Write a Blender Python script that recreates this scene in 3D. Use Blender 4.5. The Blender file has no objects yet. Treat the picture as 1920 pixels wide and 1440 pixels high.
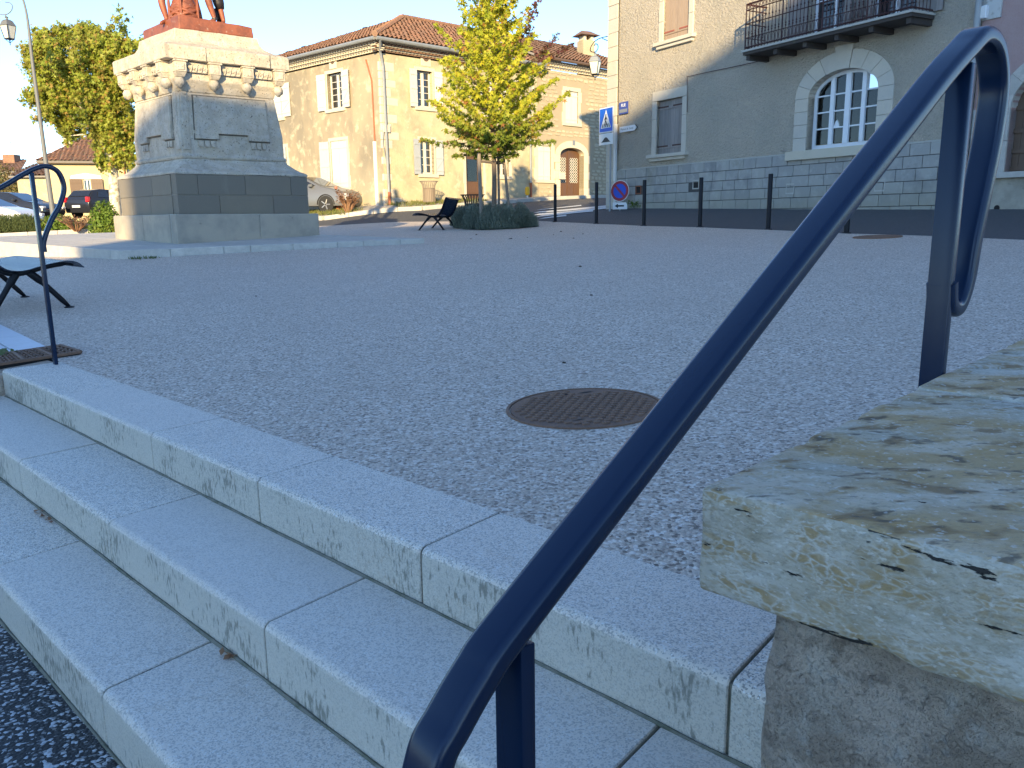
import bpy, bmesh, math, random
import numpy as np
from mathutils import Vector, Matrix
random.seed(7)
rad = math.radians
scene = bpy.context.scene
C = scene.collection

# ------------------------------------------------------------------ camera
FPX, PX0, PY0, YH, SL = 1600.0, 970.0, 764.0, 412.0, -0.0106
pit = math.atan((PY0 - YH) / FPX); rol = math.atan(-SL)
FW = Vector((0, math.cos(pit), -math.sin(pit))); U0 = Vector((0, math.sin(pit), math.cos(pit))); R0 = Vector((1, 0, 0))
RT = R0 * math.cos(rol) - U0 * math.sin(rol); UP = R0 * math.sin(rol) + U0 * math.cos(rol)
cam = bpy.data.cameras.new('camera'); co = bpy.data.objects.new('camera', cam); C.objects.link(co)
cam.sensor_width = 36; cam.lens = 36 * FPX / 1920; cam.shift_x = -(PX0 - 960) / 1920; cam.shift_y = (PY0 - 720) / 1920
cam.clip_start = 0.05; cam.clip_end = 3000
mw = Matrix.Identity(4)
for i in range(3):
    mw[i][0] = RT[i]; mw[i][1] = UP[i]; mw[i][2] = -FW[i]
co.matrix_world = mw
scene.camera = co
# ------------------------------------------------------------------ light
SUN_EL, SUN_AZ = 14.0, 3.0           # light travels towards azimuth SUN_AZ (from +Y, clockwise)
w = bpy.data.worlds.new('World'); scene.world = w; w.use_nodes = True
nt = w.node_tree; sky = nt.nodes.new('ShaderNodeTexSky'); sky.sky_type = 'NISHITA'; sky.sun_disc = False
sky.sun_elevation = rad(SUN_EL); sky.sun_rotation = rad(SUN_AZ + 180); sky.altitude = 100
sky.air_density = 0.75; sky.dust_density = 0.0; sky.ozone_density = 2.9
bg = nt.nodes['Background']; nt.links.new(sky.outputs[0], bg.inputs[0]); bg.inputs[1].default_value = 0.15
sl = bpy.data.lights.new('sun', 'SUN'); sl.energy = 3.9; sl.angle = rad(0.5); sl.color = (1.0, 0.77, 0.42)
so = bpy.data.objects.new('sun', sl); C.objects.link(so)
ld = Vector((math.sin(rad(SUN_AZ)) * math.cos(rad(SUN_EL)), math.cos(rad(SUN_AZ)) * math.cos(rad(SUN_EL)), -math.sin(rad(SUN_EL))))
so.rotation_euler = ld.to_track_quat('-Z', 'Y').to_euler()
vs = scene.view_settings; scene.display_settings.display_device = 'sRGB'
vs.view_transform = 'Standard'; vs.look = 'None'; vs.gamma = 1; vs.exposure = 1.55
try: vs.use_curve_mapping = False
except Exception: pass
scene.render.resolution_x = 1024; scene.render.resolution_y = 768

# ------------------------------------------------------------------ pixel -> place helpers
def ray(x, y): return FW * FPX + RT * (x - PX0) + UP * (PY0 - y)
def atY(x, y, Y):
    v = ray(x, y); return v * (Y / v[1])
def atz(x, y, z):
    v = ray(x, y); return v * (z / v[2])
A_ = Vector((math.sin(rad(136)), math.cos(rad(136)), 0)); B_ = Vector((math.sin(rad(46)), math.cos(rad(46)), 0))
B_TOPBACK = 1.618
def AB(a, b, z): return A_ * a + B_ * b + Vector((0, 0, z))
def zp(X, Y):
    s = X * B_.x + Y * B_.y - B_TOPBACK
    if s > 60: s = 60 + (s - 60) * 0.2
    return -.84 + .0525 * s - .0003 * s * s
RES = [(-6.7, 14.2, .10), (-1.7, 15.9, .045), (-6, 17, .10), (-4, 19, .05), (3.0, 25.5, .32), (8.2, 16.3, .24), (5.6, 20.9, .28), (-5.3, 34, .49), (2, 41, .55), (4.5, 43.5, .45), (-8.5, 37, .33), (-12, 41, .3), (10, 12.2, .2), (7, 18.5, .26), (4.3, 23.2, .3), (9.2, 14.2, .21), (12, 9, .2),
       (1.1, 23.8, 0), (2, 21.7, 0), (2.9, 19.9, 0), (3.9, 18.6, 0), (4.9, 16.9, 0), (5.4, 14.6, 0), (6.6, 11.5, 0), (8.5, 8, 0),
       (0, 28, .0), (-3, 29.5, .0), (-6, 31, .02), (-8, 33, .12), (-12, 33, 0), (-18, 30, 0), (-10, 22, 0), (-4, 25, 0), (-2, 20, 0), (3, 12, 0), (0, 6, 0), (-6, 12, 0), (6, 5, 0), (-18, 20, 0),
       (-25, 48, .15), (-30, 60, .1), (-14, 55, .3), (5, 60, .6), (-40, 30, 0), (0, 34, .3), (2.5, 33, .34), (5, 31, .4)]
RA = np.array(RES)
def _tps(d2): return np.where(d2 > 1e-9, d2 * np.log(np.sqrt(d2 + 1e-12)), 0.0)
_D = ((RA[:, None, :2] - RA[None, :, :2]) ** 2).sum(-1); _n = len(RA)
_K = _tps(_D) + np.eye(_n) * 1.5; _Pm = np.hstack([np.ones((_n, 1)), RA[:, :2]])
_S = np.linalg.solve(np.vstack([np.hstack([_K, _Pm]), np.hstack([_Pm.T, np.zeros((3, 3))])]), np.concatenate([RA[:, 2], np.zeros(3)]))
def resid(X, Y):
    d2 = (RA[:, 0] - X) ** 2 + (RA[:, 1] - Y) ** 2
    r = float((_tps(d2) * _S[:_n]).sum() + _S[_n] + _S[_n + 1] * X + _S[_n + 2] * Y)
    r = max(-.05, min(.62, r))
    fade = min(1.0, max(0.0, (Y - 9) / 5))
    return r * fade
def terr(X, Y):
    z = zp(X, Y)
    z = min(z, 0.2 + 0.02 * 30)
    return z + resid(X, Y)
def G(x, y, fn=terr):
    v = ray(x, y); v = v / v[1]; Y = 1.0
    while Y < 120:
        if v[2] * Y < fn(v[0] * Y, Y): return Vector((v[0] * Y, Y, v[2] * Y))
        Y += 0.03
    return Vector((v[0] * 60, 60, v[2] * 60))

class Fr:
    """local frame: u along, w outward, z up"""
    def __init__(s, O, az, sgn=1):
        s.O = Vector(O); a = rad(az); s.u = Vector((math.sin(a), math.cos(a), 0)); s.n = Vector((s.u.y, -s.u.x, 0)) * sgn
    def p(s, u, w, z): return Vector((s.O.x + s.u.x * u + s.n.x * w, s.O.y + s.u.y * u + s.n.y * w, z))
    def uz(s, x, y, w=0):
        v = ray(x, y); P = s.O + s.n * w; t = P.dot(s.n) / v.dot(s.n); q = v * t
        return (q - s.O).dot(s.u), q.z

# ------------------------------------------------------------------ materials
MATS = {}
def mat(name, base, layers=(), bump=(), rough=.8, metal=0.0, spec=.5, rlayers=None, alpha=None, emit=None, trans=0):
    m = bpy.data.materials.new(name); m.use_nodes = True; t = m.node_tree; N = t.nodes; Lk = t.links
    b = N['Principled BSDF']; b.inputs['Roughness'].default_value = rough; b.inputs['Metallic'].default_value = metal
    b.inputs['Specular IOR Level'].default_value = spec
    if trans: b.inputs['Transmission Weight'].default_value = trans
    geo = N.new('ShaderNodeNewGeometry'); oi = N.new('ShaderNodeObjectInfo')
    def tex(kind, sc, stretch=None, det=6, rgh=.6):
        vec = geo.outputs['Position']
        if stretch:
            mp = N.new('ShaderNodeMapping'); mp.inputs['Scale'].default_value = stretch; 
            if len(stretch) == 3: Lk.new(vec, mp.inputs['Vector'])
            vec = mp.outputs[0]
        if kind == 'noise':
            n = N.new('ShaderNodeTexNoise'); n.inputs['Scale'].default_value = sc; n.inputs['Detail'].default_value = det; n.inputs['Roughness'].default_value = rgh
            Lk.new(vec, n.inputs['Vector']); return n.outputs['Fac']
        if kind in ('cell', 'vdist', 'vedge'):
            n = N.new('ShaderNodeTexVoronoi'); n.inputs['Scale'].default_value = sc
            if kind == 'vedge': n.feature = 'DISTANCE_TO_EDGE'
            Lk.new(vec, n.inputs['Vector'])
            if kind == 'cell':
                sx = N.new('ShaderNodeSeparateColor'); Lk.new(n.outputs['Color'], sx.inputs[0]); return sx.outputs[0]
            return n.outputs['Distance']
        if kind == 'wave':
            n = N.new('ShaderNodeTexWave'); n.inputs['Scale'].default_value = sc; n.inputs['Distortion'].default_value = 4; n.inputs['Detail'].default_value = 3
            Lk.new(vec, n.inputs['Vector']); return n.outputs['Fac']
        if kind == 'obj': return oi.outputs['Random']
        if kind == 'island': return geo.outputs['Random Per Island']
        if kind == 'z':
            sx = N.new('ShaderNodeSeparateXYZ'); Lk.new(geo.outputs['Position'], sx.inputs[0]); return sx.outputs[2]
        if kind == 'edge': return geo.outputs['Pointiness']
    col = N.new('ShaderNodeRGB'); col.outputs[0].default_value = (*base, 1); cur = col.outputs[0]
    for L in layers:
        kind, sc, lo, hi, c, fac = L[:6]; st = L[6] if len(L) > 6 else None
        src = tex(kind, sc, st)
        mr = N.new('ShaderNodeMapRange'); mr.inputs['From Min'].default_value = lo; mr.inputs['From Max'].default_value = hi
        mr.inputs['To Min'].default_value = 0; mr.inputs['To Max'].default_value = fac
        Lk.new(src, mr.inputs[0])
        mx = N.new('ShaderNodeMix'); mx.data_type = 'RGBA'; Lk.new(mr.outputs[0], mx.inputs[0]); Lk.new(cur, mx.inputs[6]); mx.inputs[7].default_value = (*c, 1)
        cur = mx.outputs[2]
    Lk.new(cur, b.inputs['Base Color'])
    prev = None
    for L in bump:
        kind, sc, dist = L[:3]; st = L[3] if len(L) > 3 else None
        src = tex(kind, sc, st)
        bn = N.new('ShaderNodeBump'); bn.inputs['Strength'].default_value = 1.0; bn.inputs['Distance'].default_value = dist
        Lk.new(src, bn.inputs['Height'])
        if prev: Lk.new(prev, bn.inputs['Normal'])
        prev = bn.outputs[0]
    if prev: Lk.new(prev, b.inputs['Normal'])
    if emit:
        b.inputs['Emission Color'].default_value = (*emit[:3], 1); b.inputs['Emission Strength'].default_value = emit[3]
    MATS[name] = m
    return m

m_agg = mat('washed_gravel', (.44, .35, .275), [('cell', 84, .0, 1, (.82, .68, .55), .95), ('cell', 78, .78, .82, (.95, .86, .76), .85), ('cell', 91, .84, .88, (.15, .12, .09), .85),
    ('noise', .8, .35, .7, (.50, .41, .33), .35), ('noise', 5, .6, .75, (.40, .35, .31), .25), ('noise', 300, .3, .7, (.30, .25, .22), .35)],
    [('vdist', 84, -.007), ('noise', 30, .004)], rough=.75)
m_step = mat('pale_step_stone', (.80, .70, .58), [('noise', 2.2, .4, .75, (.66, .58, .49), .55), ('noise', 14, .45, .7, (.66, .585, .50), .5), ('cell', 300, .70, .76, (.22, .205, .19), .8), ('cell', 260, .16, .08, (.88, .86, .82), .8), ('cell', 150, .93, .95, (.30, .27, .24), .7),
    ('noise', 9, .62, .72, (.48, .44, .38), .35), ('obj', 0, 0, 1, (.68, .60, .52), .6)], [('noise', 350, .0014), ('noise', 25, .0014)], rough=.7)
m_step = m_step
def step_stone_mat():
    m = MATS['pale_step_stone']; t = m.node_tree; N = t.nodes; Lk = t.links
    b = N['Principled BSDF']; src = b.inputs['Base Color'].links[0].from_socket
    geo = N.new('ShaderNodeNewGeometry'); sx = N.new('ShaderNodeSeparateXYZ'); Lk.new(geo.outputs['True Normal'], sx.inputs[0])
    # risers (upright faces): an even darker tone, plus algae and dirt in vertical streaks
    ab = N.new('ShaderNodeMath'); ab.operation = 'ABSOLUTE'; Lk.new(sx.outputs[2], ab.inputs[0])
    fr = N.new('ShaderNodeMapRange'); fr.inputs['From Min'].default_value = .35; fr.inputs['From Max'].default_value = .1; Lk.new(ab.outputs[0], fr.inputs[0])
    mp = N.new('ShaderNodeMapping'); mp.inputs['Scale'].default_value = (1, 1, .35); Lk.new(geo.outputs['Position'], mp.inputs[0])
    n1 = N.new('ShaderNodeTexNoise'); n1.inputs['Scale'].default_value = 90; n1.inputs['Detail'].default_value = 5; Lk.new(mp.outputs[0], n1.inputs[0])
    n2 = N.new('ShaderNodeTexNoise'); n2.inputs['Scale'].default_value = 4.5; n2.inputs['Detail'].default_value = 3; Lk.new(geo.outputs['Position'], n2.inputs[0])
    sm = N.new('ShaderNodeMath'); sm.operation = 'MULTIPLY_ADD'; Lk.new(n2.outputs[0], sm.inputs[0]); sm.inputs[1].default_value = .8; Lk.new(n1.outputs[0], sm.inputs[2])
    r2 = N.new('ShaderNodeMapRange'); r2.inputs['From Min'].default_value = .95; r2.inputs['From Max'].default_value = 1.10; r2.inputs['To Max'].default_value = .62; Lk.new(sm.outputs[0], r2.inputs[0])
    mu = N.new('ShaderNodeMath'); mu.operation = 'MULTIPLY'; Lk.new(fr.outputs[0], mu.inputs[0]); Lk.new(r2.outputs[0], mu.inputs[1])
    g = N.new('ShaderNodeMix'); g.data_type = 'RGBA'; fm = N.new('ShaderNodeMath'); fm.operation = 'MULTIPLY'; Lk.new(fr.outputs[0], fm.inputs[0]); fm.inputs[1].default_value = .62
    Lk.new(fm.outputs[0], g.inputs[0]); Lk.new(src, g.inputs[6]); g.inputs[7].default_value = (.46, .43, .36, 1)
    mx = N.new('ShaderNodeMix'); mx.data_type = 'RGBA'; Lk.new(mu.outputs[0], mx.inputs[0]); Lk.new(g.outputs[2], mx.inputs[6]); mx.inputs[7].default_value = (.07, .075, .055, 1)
    # thin rusty veins
    v = N.new('ShaderNodeTexNoise'); v.inputs['Scale'].default_value = 3.2; v.inputs['Detail'].default_value = 7; v.inputs['Roughness'].default_value = .55; Lk.new(geo.outputs['Position'], v.inputs[0])
    s1 = N.new('ShaderNodeMath'); s1.operation = 'SUBTRACT'; Lk.new(v.outputs[0], s1.inputs[0]); s1.inputs[1].default_value = .56
    s2 = N.new('ShaderNodeMath'); s2.operation = 'ABSOLUTE'; Lk.new(s1.outputs[0], s2.inputs[0])
    s3 = N.new('ShaderNodeMapRange'); s3.inputs['From Min'].default_value = .005; s3.inputs['From Max'].default_value = 0; s3.inputs['To Max'].default_value = .38; Lk.new(s2.outputs[0], s3.inputs[0])
    mv = N.new('ShaderNodeMath'); mv.operation = 'MULTIPLY'; Lk.new(s3.outputs[0], mv.inputs[0]); 
    n4 = N.new('ShaderNodeTexNoise'); n4.inputs['Scale'].default_value = 1.7; Lk.new(geo.outputs['Position'], n4.inputs[0])
    r4 = N.new('ShaderNodeMapRange'); r4.inputs['From Min'].default_value = .5; r4.inputs['From Max'].default_value = .6; Lk.new(n4.outputs[0], r4.inputs[0]); Lk.new(r4.outputs[0], mv.inputs[1])
    m3 = N.new('ShaderNodeMix'); m3.data_type = 'RGBA'; Lk.new(mv.outputs[0], m3.inputs[0]); Lk.new(mx.outputs[2], m3.inputs[6]); m3.inputs[7].default_value = (.38, .27, .17, 1)
    Lk.new(m3.outputs[2], b.inputs['Base Color'])
step_stone_mat()
m_mortar = mat('dark_mossy_mortar', (.20, .19, .15), [('noise', 20, .45, .65, (.09, .10, .06), .8)], [('noise', 90, .004)], rough=.95)
m_asph = mat('asphalt', (.065, .065, .068), [('cell', 160, .85, .93, (.22, .22, .22), .6), ('noise', 1.1, .4, .7, (.085, .083, .082), .6)], [('vdist', 140, -.003)], rough=.85)
m_asph2 = mat('dark_asphalt_white_chips', (.03, .032, .036), [('cell', 95, .80, .83, (.55, .56, .58), .9), ('cell', 140, .86, .9, (.3, .3, .3), .7)], [('vdist', 95, -.006)], rough=.8)
m_paint = mat('road_paint', (.62, .62, .6), [('noise', 14, .5, .7, (.25, .25, .25), .5)], rough=.8)
m_pav = mat('pavement_concrete', (.40, .36, .30), [('noise', 3, .4, .7, (.30, .27, .23), .6), ('noise', 60, .5, .7, (.24, .22, .2), .4)], [('noise', 60, .003)], rough=.9)
m_kerb = mat('kerb_stone', (.56, .52, .46), [('noise', 8, .4, .7, (.33, .31, .28), .6), ('obj', 0, 0, 1, (.40, .38, .34), .6), ('noise', 90, .5, .7, (.28, .26, .24), .5)], [('noise', 60, .004)], rough=.9)
m_rail = mat('blue_black_powder_coat', (.004, .016, .046), [('noise', 60, .72, .8, (.02, .03, .05), .5)], [('noise', 6, .0006), ('noise', 400, .00008)], rough=.27, spec=.42)
m_rail.node_tree.nodes['Principled BSDF'].inputs['Coat Weight'].default_value = .0
m_rail.node_tree.nodes['Principled BSDF'].inputs['Coat Roughness'].default_value = .12
m_blackm = mat('dark_street_metal', (.006, .007, .011), rough=.5, spec=.25)
m_iron = mat('cast_iron', (.20, .115, .075), [('noise', 18, .45, .7, (.28, .15, .09), .6), ('noise', 90, .5, .7, (.07, .055, .05), .6)], [('noise', 120, .0015)], rough=.7, metal=.0, spec=.3)
def trav():
    m = mat('pocked_travertine', (.56, .54, .48), [], [('noise', 110, .004), ('noise', 30, .004), ('noise', 9, .006)], rough=.95, spec=.2)
    t = m.node_tree; N = t.nodes; Lk = t.links; b = N['Principled BSDF']
    geo = N.new('ShaderNodeNewGeometry')
    mp = N.new('ShaderNodeMapping'); mp.inputs['Scale'].default_value = (1, 1, 2.2); Lk.new(geo.outputs['Position'], mp.inputs[0])
    # warped coordinates
    nz = N.new('ShaderNodeTexNoise'); nz.inputs['Scale'].default_value = 14; nz.inputs['Detail'].default_value = 4; Lk.new(mp.outputs[0], nz.inputs[0])
    wv = N.new('ShaderNodeVectorMath'); wv.operation = 'MULTIPLY_ADD'; Lk.new(nz.outputs['Color'], wv.inputs[0]); wv.inputs[1].default_value = (.06, .06, .06); Lk.new(mp.outputs[0], wv.inputs[2])
    def noise(sc, det=5, vec=None):
        n = N.new('ShaderNodeTexNoise'); n.inputs['Scale'].default_value = sc; n.inputs['Detail'].default_value = det; Lk.new(vec or mp.outputs[0], n.inputs[0]); return n.outputs['Fac']
    def rng(s, a, bb, to=1.0):
        r = N.new('ShaderNodeMapRange'); r.inputs['From Min'].default_value = a; r.inputs['From Max'].default_value = bb; r.inputs['To Max'].default_value = to; Lk.new(s, r.inputs[0]); return r.outputs[0]
    def mix(f, a, c):
        x = N.new('ShaderNodeMix'); x.data_type = 'RGBA'; Lk.new(f, x.inputs[0]); Lk.new(a, x.inputs[6])
        if isinstance(c, tuple): x.inputs[7].default_value = (*c, 1)
        else: Lk.new(c, x.inputs[7])
        return x.outputs[2]
    def mul(a, c):
        x = N.new('ShaderNodeMath'); x.operation = 'MULTIPLY'; Lk.new(a, x.inputs[0]); Lk.new(c, x.inputs[1]); return x.outputs[0]
    base = N.new('ShaderNodeRGB'); base.outputs[0].default_value = (.50, .44, .34, 1)
    c = mix(rng(noise(9, 9), .40, .62), base.outputs[0], (.62, .57, .48))
    c = mix(rng(noise(70, 6), .54, .66, .5), c, (.34, .28, .19))
    c = mix(rng(noise(21, 7), .52, .62, .6), c, (.36, .31, .22))
    v = N.new('ShaderNodeTexVoronoi'); v.inputs['Scale'].default_value = 62; v.feature = 'DISTANCE_TO_EDGE'; Lk.new(wv.outputs[0], v.inputs['Vector'])
    region = rng(noise(12, 4), .42, .54)
    blob = mul(mul(rng(v.outputs['Distance'], .02, .20, .85), region), rng(noise(17, 3), .36, .56))
    c = mix(blob, c, (.40, .27, .12))
    vein = mul(rng(v.outputs['Distance'], .04, .0, .22), region)
    c = mix(vein, c, (.62, .57, .46))
    sn = N.new('ShaderNodeSeparateXYZ'); Lk.new(geo.outputs['True Normal'], sn.inputs[0])
    topf = rng(sn.outputs[2], .7, .9)
    ms = N.new('ShaderNodeMapping'); ms.inputs['Rotation'].default_value = (0, 0, .8); ms.inputs['Scale'].default_value = (1, 1.9, 1); Lk.new(geo.outputs['Position'], ms.inputs[0])
    def ns(sc, det): return noise(sc, det, ms.outputs[0])
    c = mix(mul(rng(ns(3.5, 9), .40, .56, .75), topf), c, (.52, .33, .14))
    c = mix(mul(rng(ns(8.5, 12), .50, .62, .6), topf), c, (.72, .62, .49))
    c = mix(mul(rng(ns(15, 8), .56, .64, .85), topf), c, (.30, .19, .095))
    c = mix(mul(rng(ns(30, 6), .60, .68, .8), topf), c, (.15, .12, .09))
    c = mix(rng(noise(160, 4), .56, .66, .45), c, (.30, .25, .18))
    c = mix(rng(noise(110, 5), .60, .66, .5), c, (.74, .70, .62))
    # holes: flattened, elongated
    m2 = N.new('ShaderNodeMapping'); m2.inputs['Scale'].default_value = (1, 1, 5.0); m2.inputs['Rotation'].default_value = (0.1, .22, 0); Lk.new(geo.outputs['Position'], m2.inputs[0])
    hn = N.new('ShaderNodeTexNoise'); hn.inputs['Scale'].default_value = 9; hn.inputs['Detail'].default_value = 8; hn.inputs['Roughness'].default_value = .62; Lk.new(m2.outputs[0], hn.inputs[0])
    side = rng(sn.outputs[2], .75, .35)
    h0 = rng(hn.outputs['Fac'], .618, .630)
    h1 = rng(hn.outputs['Fac'], .70, .71)
    hm = N.new('ShaderNodeMath'); hm.operation = 'MAXIMUM'; Lk.new(mul(h0, side), hm.inputs[0]); Lk.new(h1, hm.inputs[1]); hole = hm.outputs[0]
    c = mix(hole, c, (.05, .045, .04))
    Lk.new(c, b.inputs['Base Color'])
    pn = b.inputs['Normal'].links[0].from_socket
    bn = N.new('ShaderNodeBump'); bn.inputs['Distance'].default_value = -.02; Lk.new(hole, bn.inputs['Height']); Lk.new(pn, bn.inputs['Normal']); Lk.new(bn.outputs[0], b.inputs['Normal'])
    return m
m_trav = trav()
m_rough = mat('rough_wall_stone', (.64, .51, .40), [('noise', 4.5, .46, .58, (.34, .26, .19), .8), ('noise', 15, .50, .68, (.76, .66, .54), .7), ('noise', 40, .56, .64, (.20, .15, .11), .5), ('noise', 6, .58, .68, (.40, .27, .12), .7), ('noise', 60, .58, .66, (.58, .52, .45), .5), ('noise', 120, .56, .7, (.12, .09, .07), .6)],
    [('noise', 14, .06), ('noise', 60, .018), ('noise', 220, .004)], rough=.9)
m_ltstone = mat('weathered_limestone', (.50, .43, .33), [('noise', 1.6, .42, .66, (.34, .31, .265), .8, (1, 1, .6)), ('noise', 5, .56, .72, (.27, .25, .22), .5), ('noise', 7, .46, .60, (.60, .55, .47), .5), ('noise', 30, .60, .66, (.10, .09, .08), .8), ('noise', 2.3, .60, .68, (.24, .22, .20), .45, (2.5, 2.5, .4))],
    [('noise', 30, .014), ('noise', 6, .014)], rough=.88)
m_groove = mat('soot_stained_limestone', (.13, .12, .10), [('noise', 20, .5, .7, (.26, .23, .19), .7)], [('noise', 30, .006)], rough=.95)
m_darkstone = mat('dark_dressed_stone', (.23, .19, .135), [('noise', 1.6, .4, .7, (.18, .155, .12), .8), ('obj', 0, 0, 1, (.17, .15, .12), .9), ('noise', 3, .6, .7, (.24, .22, .17), .5, (1, 1, .3)), ('noise', 40, .6, .75, (.25, .23, .19), .4)], [('noise', 60, .002)], rough=.75)
m_ltblock = mat('base_course_stone', (.42, .36, .28), [('noise', 2.2, .42, .68, (.25, .235, .20), .8), ('noise', 3.4, .66, .72, (.09, .085, .08), .6), ('noise', 30, .55, .7, (.36, .33, .26), .4)], [('noise', 40, .004)], rough=.85)
m_lmortar = mat('pale_lime_mortar', (.46, .44, .39), [('noise', 30, .4, .7, (.34, .32, .28), .5)], [('noise', 80, .003)], rough=.95)
m_statue = mat('rust_red_bronze', (.27, .085, .045), [('noise', 6, .45, .65, (.16, .055, .035), .8), ('noise', 16, .62, .72, (.50, .40, .32), .5), ('noise', 45, .6, .72, (.15, .05, .035), .6)], [('noise', 30, .004)], rough=.55, metal=.15)
m_statdark = mat('blackened_bronze', (.025, .022, .025), [('noise', 10, .55, .7, (.10, .05, .04), .5)], [('noise', 30, .004)], rough=.5, metal=.2)
m_ochre = mat('grimy_ochre_render', (.38, .31, .21), [('noise', .55, .40, .60, (.23, .20, .15), .95, (1, 1, .55)), ('noise', 3, .52, .68, (.60, .52, .37), .6), ('noise', 5.5, .58, .75, (.26, .22, .17), .5, (1, 1, .25)), ('z', 0, 2.4, .6, (.52, .45, .31), .5)], [('noise', 25, .006)], rough=.92)
m_cream = mat('cream_lime_render', (.48, .42, .27), [('noise', 1.3, .42, .64, (.36, .30, .205), .9), ('noise', 4, .55, .7, (.60, .53, .38), .7), ('noise', 9, .64, .76, (.36, .30, .2), .6), ('noise', 2.4, .60, .72, (.40, .32, .19), .4)], [('noise', 12, .014), ('noise', 40, .006)], rough=.92)
m_rubble = mat('rubble_joint_mortar', (.36, .30, .21), [('noise', 3, .45, .65, (.40, .33, .22), .5)], [('noise', 30, .01)], rough=.95)
m_rstone = mat('rubble_stone', (.55, .47, .33), [('obj', 0, 0, 1, (.36, .31, .22), .9), ('island', 0, .2, 1, (.50, .43, .31), .8), ('noise', 6, .5, .7, (.42, .36, .26), .5)], [('noise', 25, .012)], rough=.9)
m_dress = mat('dressed_pale_stone', (.56, .50, .39), [('noise', 3, .45, .7, (.50, .45, .34), .6), ('obj', 0, 0, 1, (.58, .52, .41), .6)], [('noise', 30, .004)], rough=.88)
m_rough_render = mat('rough_grey_ochre_render', (.60, .525, .42), [('noise', .7, .42, .66, (.50, .455, .37), .8), ('noise', 40, .45, .7, (.38, .32, .235), .6), ('noise', .45, .55, .72, (.42, .39, .33), .6), ('noise', 3, .6, .75, (.38, .34, .26), .4, (1, 1, .4))],
    [('noise', 14, .09, (1, 1, 1.9)), ('noise', 60, .02)], rough=.95)
m_plinth = mat('grey_plinth_block', (.29, .285, .27), [('obj', 0, 0, 1, (.40, .385, .345), .75), ('noise', 5, .5, .68, (.46, .44, .40), .55), ('noise', 2, .55, .7, (.19, .19, .185), .6), ('noise', 1.1, .58, .68, (.20, .19, .13), .5), ('z', 0, .75, .25, (.30, .28, .21), .6)], [('noise', 30, .006)], rough=.9)
m_joint = mat('dark_joint', (.075, .072, .068), rough=.95)
m_surr = mat('window_surround_stone', (.58, .52, .42), [('noise', 4, .45, .7, (.46, .42, .35), .6), ('obj', 0, 0, 1, (.50, .47, .41), .7), ('noise', 40, .6, .75, (.25, .23, .2), .5)], [('noise', 40, .003)], rough=.88)
m_greywood = mat('weathered_grey_wood', (.30, .27, .25), [('noise', 3, .4, .7, (.19, .17, .16), .7, (6, 6, .6)), ('noise', 12, .5, .7, (.40, .36, .32), .5, (8, 8, .4)), ('obj', 0, 0, 1, (.20, .19, .18), .7)], [('noise', 25, .004, (3, 3, .2))], rough=.85)
m_warmwood = mat('bleached_brown_wood', (.36, .27, .20), [('noise', 12, .45, .7, (.25, .18, .13), .7, (8, 8, .4)), ('obj', 0, 0, 1, (.30, .22, .16), .5)], [('noise', 25, .004, (3, 3, .2))], rough=.85)
m_hinge = mat('rusty_hinge_iron', (.07, .03, .025), rough=.7)
m_redhinge = mat('red_oxide_iron', (.30, .09, .06), rough=.7)
m_shutw = mat('white_painted_shutter', (.60, .57, .51), [('noise', 9, .5, .75, (.45, .42, .37), .6, (4, 4, .5))], rough=.6)
m_shutg = mat('pale_grey_shutter', (.38, .40, .42), [('noise', 9, .5, .75, (.40, .41, .42), .5, (4, 4, .5))], rough=.6)
m_brownsh = mat('brown_shutter', (.12, .075, .05), [('noise', 9, .5, .75, (.16, .10, .06), .5, (4, 4, .5))], rough=.6)
m_whitefr = mat('white_window_frame', (.74, .76, .79), rough=.35)
m_glass = mat('dark_window_glass', (.018, .02, .024), rough=.04, spec=.9)
m_curt = mat('ochre_curtain', (.62, .43, .20), [('noise', 9, .4, .6, (.28, .18, .08), .9, (9, 9, .15))], rough=.9)
def clear_glass():
    m = bpy.data.materials.new('clear_pane_glass'); m.use_nodes = True; N = m.node_tree.nodes; Lk = m.node_tree.links
    for n in list(N): 
        if n.type != 'OUTPUT_MATERIAL': N.remove(n)
    o = [n for n in N if n.type == 'OUTPUT_MATERIAL'][0]
    t = N.new('ShaderNodeBsdfTransparent'); t.inputs[0].default_value = (.85, .88, .88, 1); g = N.new('ShaderNodeBsdfGlossy'); g.inputs['Roughness'].default_value = .02
    fz = N.new('ShaderNodeFresnel'); fz.inputs[0].default_value = 1.7
    mx = N.new('ShaderNodeMixShader'); Lk.new(fz.outputs[0], mx.inputs[0]); Lk.new(t.outputs[0], mx.inputs[1]); Lk.new(g.outputs[0], mx.inputs[2]); Lk.new(mx.outputs[0], o.inputs[0])
    return m
m_pane = clear_glass()
m_frost = mat('lantern_glass', (.55, .55, .5), rough=.15, spec=.6)
m_tile = mat('terracotta_roof_tile', (.30, .145, .085), [('island', 0, 0, 1, (.17, .10, .07), .9), ('noise', 1.5, .45, .65, (.20, .125, .085), .7), ('noise', 9, .5, .72, (.42, .24, .13), .6), ('noise', 6, .62, .7, (.12, .09, .07), .6)], [('noise', 60, .004)], rough=.85)
m_tile2 = mat('brown_lichened_roof_tile', (.20, .115, .075), [('island', 0, 0, 1, (.13, .085, .065), .9), ('noise', 1.2, .50, .68, (.32, .15, .08), .7), ('noise', 9, .5, .72, (.26, .17, .12), .6)], [('noise', 60, .004)], rough=.85)
m_zinc = mat('grey_zinc', (.30, .32, .33), [('noise', 5, .4, .7, (.22, .23, .24), .5)], rough=.5, metal=.3)
m_whitepvc = mat('white_plastic', (.66, .66, .64), rough=.5)
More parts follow.
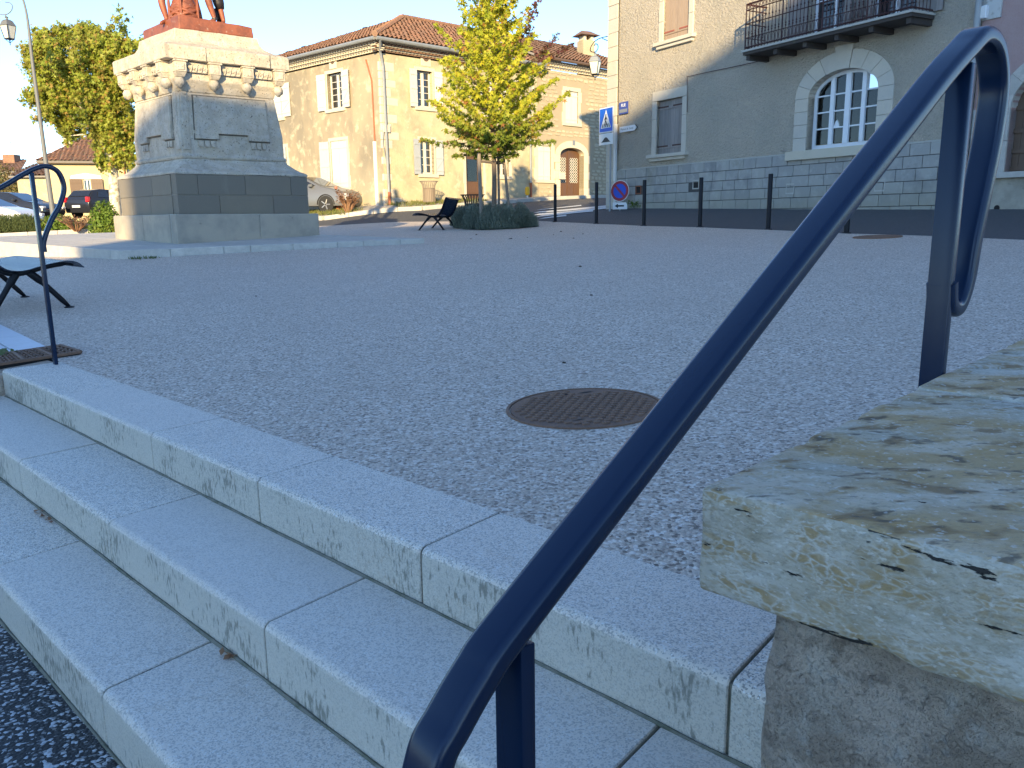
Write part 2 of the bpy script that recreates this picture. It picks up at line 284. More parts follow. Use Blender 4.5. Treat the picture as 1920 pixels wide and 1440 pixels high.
m_door = mat('varnished_brown_door', (.12, .06, .028), [('noise', 8, .4, .7, (.075, .036, .018), .6, (6, 6, .5))], rough=.45)
m_pink = mat('dusty_pink_render', (.40, .28, .26), [('noise', 1.5, .4, .7, (.36, .22, .205), .7), ('noise', 40, .5, .7, (.32, .18, .17), .4)], [('noise', 60, .006)], rough=.93)
m_beige = mat('dirty_beige_base_render', (.38, .345, .28), [('noise', 2, .42, .66, (.20, .185, .15), .8), ('noise', 9, .6, .7, (.14, .13, .11), .5)], [('noise', 30, .008)], rough=.93)
m_wpatch = mat('flaking_whitewash', (.50, .50, .48), [('noise', 5, .5, .6, (.33, .31, .27), .9)], [('noise', 30, .006)], rough=.9)
m_balc = mat('oxblood_balcony_iron', (.045, .012, .012), [('noise', 30, .6, .7, (.12, .05, .03), .5)], rough=.6)
m_balslab = mat('dark_balcony_slab', (.06, .05, .045), [('noise', 5, .6, .75, (.14, .15, .09), .5)], [('noise', 40, .006)], rough=.9)
m_blue = mat('sign_blue', (.0, .10, .62), rough=.4); m_red = mat('sign_red', (.30, .02, .035), rough=.4); m_white = mat('sign_white', (.74, .75, .76), rough=.4)
m_signblue2 = mat('sign_disc_blue', (.01, .07, .50), rough=.4)
m_black = mat('sign_black', (.015, .015, .017), rough=.5); m_plate = mat('street_plate_blue', (.035, .055, .26), rough=.4)
m_yel = mat('yellow_plastic', (.70, .42, .02), rough=.5)
m_greyback = mat('sign_grey_back', (.25, .26, .27), rough=.5, metal=.3)
m_bark = mat('young_bark', (.15, .11, .08), [('noise', 20, .4, .7, (.24, .18, .13), .6)], [('noise', 50, .004)], rough=.9)
m_planebark = mat('mottled_plane_bark', (.55, .50, .40), [('noise', 5, .5, .56, (.26, .23, .16), .9), ('noise', 8, .6, .64, (.70, .66, .56), .8)], [('noise', 30, .004)], rough=.85)
m_stake = mat('grey_wood_stake', (.27, .215, .165), [('noise', 14, .4, .7, (.18, .15, .12), .6, (6, 6, .4))], rough=.9)
def leafmat(name, base, layers, tl=.4):
    m = mat(name, base, layers, rough=.55, spec=.35); t = m.node_tree; N = t.nodes; Lk = t.links; b = N['Principled BSDF']
    o = [n for n in N if n.type == 'OUTPUT_MATERIAL'][0]; tr = N.new('ShaderNodeBsdfTranslucent'); Lk.new(b.inputs['Base Color'].links[0].from_socket, tr.inputs[0])
    mx = N.new('ShaderNodeMixShader'); mx.inputs[0].default_value = tl; Lk.new(b.outputs[0], mx.inputs[1]); Lk.new(tr.outputs[0], mx.inputs[2]); Lk.new(mx.outputs[0], o.inputs[0]); return m
m_leafP = leafmat('plane_leaf', (.26, .32, .04), [('island', 0, .2, 1, (.42, .42, .06), .85), ('island', 0, .84, .88, (.36, .20, .055), .85), ('noise', .9, .48, .62, (.25, .20, .05), .55), ('noise', .7, .6, .68, (.07, .12, .022), .6)])
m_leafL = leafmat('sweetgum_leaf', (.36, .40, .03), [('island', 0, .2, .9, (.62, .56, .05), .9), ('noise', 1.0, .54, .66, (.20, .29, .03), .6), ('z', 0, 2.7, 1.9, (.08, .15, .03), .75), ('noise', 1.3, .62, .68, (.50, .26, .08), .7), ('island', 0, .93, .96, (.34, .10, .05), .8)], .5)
m_leafR = leafmat('reddened_sweetgum_leaf', (.12, .035, .04), [('island', 0, .2, 1, (.09, .09, .035), .8)], .3)
m_lav = leafmat('grey_green_lavender', (.17, .21, .16), [('island', 0, 0, 1, (.34, .38, .31), .8), ('noise', 2, .5, .7, (.06, .08, .055), .6)], .2)
m_shrub = leafmat('bright_shrub_leaf', (.16, .24, .03), [('island', 0, 0, 1, (.10, .17, .025), .9), ('noise', 1.5, .55, .65, (.28, .28, .06), .6)])
m_shrub2 = leafmat('olive_shrub_leaf', (.11, .15, .05), [('island', 0, 0, 1, (.18, .21, .09), .9)])
m_dry = leafmat('dry_stem', (.38, .22, .12), [('island', 0, 0, 1, (.28, .14, .09), .9)], .3)
m_grass = leafmat('verge_grass', (.13, .17, .04), [('island', 0, 0, 1, (.26, .23, .09), .9)], .3)
m_soil = mat('dark_soil', (.05, .035, .025), [('noise', 20, .4, .7, (.10, .06, .04), .6)], [('noise', 40, .02)], rough=.95)
m_hedge = leafmat('autumn_ivy_leaf', (.20, .14, .05), [('island', 0, 0, 1, (.10, .13, .04), .9), ('noise', .6, .5, .6, (.30, .17, .08), .7)])
m_yelren = mat('pale_yellow_render', (.56, .46, .26), [('noise', 2, .4, .7, (.50, .40, .22), .5)], [('noise', 40, .003)], rough=.9)
m_silver = mat('silver_car_paint', (.15, .155, .16), rough=.3, metal=.3); m_wcar = mat('white_car_paint', (.70, .71, .74), rough=.25)
m_dcar = mat('dark_car_paint', (.02, .022, .03), rough=.2); m_tyre = mat('tyre_rubber', (.02, .02, .02), rough=.9); m_rim = mat('alloy_rim', (.45, .45, .45), rough=.35, metal=.7)
m_rlight = mat('red_tail_lamp', (.55, .01, .012), rough=.2); m_hlight = mat('clear_headlamp', (.6, .6, .62), rough=.1)
m_terrace = mat('white_glazed_paving', (.62, .63, .66), [('noise', 20, .5, .7, (.52, .53, .55), .5)], rough=.5)
m_rusty = mat('rusted_pipe', (.28, .10, .05), rough=.8)
m_whitewall = mat('white_lime_render', (.72, .69, .62), [('noise', 2, .4, .7, (.64, .6, .53), .5)], rough=.9)
m_inside = mat('interior_dark', (.015, .013, .012), rough=.9)

# ------------------------------------------------------------------ object helpers
def tag(o, label=None, cat=None, group=None, kind=None):
    if label: o['label'] = label
    if cat: o['category'] = cat
    if group: o['group'] = group
    if kind: o['kind'] = kind
    return o
def thing(name, loc, label, cat, group=None):
    o = bpy.data.objects.new(name, None); C.objects.link(o); o.location = loc; o.empty_display_size = .1
    return tag(o, label, cat, group)
class MB:
    def __init__(s): s.v = []; s.f = []
    def add(s, vs_, fs):
        k = len(s.v); s.v += [tuple(q) for q in vs_]; s.f += [tuple(i + k for i in f) for f in fs]; return s
    def hexa(s, p):  # p: 8 points, 0-3 bottom loop, 4-7 top loop
        return s.add(p, [(3, 2, 1, 0), (4, 5, 6, 7), (0, 1, 5, 4), (1, 2, 6, 5), (2, 3, 7, 6), (3, 0, 4, 7)])
    def box(s, fr, u0, u1, w0, w1, z0, z1):
        return s.hexa([fr.p(u0, w0, z0), fr.p(u1, w0, z0), fr.p(u1, w1, z0), fr.p(u0, w1, z0), fr.p(u0, w0, z1), fr.p(u1, w0, z1), fr.p(u1, w1, z1), fr.p(u0, w1, z1)])
    def prism(s, pts0, pts1):  # two matching loops
        n = len(pts0); s.add(list(pts0) + list(pts1), [tuple(range(n))[::-1], tuple(range(n, 2 * n))] + [(i, (i + 1) % n, n + (i + 1) % n, n + i) for i in range(n)]); return s
    def quad(s, a, b, c, d): return s.add([a, b, c, d], [(0, 1, 2, 3)])
    def tube(s, path, r, n=8, closed=False, caps=True, prof=None, upv=None):
        """sweep circle (or profile list of (x,y)) along a path; r float or list"""
        P = [Vector(q) for q in path]; m = len(P); rings = []; upref = Vector(upv) if upv else None; last = None
        for i, q in enumerate(P):
            a = P[(i - 1) % m] if (closed or i > 0) else P[i]; b = P[(i + 1) % m] if (closed or i < m - 1) else P[i]
            t = (b - a).normalized()
            if upref is not None: sd = upref.normalized(); nn = sd.cross(t).normalized()
            else:
                if last is None:
                    h = Vector((0, 0, 1)) if abs(t.z) < .9 else Vector((1, 0, 0)); sd = t.cross(h).normalized()
                else: sd = (last - t * last.dot(t)).normalized()
                nn = sd.cross(t).normalized()
            last = sd; rr = r[i] if isinstance(r, (list, tuple)) else r
            if prof: rings.append([q + sd * x + nn * y for x, y in prof])
            else: rings.append([q + sd * rr * math.cos(2 * math.pi * k / n) + nn * rr * math.sin(2 * math.pi * k / n) for k in range(n)])
        n = len(rings[0]); vs_ = [x for rg in rings for x in rg]; fs = []
        for i in range(m if closed else m - 1):
            j = (i + 1) % m
            for k in range(n): fs.append((i * n + k, i * n + (k + 1) % n, j * n + (k + 1) % n, j * n + k))
        if caps and not closed: fs += [tuple(range(n))[::-1], tuple(range((m - 1) * n, m * n))]
        return s.add(vs_, fs)
    def lathe(s, c, prof, n=16, axis=None):
        """prof (r,h) along z at c"""
        vs_ = []; fs = []
        for r, h in prof:
            for k in range(n):
                a = 2 * math.pi * k / n; vs_.append((c[0] + r * math.cos(a), c[1] + r * math.sin(a), c[2] + h))
        for i in range(len(prof) - 1):
            for k in range(n): fs.append((i * n + k, i * n + (k + 1) % n, (i + 1) * n + (k + 1) % n, (i + 1) * n + k))
        fs += [tuple(range(n))[::-1], tuple(range((len(prof) - 1) * n, len(prof) * n))]
        return s.add(vs_, fs)
    def build(s, name, m, parent=None, bevel=0, seg=2, smooth=False, kind=None, label=None, rough=0, root=None, weld=True):
        rt = root or parent; off = Vector((0, 0, 0)); q = parent
        while q is not None: off += q.location; q = q.parent
        me = bpy.data.meshes.new(name); me.from_pydata([(a[0] - off.x, a[1] - off.y, a[2] - off.z) for a in s.v], [], s.f)
        if bevel or weld:
            bm = bmesh.new(); bm.from_mesh(me)
            if len(s.v) < 60000:
                bmesh.ops.recalc_face_normals(bm, faces=bm.faces)
            if bevel:
                ed = [e for e in bm.edges if len(e.link_faces) == 2 and e.calc_face_angle(0) > .5]
                bmesh.ops.bevel(bm, geom=ed, offset=bevel, segments=seg, affect='EDGES', profile=.5, clamp_overlap=True)
            bm.to_mesh(me); bm.free()
        if smooth:
            me.polygons.foreach_set('use_smooth', [True] * len(me.polygons))
            try:
                if smooth != 'all': me.set_sharp_from_angle(angle=rad(35))
            except Exception: pass
        me.materials.append(m); o = bpy.data.objects.new(name, me); C.objects.link(o)
        if parent is not None: o.parent = parent
        if kind: o['kind'] = kind
        if label: o['label'] = label
        return o
def place(o, loc, rz=0):
    o.location = loc; o.rotation_euler = (0, 0, rz)
def copy_tree(o, parent=None):
    c = o.copy(); C.objects.link(c); c.parent = parent
    for ch in list(o.children): copy_tree(ch, c)
    return c
LOC = Fr((0, 0, 0), 90)     # u=+x, w=-y... local frame for prototypes
def L3(x, y, z): return Vector((x, y, z))
def lbox(mb, x0, x1, y0, y1, z0, z1):
    return mb.hexa([L3(x0, y0, z0), L3(x1, y0, z0), L3(x1, y1, z0), L3(x0, y1, z0), L3(x0, y0, z1), L3(x1, y0, z1), L3(x1, y1, z1), L3(x0, y1, z1)])
def proto_root(name, label, cat, group=None): return thing(name, (0, 0, 0), label, cat, group)
def inpoly(x, y, P):
    c = False; j = len(P) - 1
    for i in range(len(P)):
        if ((P[i][1] > y) != (P[j][1] > y)) and (x < (P[j][0] - P[i][0]) * (y - P[i][1]) / (P[j][1] - P[i][1] + 1e-12) + P[i][0]): c = not c
        j = i
    return c
def draped(name, poly, dz, m, step, kind='structure', parent=None, fn=terr, skirt=0, holes=()):
    """sheet following the terrain inside polygon (bmesh bisect grid)"""
    bm = bmesh.new(); vsq = [bm.verts.new((p[0], p[1], 0)) for p in poly]; f = bm.faces.new(vsq)
    xs = [p[0] for p in poly]; ys = [p[1] for p in poly]
    def cut(co_, no): bmesh.ops.bisect_plane(bm, geom=bm.verts[:] + bm.edges[:] + bm.faces[:], plane_co=co_, plane_no=no)
    x = math.floor(min(xs) / step) * step
    while x < max(xs): cut((x, 0, 0), (1, 0, 0)); x += step
    y = math.floor(min(ys) / step) * step
    while y < max(ys): cut((0, y, 0), (0, 1, 0)); y += step
    for v in bm.verts: v.co.z = fn(v.co.x, v.co.y) + dz
    bmesh.ops.recalc_face_normals(bm, faces=bm.faces)
    if sum(f.normal.z for f in bm.faces) < 0: bmesh.ops.reverse_faces(bm, faces=bm.faces[:])
    if skirt:
        be = [e for e in bm.edges if len(e.link_faces) == 1]
        r = bmesh.ops.extrude_edge_only(bm, edges=be)
        for v in r['geom']:
            if isinstance(v, bmesh.types.BMVert): v.co.z -= skirt
    me = bpy.data.meshes.new(name); bm.to_mesh(me); bm.free(); me.materials.append(m)
    me.polygons.foreach_set('use_smooth', [not skirt] * len(me.polygons))
    o = bpy.data.objects.new(name, me); C.objects.link(o)
    if kind: o['kind'] = kind
    if parent: o.parent = parent
    return o

# ================================================================== GROUND
def gridsheet(name, xs, ys, fz, m, kind='structure', skip=None):
    vs_ = []; fs = []; idx = {}
    for j, y in enumerate(ys):
        for i, x in enumerate(xs):
            idx[(i, j)] = len(vs_); vs_.append((x, y, fz(x, y)))
    for j in range(len(ys) - 1):
        for i in range(len(xs) - 1):
            fs.append((idx[(i, j)], idx[(i + 1, j)], idx[(i + 1, j + 1)], idx[(i, j + 1)]))
    me = bpy.data.meshes.new(name); me.from_pydata(vs_, [], fs); me.materials.append(m); me.polygons.foreach_set('use_smooth', [True] * len(fs))
    o = bpy.data.objects.new(name, me); C.objects.link(o); o['kind'] = kind; return o
def sB(x, y): return x * B_.x + y * B_.y - B_TOPBACK
# plaza outline from the photograph's far edge, walked on the ground
edge_px = [(1920, 450), (1760, 443), (1587, 438), (1440, 431), (1312, 426.3), (1207, 423.6), (1118, 419.8), (1041, 416), (1000, 414), (900, 414), (750, 416), (600, 424)]
far = [G(x, y) for x, y in edge_px]
pl_far = [(q.x, q.y) for q in far]
left_pts = [(-13.2, 27.5), (-17.5, 26.3), (-24, 24.0), (-30, 18)]
P1 = AB(-22, B_TOPBACK - .004, 0); P2 = AB(9, B_TOPBACK - .004, 0)
plaza_poly = [(P2.x, P2.y), (14, -2), (14, 5.5)] + pl_far + left_pts + [(P1.x, P1.y)]
draped('plaza', plaza_poly, 0.0, m_agg, .5)
def road_z(x, y):
    s = sB(x, y)
    z = terr(x, y)
    if inpoly(x, y, plaza_poly):
        # distance under the plaza sheet, hidden
        return z - .05 if s > .6 else max(-1.40, z - .05 - (0.6 - s) * .9)
    if s < .6: return -1.40
    return z - .012
dens = lambda a, b, st: list(np.arange(a, b, st))
xs = [-900, -500, -300, -200, -140, -100, -75, -60, -50, -42] + dens(-36, -16, 1.0) + dens(-16, 14, .5) + dens(14, 30, 1) + [34, 40, 50, 65, 90, 140, 200, 300, 500, 900]
ys = [-400, -200, -120, -80, -60, -45, -35, -28, -22] + dens(-18, -2, 1.5) + dens(-2, 48, .5) + dens(48, 60, 2) + [65, 75, 90, 120, 170, 250, 400, 700, 1500]
gridsheet('road', xs, ys, road_z, m_asph)
gridsheet('lower_road', dens(-60, 61, 6), dens(-60, 8, 2) + [8.0], lambda x, y: -1.32 if sB(x, y) < -.5 else -1.32, m_asph2)
# mask: lower road only lies in front of the stairs
lr = bpy.data.objects['lower_road']
bm = bmesh.new(); bm.from_mesh(lr.data)
bmesh.ops.bisect_plane(bm, geom=bm.verts[:] + bm.edges[:] + bm.faces[:], plane_co=AB(0, 1.2, 0), plane_no=(B_.x, B_.y, 0), clear_outer=True)
bm.to_mesh(lr.data); bm.free()

# ================================================================== STEPS
st = thing('stone_steps', AB(-2.6, .6, -1.32), 'three wide pale stone steps with dark mortar joints leading up to the gravel square', 'steps')
stones = [
    (-.84, 1.28, B_TOPBACK, [-5.75, -4.66, -3.50, -2.59, -1.70, -.765, .3]),
    (-1.0, .925, 1.30, [-5.75, -5.18, -4.09, -3.00, -1.90, -.86, .3]),
    (-1.16, .60, .945, [-6.4, -5.4, -4.33, -3.27, -2.16, -1.08, .3])]
rnd = random.Random(3)
for k, (zt, b0, b1, js) in enumerate(stones):
    for i in range(len(js) - 1):
        a0, a1 = js[i] + .0035, js[i + 1] - .0035
        zb = zt - .175; sk = -.055; db = b1 - b0
        dz = rnd.uniform(-.0015, .0015)
        r = .022; n = 5
        prof = [(b1, zb), (b1, zt + dz)] + [(b0 + r - r * math.sin(t * math.pi / 2 / n), zt + dz - r + r * math.cos(t * math.pi / 2 / n)) for t in range(n + 1)] + [(b0, zb)]
        mb = MB()
        P_0 = [AB(a0 + sk * (b - b0) / .34, b, z) for b, z in prof]; P_1 = [AB(a1 + sk * (b - b0) / .34, b, z) for b, z in prof]
        mb.prism(P_0, P_1); mb.build('step_stone', m_step, st, bevel=.003, seg=1, smooth=True)
    mb = MB(); fs = Fr(AB(0, 0, 0), 136)
    mb.hexa([AB(js[0] + .01, b0 + .008, zt - .30), AB(js[-1] - .01, b0 + .008, zt - .30), AB(js[-1] - .01, b1 + .003, zt - .30), AB(js[0] + .01, b1 + .003, zt - .30),
             AB(js[0] + .01, b0 + .008, zt - .012), AB(js[-1] - .01, b0 + .008, zt - .012), AB(js[-1] - .01, b1 + .003, zt - .012), AB(js[0] + .01, b1 + .003, zt - .012)])
    mb.build('mortar_bed', m_mortar, st)
    # mossy fillet at the foot of each riser
    if k < 3:
        mb = MB(); zz = zt - .16
        pth = [AB(js[0] + .03 + (js[-1] - js[0] - .06) * t / 60, b0 - .004 + rnd.uniform(-.0015, .0015), zz + .0005) for t in range(61)]
        mb.tube(pth, [rnd.uniform(.0035, .008) for _ in pth], 5); mb.build('mortar_bed', m_mortar, st)
# cheek wall at the left end of the steps and the retaining wall beyond
t_ = thing('retaining_wall', AB(-7, 1.3, -1.32), 'low rough brownish wall closing the left end of the pale steps', 'wall')
mb = MB(); mb.hexa([AB(-12, 1.0, -1.42), AB(-5.76, 1.0, -1.42), AB(-5.76, 1.60, -1.42), AB(-12, 1.60, -1.42), AB(-12, 1.0, -.90), AB(-5.76, 1.0, -.90), AB(-5.76, 1.60, -.845), AB(-12, 1.60, -.845)])
mb.build('wall_body', m_rough, t_, bevel=.01)

# dead leaves and chips on the steps
lv = MB()
for (px, py, zz) in [(80, 965, -1.16), (88, 972, -1.16), (75, 960, -1.16), (95, 975, -1.16), (70, 958, -1.16), (84, 968, -1.16), (430, 1235, -1.16), (425, 1228, -1.16)]:
    for _ in range(4):
        q = atz(px + random.uniform(-9, 9), py + random.uniform(-4, 5), zz + .004); a = random.uniform(0, 6.28); s_ = random.uniform(.006, .016)
        d1 = Vector((math.cos(a), math.sin(a), random.uniform(-.3, .6))) * s_; d2 = Vector((-math.sin(a), math.cos(a), random.uniform(-.3, .6))) * s_ * .6
        q.z += abs(d1.z) + .002
        lv.add([q - d1, q + d2, q + d1, q - d2], [(0, 1, 2, 3)])
o = lv.build('fallen_leaves', m_dry, None, weld=False); tag(o, 'small drift of dry brown leaves at the foot of the middle riser', 'leaves', kind='stuff')
sp = MB()
for _ in range(16):
    px = random.uniform(100, 1900); py = random.uniform(440, 900); q = G(px, py) if random.random() < .4 else G(random.uniform(850, 1100), random.uniform(432, 450))
    if q.y < 4.5: continue
    s_ = random.uniform(.006, .012) * (1 + q.y / 12); sp.lathe((q.x, q.y, q.z), [(s_, 0), (s_ * .8, s_ * .5), (.001, s_ * .7)], 5)
o = sp.build('scattered_seed_balls', m_soil, None); tag(o, 'tiny dark seed balls and debris scattered over the grey gravel square', 'debris', kind='stuff')

# ================================================================== WALL WITH COPING (right)
AC = -.49
wl = thing('coping_wall', AB(.2, 1.6, -1.32), 'thick stone wall beside the steps capped with pitted travertine slabs', 'wall')
def coping(b0, b1, seed, zt=-.28, th=.118, a1=1.1):
    r = random.Random(seed); bm = bmesh.new(); nA, nB = 56, int((b1 - b0) / .028)
    def P(i, j, top):
        b = b0 + (b1 - b0) * j / nB; ac = AC - .07 * (b - .745); a = ac + (a1 - ac) * i / nA; return AB(a, b, zt if top else zt - th)
    mb = MB(); mb.hexa([P(0, 0, 0), P(nA, 0, 0), P(nA, nB, 0), P(0, nB, 0), P(0, 0, 1), P(nA, 0, 1), P(nA, nB, 1), P(0, nB, 1)])
    o = mb.build('coping_slab', m_trav, wl, bevel=.006, seg=2)
    bm.free(); me = o.data; bm = bmesh.new(); bm.from_mesh(me)
    bmesh.ops.subdivide_edges(bm, edges=[e for e in bm.edges if e.calc_length() > .3], cuts=47, use_grid_fill=True)
    bmesh.ops.subdivide_edges(bm, edges=[e for e in bm.edges if .1 < e.calc_length() < .3], cuts=9, use_grid_fill=True)
    from mathutils import noise
    bm.normal_update()
    for v in bm.verts:
        q = v.co + Vector((seed * 3.1, 0, 0)); d = noise.noise(q * 3) * .004 + noise.noise(q * 18) * .0025
        edge_ = noise.noise(q * 30)
        if edge_ > .25: d -= (edge_ - .25) * .012
        v.co += v.normal * d
    bm.to_mesh(me); bm.free(); me.polygons.foreach_set('use_smooth', [True] * len(me.polygons))
coping(.745, 1.44, 1); coping(1.446, 2.75, 2, zt=-.278)
def rough_block(a0, a1, b0, b1, z0, z1, seed, name='wall_stone'):
    mb = MB(); mb.hexa([AB(a0, b0, z0), AB(a1, b0, z0), AB(a1, b1, z0), AB(a0, b1, z0), AB(a0, b0, z1), AB(a1, b0, z1), AB(a1, b1, z1), AB(a0, b1, z1)])
    o = mb.build(name, m_rough, wl, bevel=.012, seg=2); me = o.data; bm = bmesh.new(); bm.from_mesh(me)
    bmesh.ops.subdivide_edges(bm, edges=[e for e in bm.edges if e.calc_length() > .08], cuts=22, use_grid_fill=True)
    from mathutils import noise
    bm.normal_update()
    for v in bm.verts:
        q = v.co + Vector((seed * 7.3, seed, 0)); d = noise.fractal(q * 6, 1, 2, 4) * .016 + noise.noise(q * 35) * .003
        v.co += v.normal * d
    bm.to_mesh(me); bm.free(); me.polygons.foreach_set('use_smooth', [True] * len(me.polygons))
rough_block(-.435, .55, .80, 1.6, -.86, -.398, 1)
rough_block(-.43, .55, .805, 1.6, -1.40, -.866, 4)
rough_block(.556, 1.05, .805, 1.6, -1.40, -.398, 5)
rough_block(-.435, 1.05, 1.606, 2.7, -1.0, -.398, 6)
mb = MB(); mb.hexa([AB(-.415, .83, -1.4), AB(1.03, .83, -1.4), AB(1.03, 2.68, -1.4), AB(-.415, 2.68, -1.4), AB(-.415, .83, -.395), AB(1.03, .83, -.395), AB(1.03, 2.68, -.395), AB(-.415, 2.68, -.395)])
mb.build('wall_body', m_lmortar, wl)

# ================================================================== HANDRAILS
def catmull(P, n=8):
    out = []; P = [Vector(p) for p in P]; Q = [P[0] * 2 - P[1]] + P + [P[-1] * 2 - P[-2]]
    for i in range(1, len(Q) - 2):
        for k in range(n):
            t = k / n; a, b, c, d = Q[i - 1], Q[i], Q[i + 1], Q[i + 2]
            out.append(.5 * ((2 * b) + (c - a) * t + (2 * a - 5 * b + 4 * c - d) * t * t + (3 * b - 3 * c + d - a) * t ** 3))
    out.append(P[-1]); return out
def handrail(a, pts, posts, label, wd=.048, ht=.026, post_w=.04, post_t=.02):
    """pts,posts in (B,z) on the vertical plane A=a"""
    t = thing('handrail', AB(a, posts[0][0], posts[0][1]), label, 'handrail')
    path = catmull([AB(a, b, z) for b, z in pts], 8)
    prof = []; nw = 6
    for (cx, cy, a0) in ((wd / 2 - .0105, ht / 2 - .0105, 0), (-wd / 2 + .0105, ht / 2 - .0105, 90), (-wd / 2 + .0105, -ht / 2 + .0105, 180), (wd / 2 - .0105, -ht / 2 + .0105, 270)):
        for k in range(nw + 1):
            an = rad(a0 + 90 * k / nw); prof.append((cx + .0105 * math.cos(an), cy + .0105 * math.sin(an)))
    mb = MB(); mb.tube(path, 1, prof=prof, upv=(A_.x, A_.y, 0)); mb.build('rail', m_rail, t, smooth=True)
    for (b, z0, z1) in posts:
        mb = MB(); h = post_t / 2; mb.hexa([AB(a + x * post_w / 2, b + y * h, z) for z in (z0, z1) for x, y in ((-1, -1), (1, -1), (1, 1), (-1, 1))])
        mb.build('post', m_rail, t, bevel=.002, seg=2, smooth=True)
    return t
# left handrail profile: slope, crown, loop back to the post
RL = -5.71
lp = [(-.10, -.62), (.10, -.49), (.40, -.325), (.75, -.13), (1.1, .05), (1.394, .21), (1.514, .283), (1.588, .322), (1.655, .338), (1.715, .305), (1.735, .215), (1.70, .115), (1.655, .045), (1.615, -.03), (1.585, -.105), (1.583, -.16)]
handrail(RL, lp, [(1.567, -.84, .30), (.62, -1.16, -.205)], 'thin dark handrail with a looped end at the far left of the steps', wd=.040)
AR = -.572
def pA(x, y, a=AR):
    v = ray(x, y); q = v * (a / v.dot(A_)); return q.dot(B_), q.z
_q = pA(806, 1425)
rp = [(_q[0] - .012, -1.0), (_q[0] - .020, -.80), (_q[0] - .014, _q[1] - .075), _q, pA(842, 1350), pA(893, 1262), pA(952, 1176)]
tip = pA(1795, 98)
_e0 = rp[-1]
rp += [(_e0[0] + (tip[0] - _e0[0]) * t, _e0[1] + (tip[1] - _e0[1]) * t) for t in (.2, .4, .6, .8, .93)]
rp += [(tip[0] + .02, tip[1] + .006), (tip[0] + .085, tip[1] + .036), (tip[0] + .15, tip[1] + .024), (tip[0] + .19, tip[1] - .03), (tip[0] + .188, tip[1] - .11), (tip[0] + .165, tip[1] - .20), (tip[0] + .135, tip[1] - .30), (tip[0] + .118, tip[1] - .38), (tip[0] + .085, tip[1] - .425), (tip[0] + .045, tip[1] - .42), (tip[0] + .03, tip[1] - .38)]
pb1 = pA(965, 1235); pb2 = pA(1805, 130)
handrail(AR, rp, [(pb1[0] + .0, -1.16, pb1[1] + .022), (pb2[0] - .005, -.82, pb2[1] + .008)], 'big dark blue handrail rising diagonally across the steps beside the coping wall', wd=.050, ht=.030)

# ================================================================== MANHOLES, GRATE, TERRACE
def manhole(c, R, label, rz=0.4, full=True):
    t = thing('manhole_cover', c, label, 'manhole', 'round iron manhole covers in the gravel')
    # local tilt by terrain
    gx = (terr(c.x + .4, c.y) - terr(c.x - .4, c.y)) / .8; gy = (terr(c.x, c.y + .4) - terr(c.x, c.y - .4)) / .8
    def P(x, y, z): return Vector((c.x + x, c.y + y, c.z + gx * x + gy * y + z))
    n = 48
    def ring(mb, prof):
        vs_ = []; fs = []
        for r, h in prof: vs_ += [P(r * math.cos(2 * math.pi * k / n), r * math.sin(2 * math.pi * k / n), h) for k in range(n)]
        for i in range(len(prof) - 1): fs += [(i * n + k, i * n + (k + 1) % n, (i + 1) * n + (k + 1) % n, (i + 1) * n + k) for k in range(n)]
        mb.add(vs_, fs)
    mb = MB(); ring(mb, [(R, -.02), (R, .006), (R - .012, .007), (R - .014, -.02)]); mb.build('frame_ring', m_iron, t, smooth=True)
    mb = MB(); vs_ = [P((R - .019) * math.cos(2 * math.pi * k / n), (R - .019) * math.sin(2 * math.pi * k / n), .0045) for k in range(n)]
    mb.add(vs_, [tuple(range(n))]); ring(mb, [(R - .019, .0045), (R - .019, -.02)]); mb.build('lid', m_iron, t)
    if full:
        mb = MB(); ca, sa = math.cos(rz), math.sin(rz); g = .050
        for i in range(-20, 21):
            for j in range(-20, 21):
                x, y = i * g, j * g * .56
                x += (j % 2) * g / 2
                if math.hypot(x, y) > R - .045: continue
                if abs(x - .12) < .06 and abs(y - .22) < .035: continue
                if abs(x + .12) < .05 and abs(y + .18) < .02: continue
                X, Y = x * ca - y * sa, x * sa + y * ca; q = [(-.0165, -.0095), (.0165, -.0095), (.0165, .0095), (-.0165, .0095)]
                bot = [P(X + a * ca - b * sa, Y + a * sa + b * ca, .0045) for a, b in q]; top = [P(X + a * .8 * ca - b * .8 * sa, Y + a * .8 * sa + b * .8 * ca, .0105) for a, b in q]
                mb.hexa(bot + top)
        o = mb.build('stud_pattern', m_iron, t); o['kind'] = 'stuff'
    for (x, y, l, ww) in ((.12, .22, .045, .010), (-.12, -.18, .035, .006), (.03, .235, .012, .012)):
        mb = MB(); ca, sa = math.cos(rz), math.sin(rz); X, Y = x * ca - y * sa, x * sa + y * ca
        mb.add([P(X - l * ca, Y - l * sa, .0062), P(X + ww * sa, Y - ww * ca, .0062), P(X + l * ca, Y + l * sa, .0062), P(X - ww * sa, Y + ww * ca, .0062)], [(0, 1, 2, 3)])
        mb.build('key_slot', m_inside, t)
    return t
mc = G(1096, 767); mc.z += .007; manhole(mc, .335, 'near rusty round manhole cover with raised studs in the gravel by the top step')
m2 = G(1645, 445); manhole(Vector((m2.x, m2.y, m2.z + .007)), .34, 'far dark manhole cover near the road edge below the grey plinth', full=False)
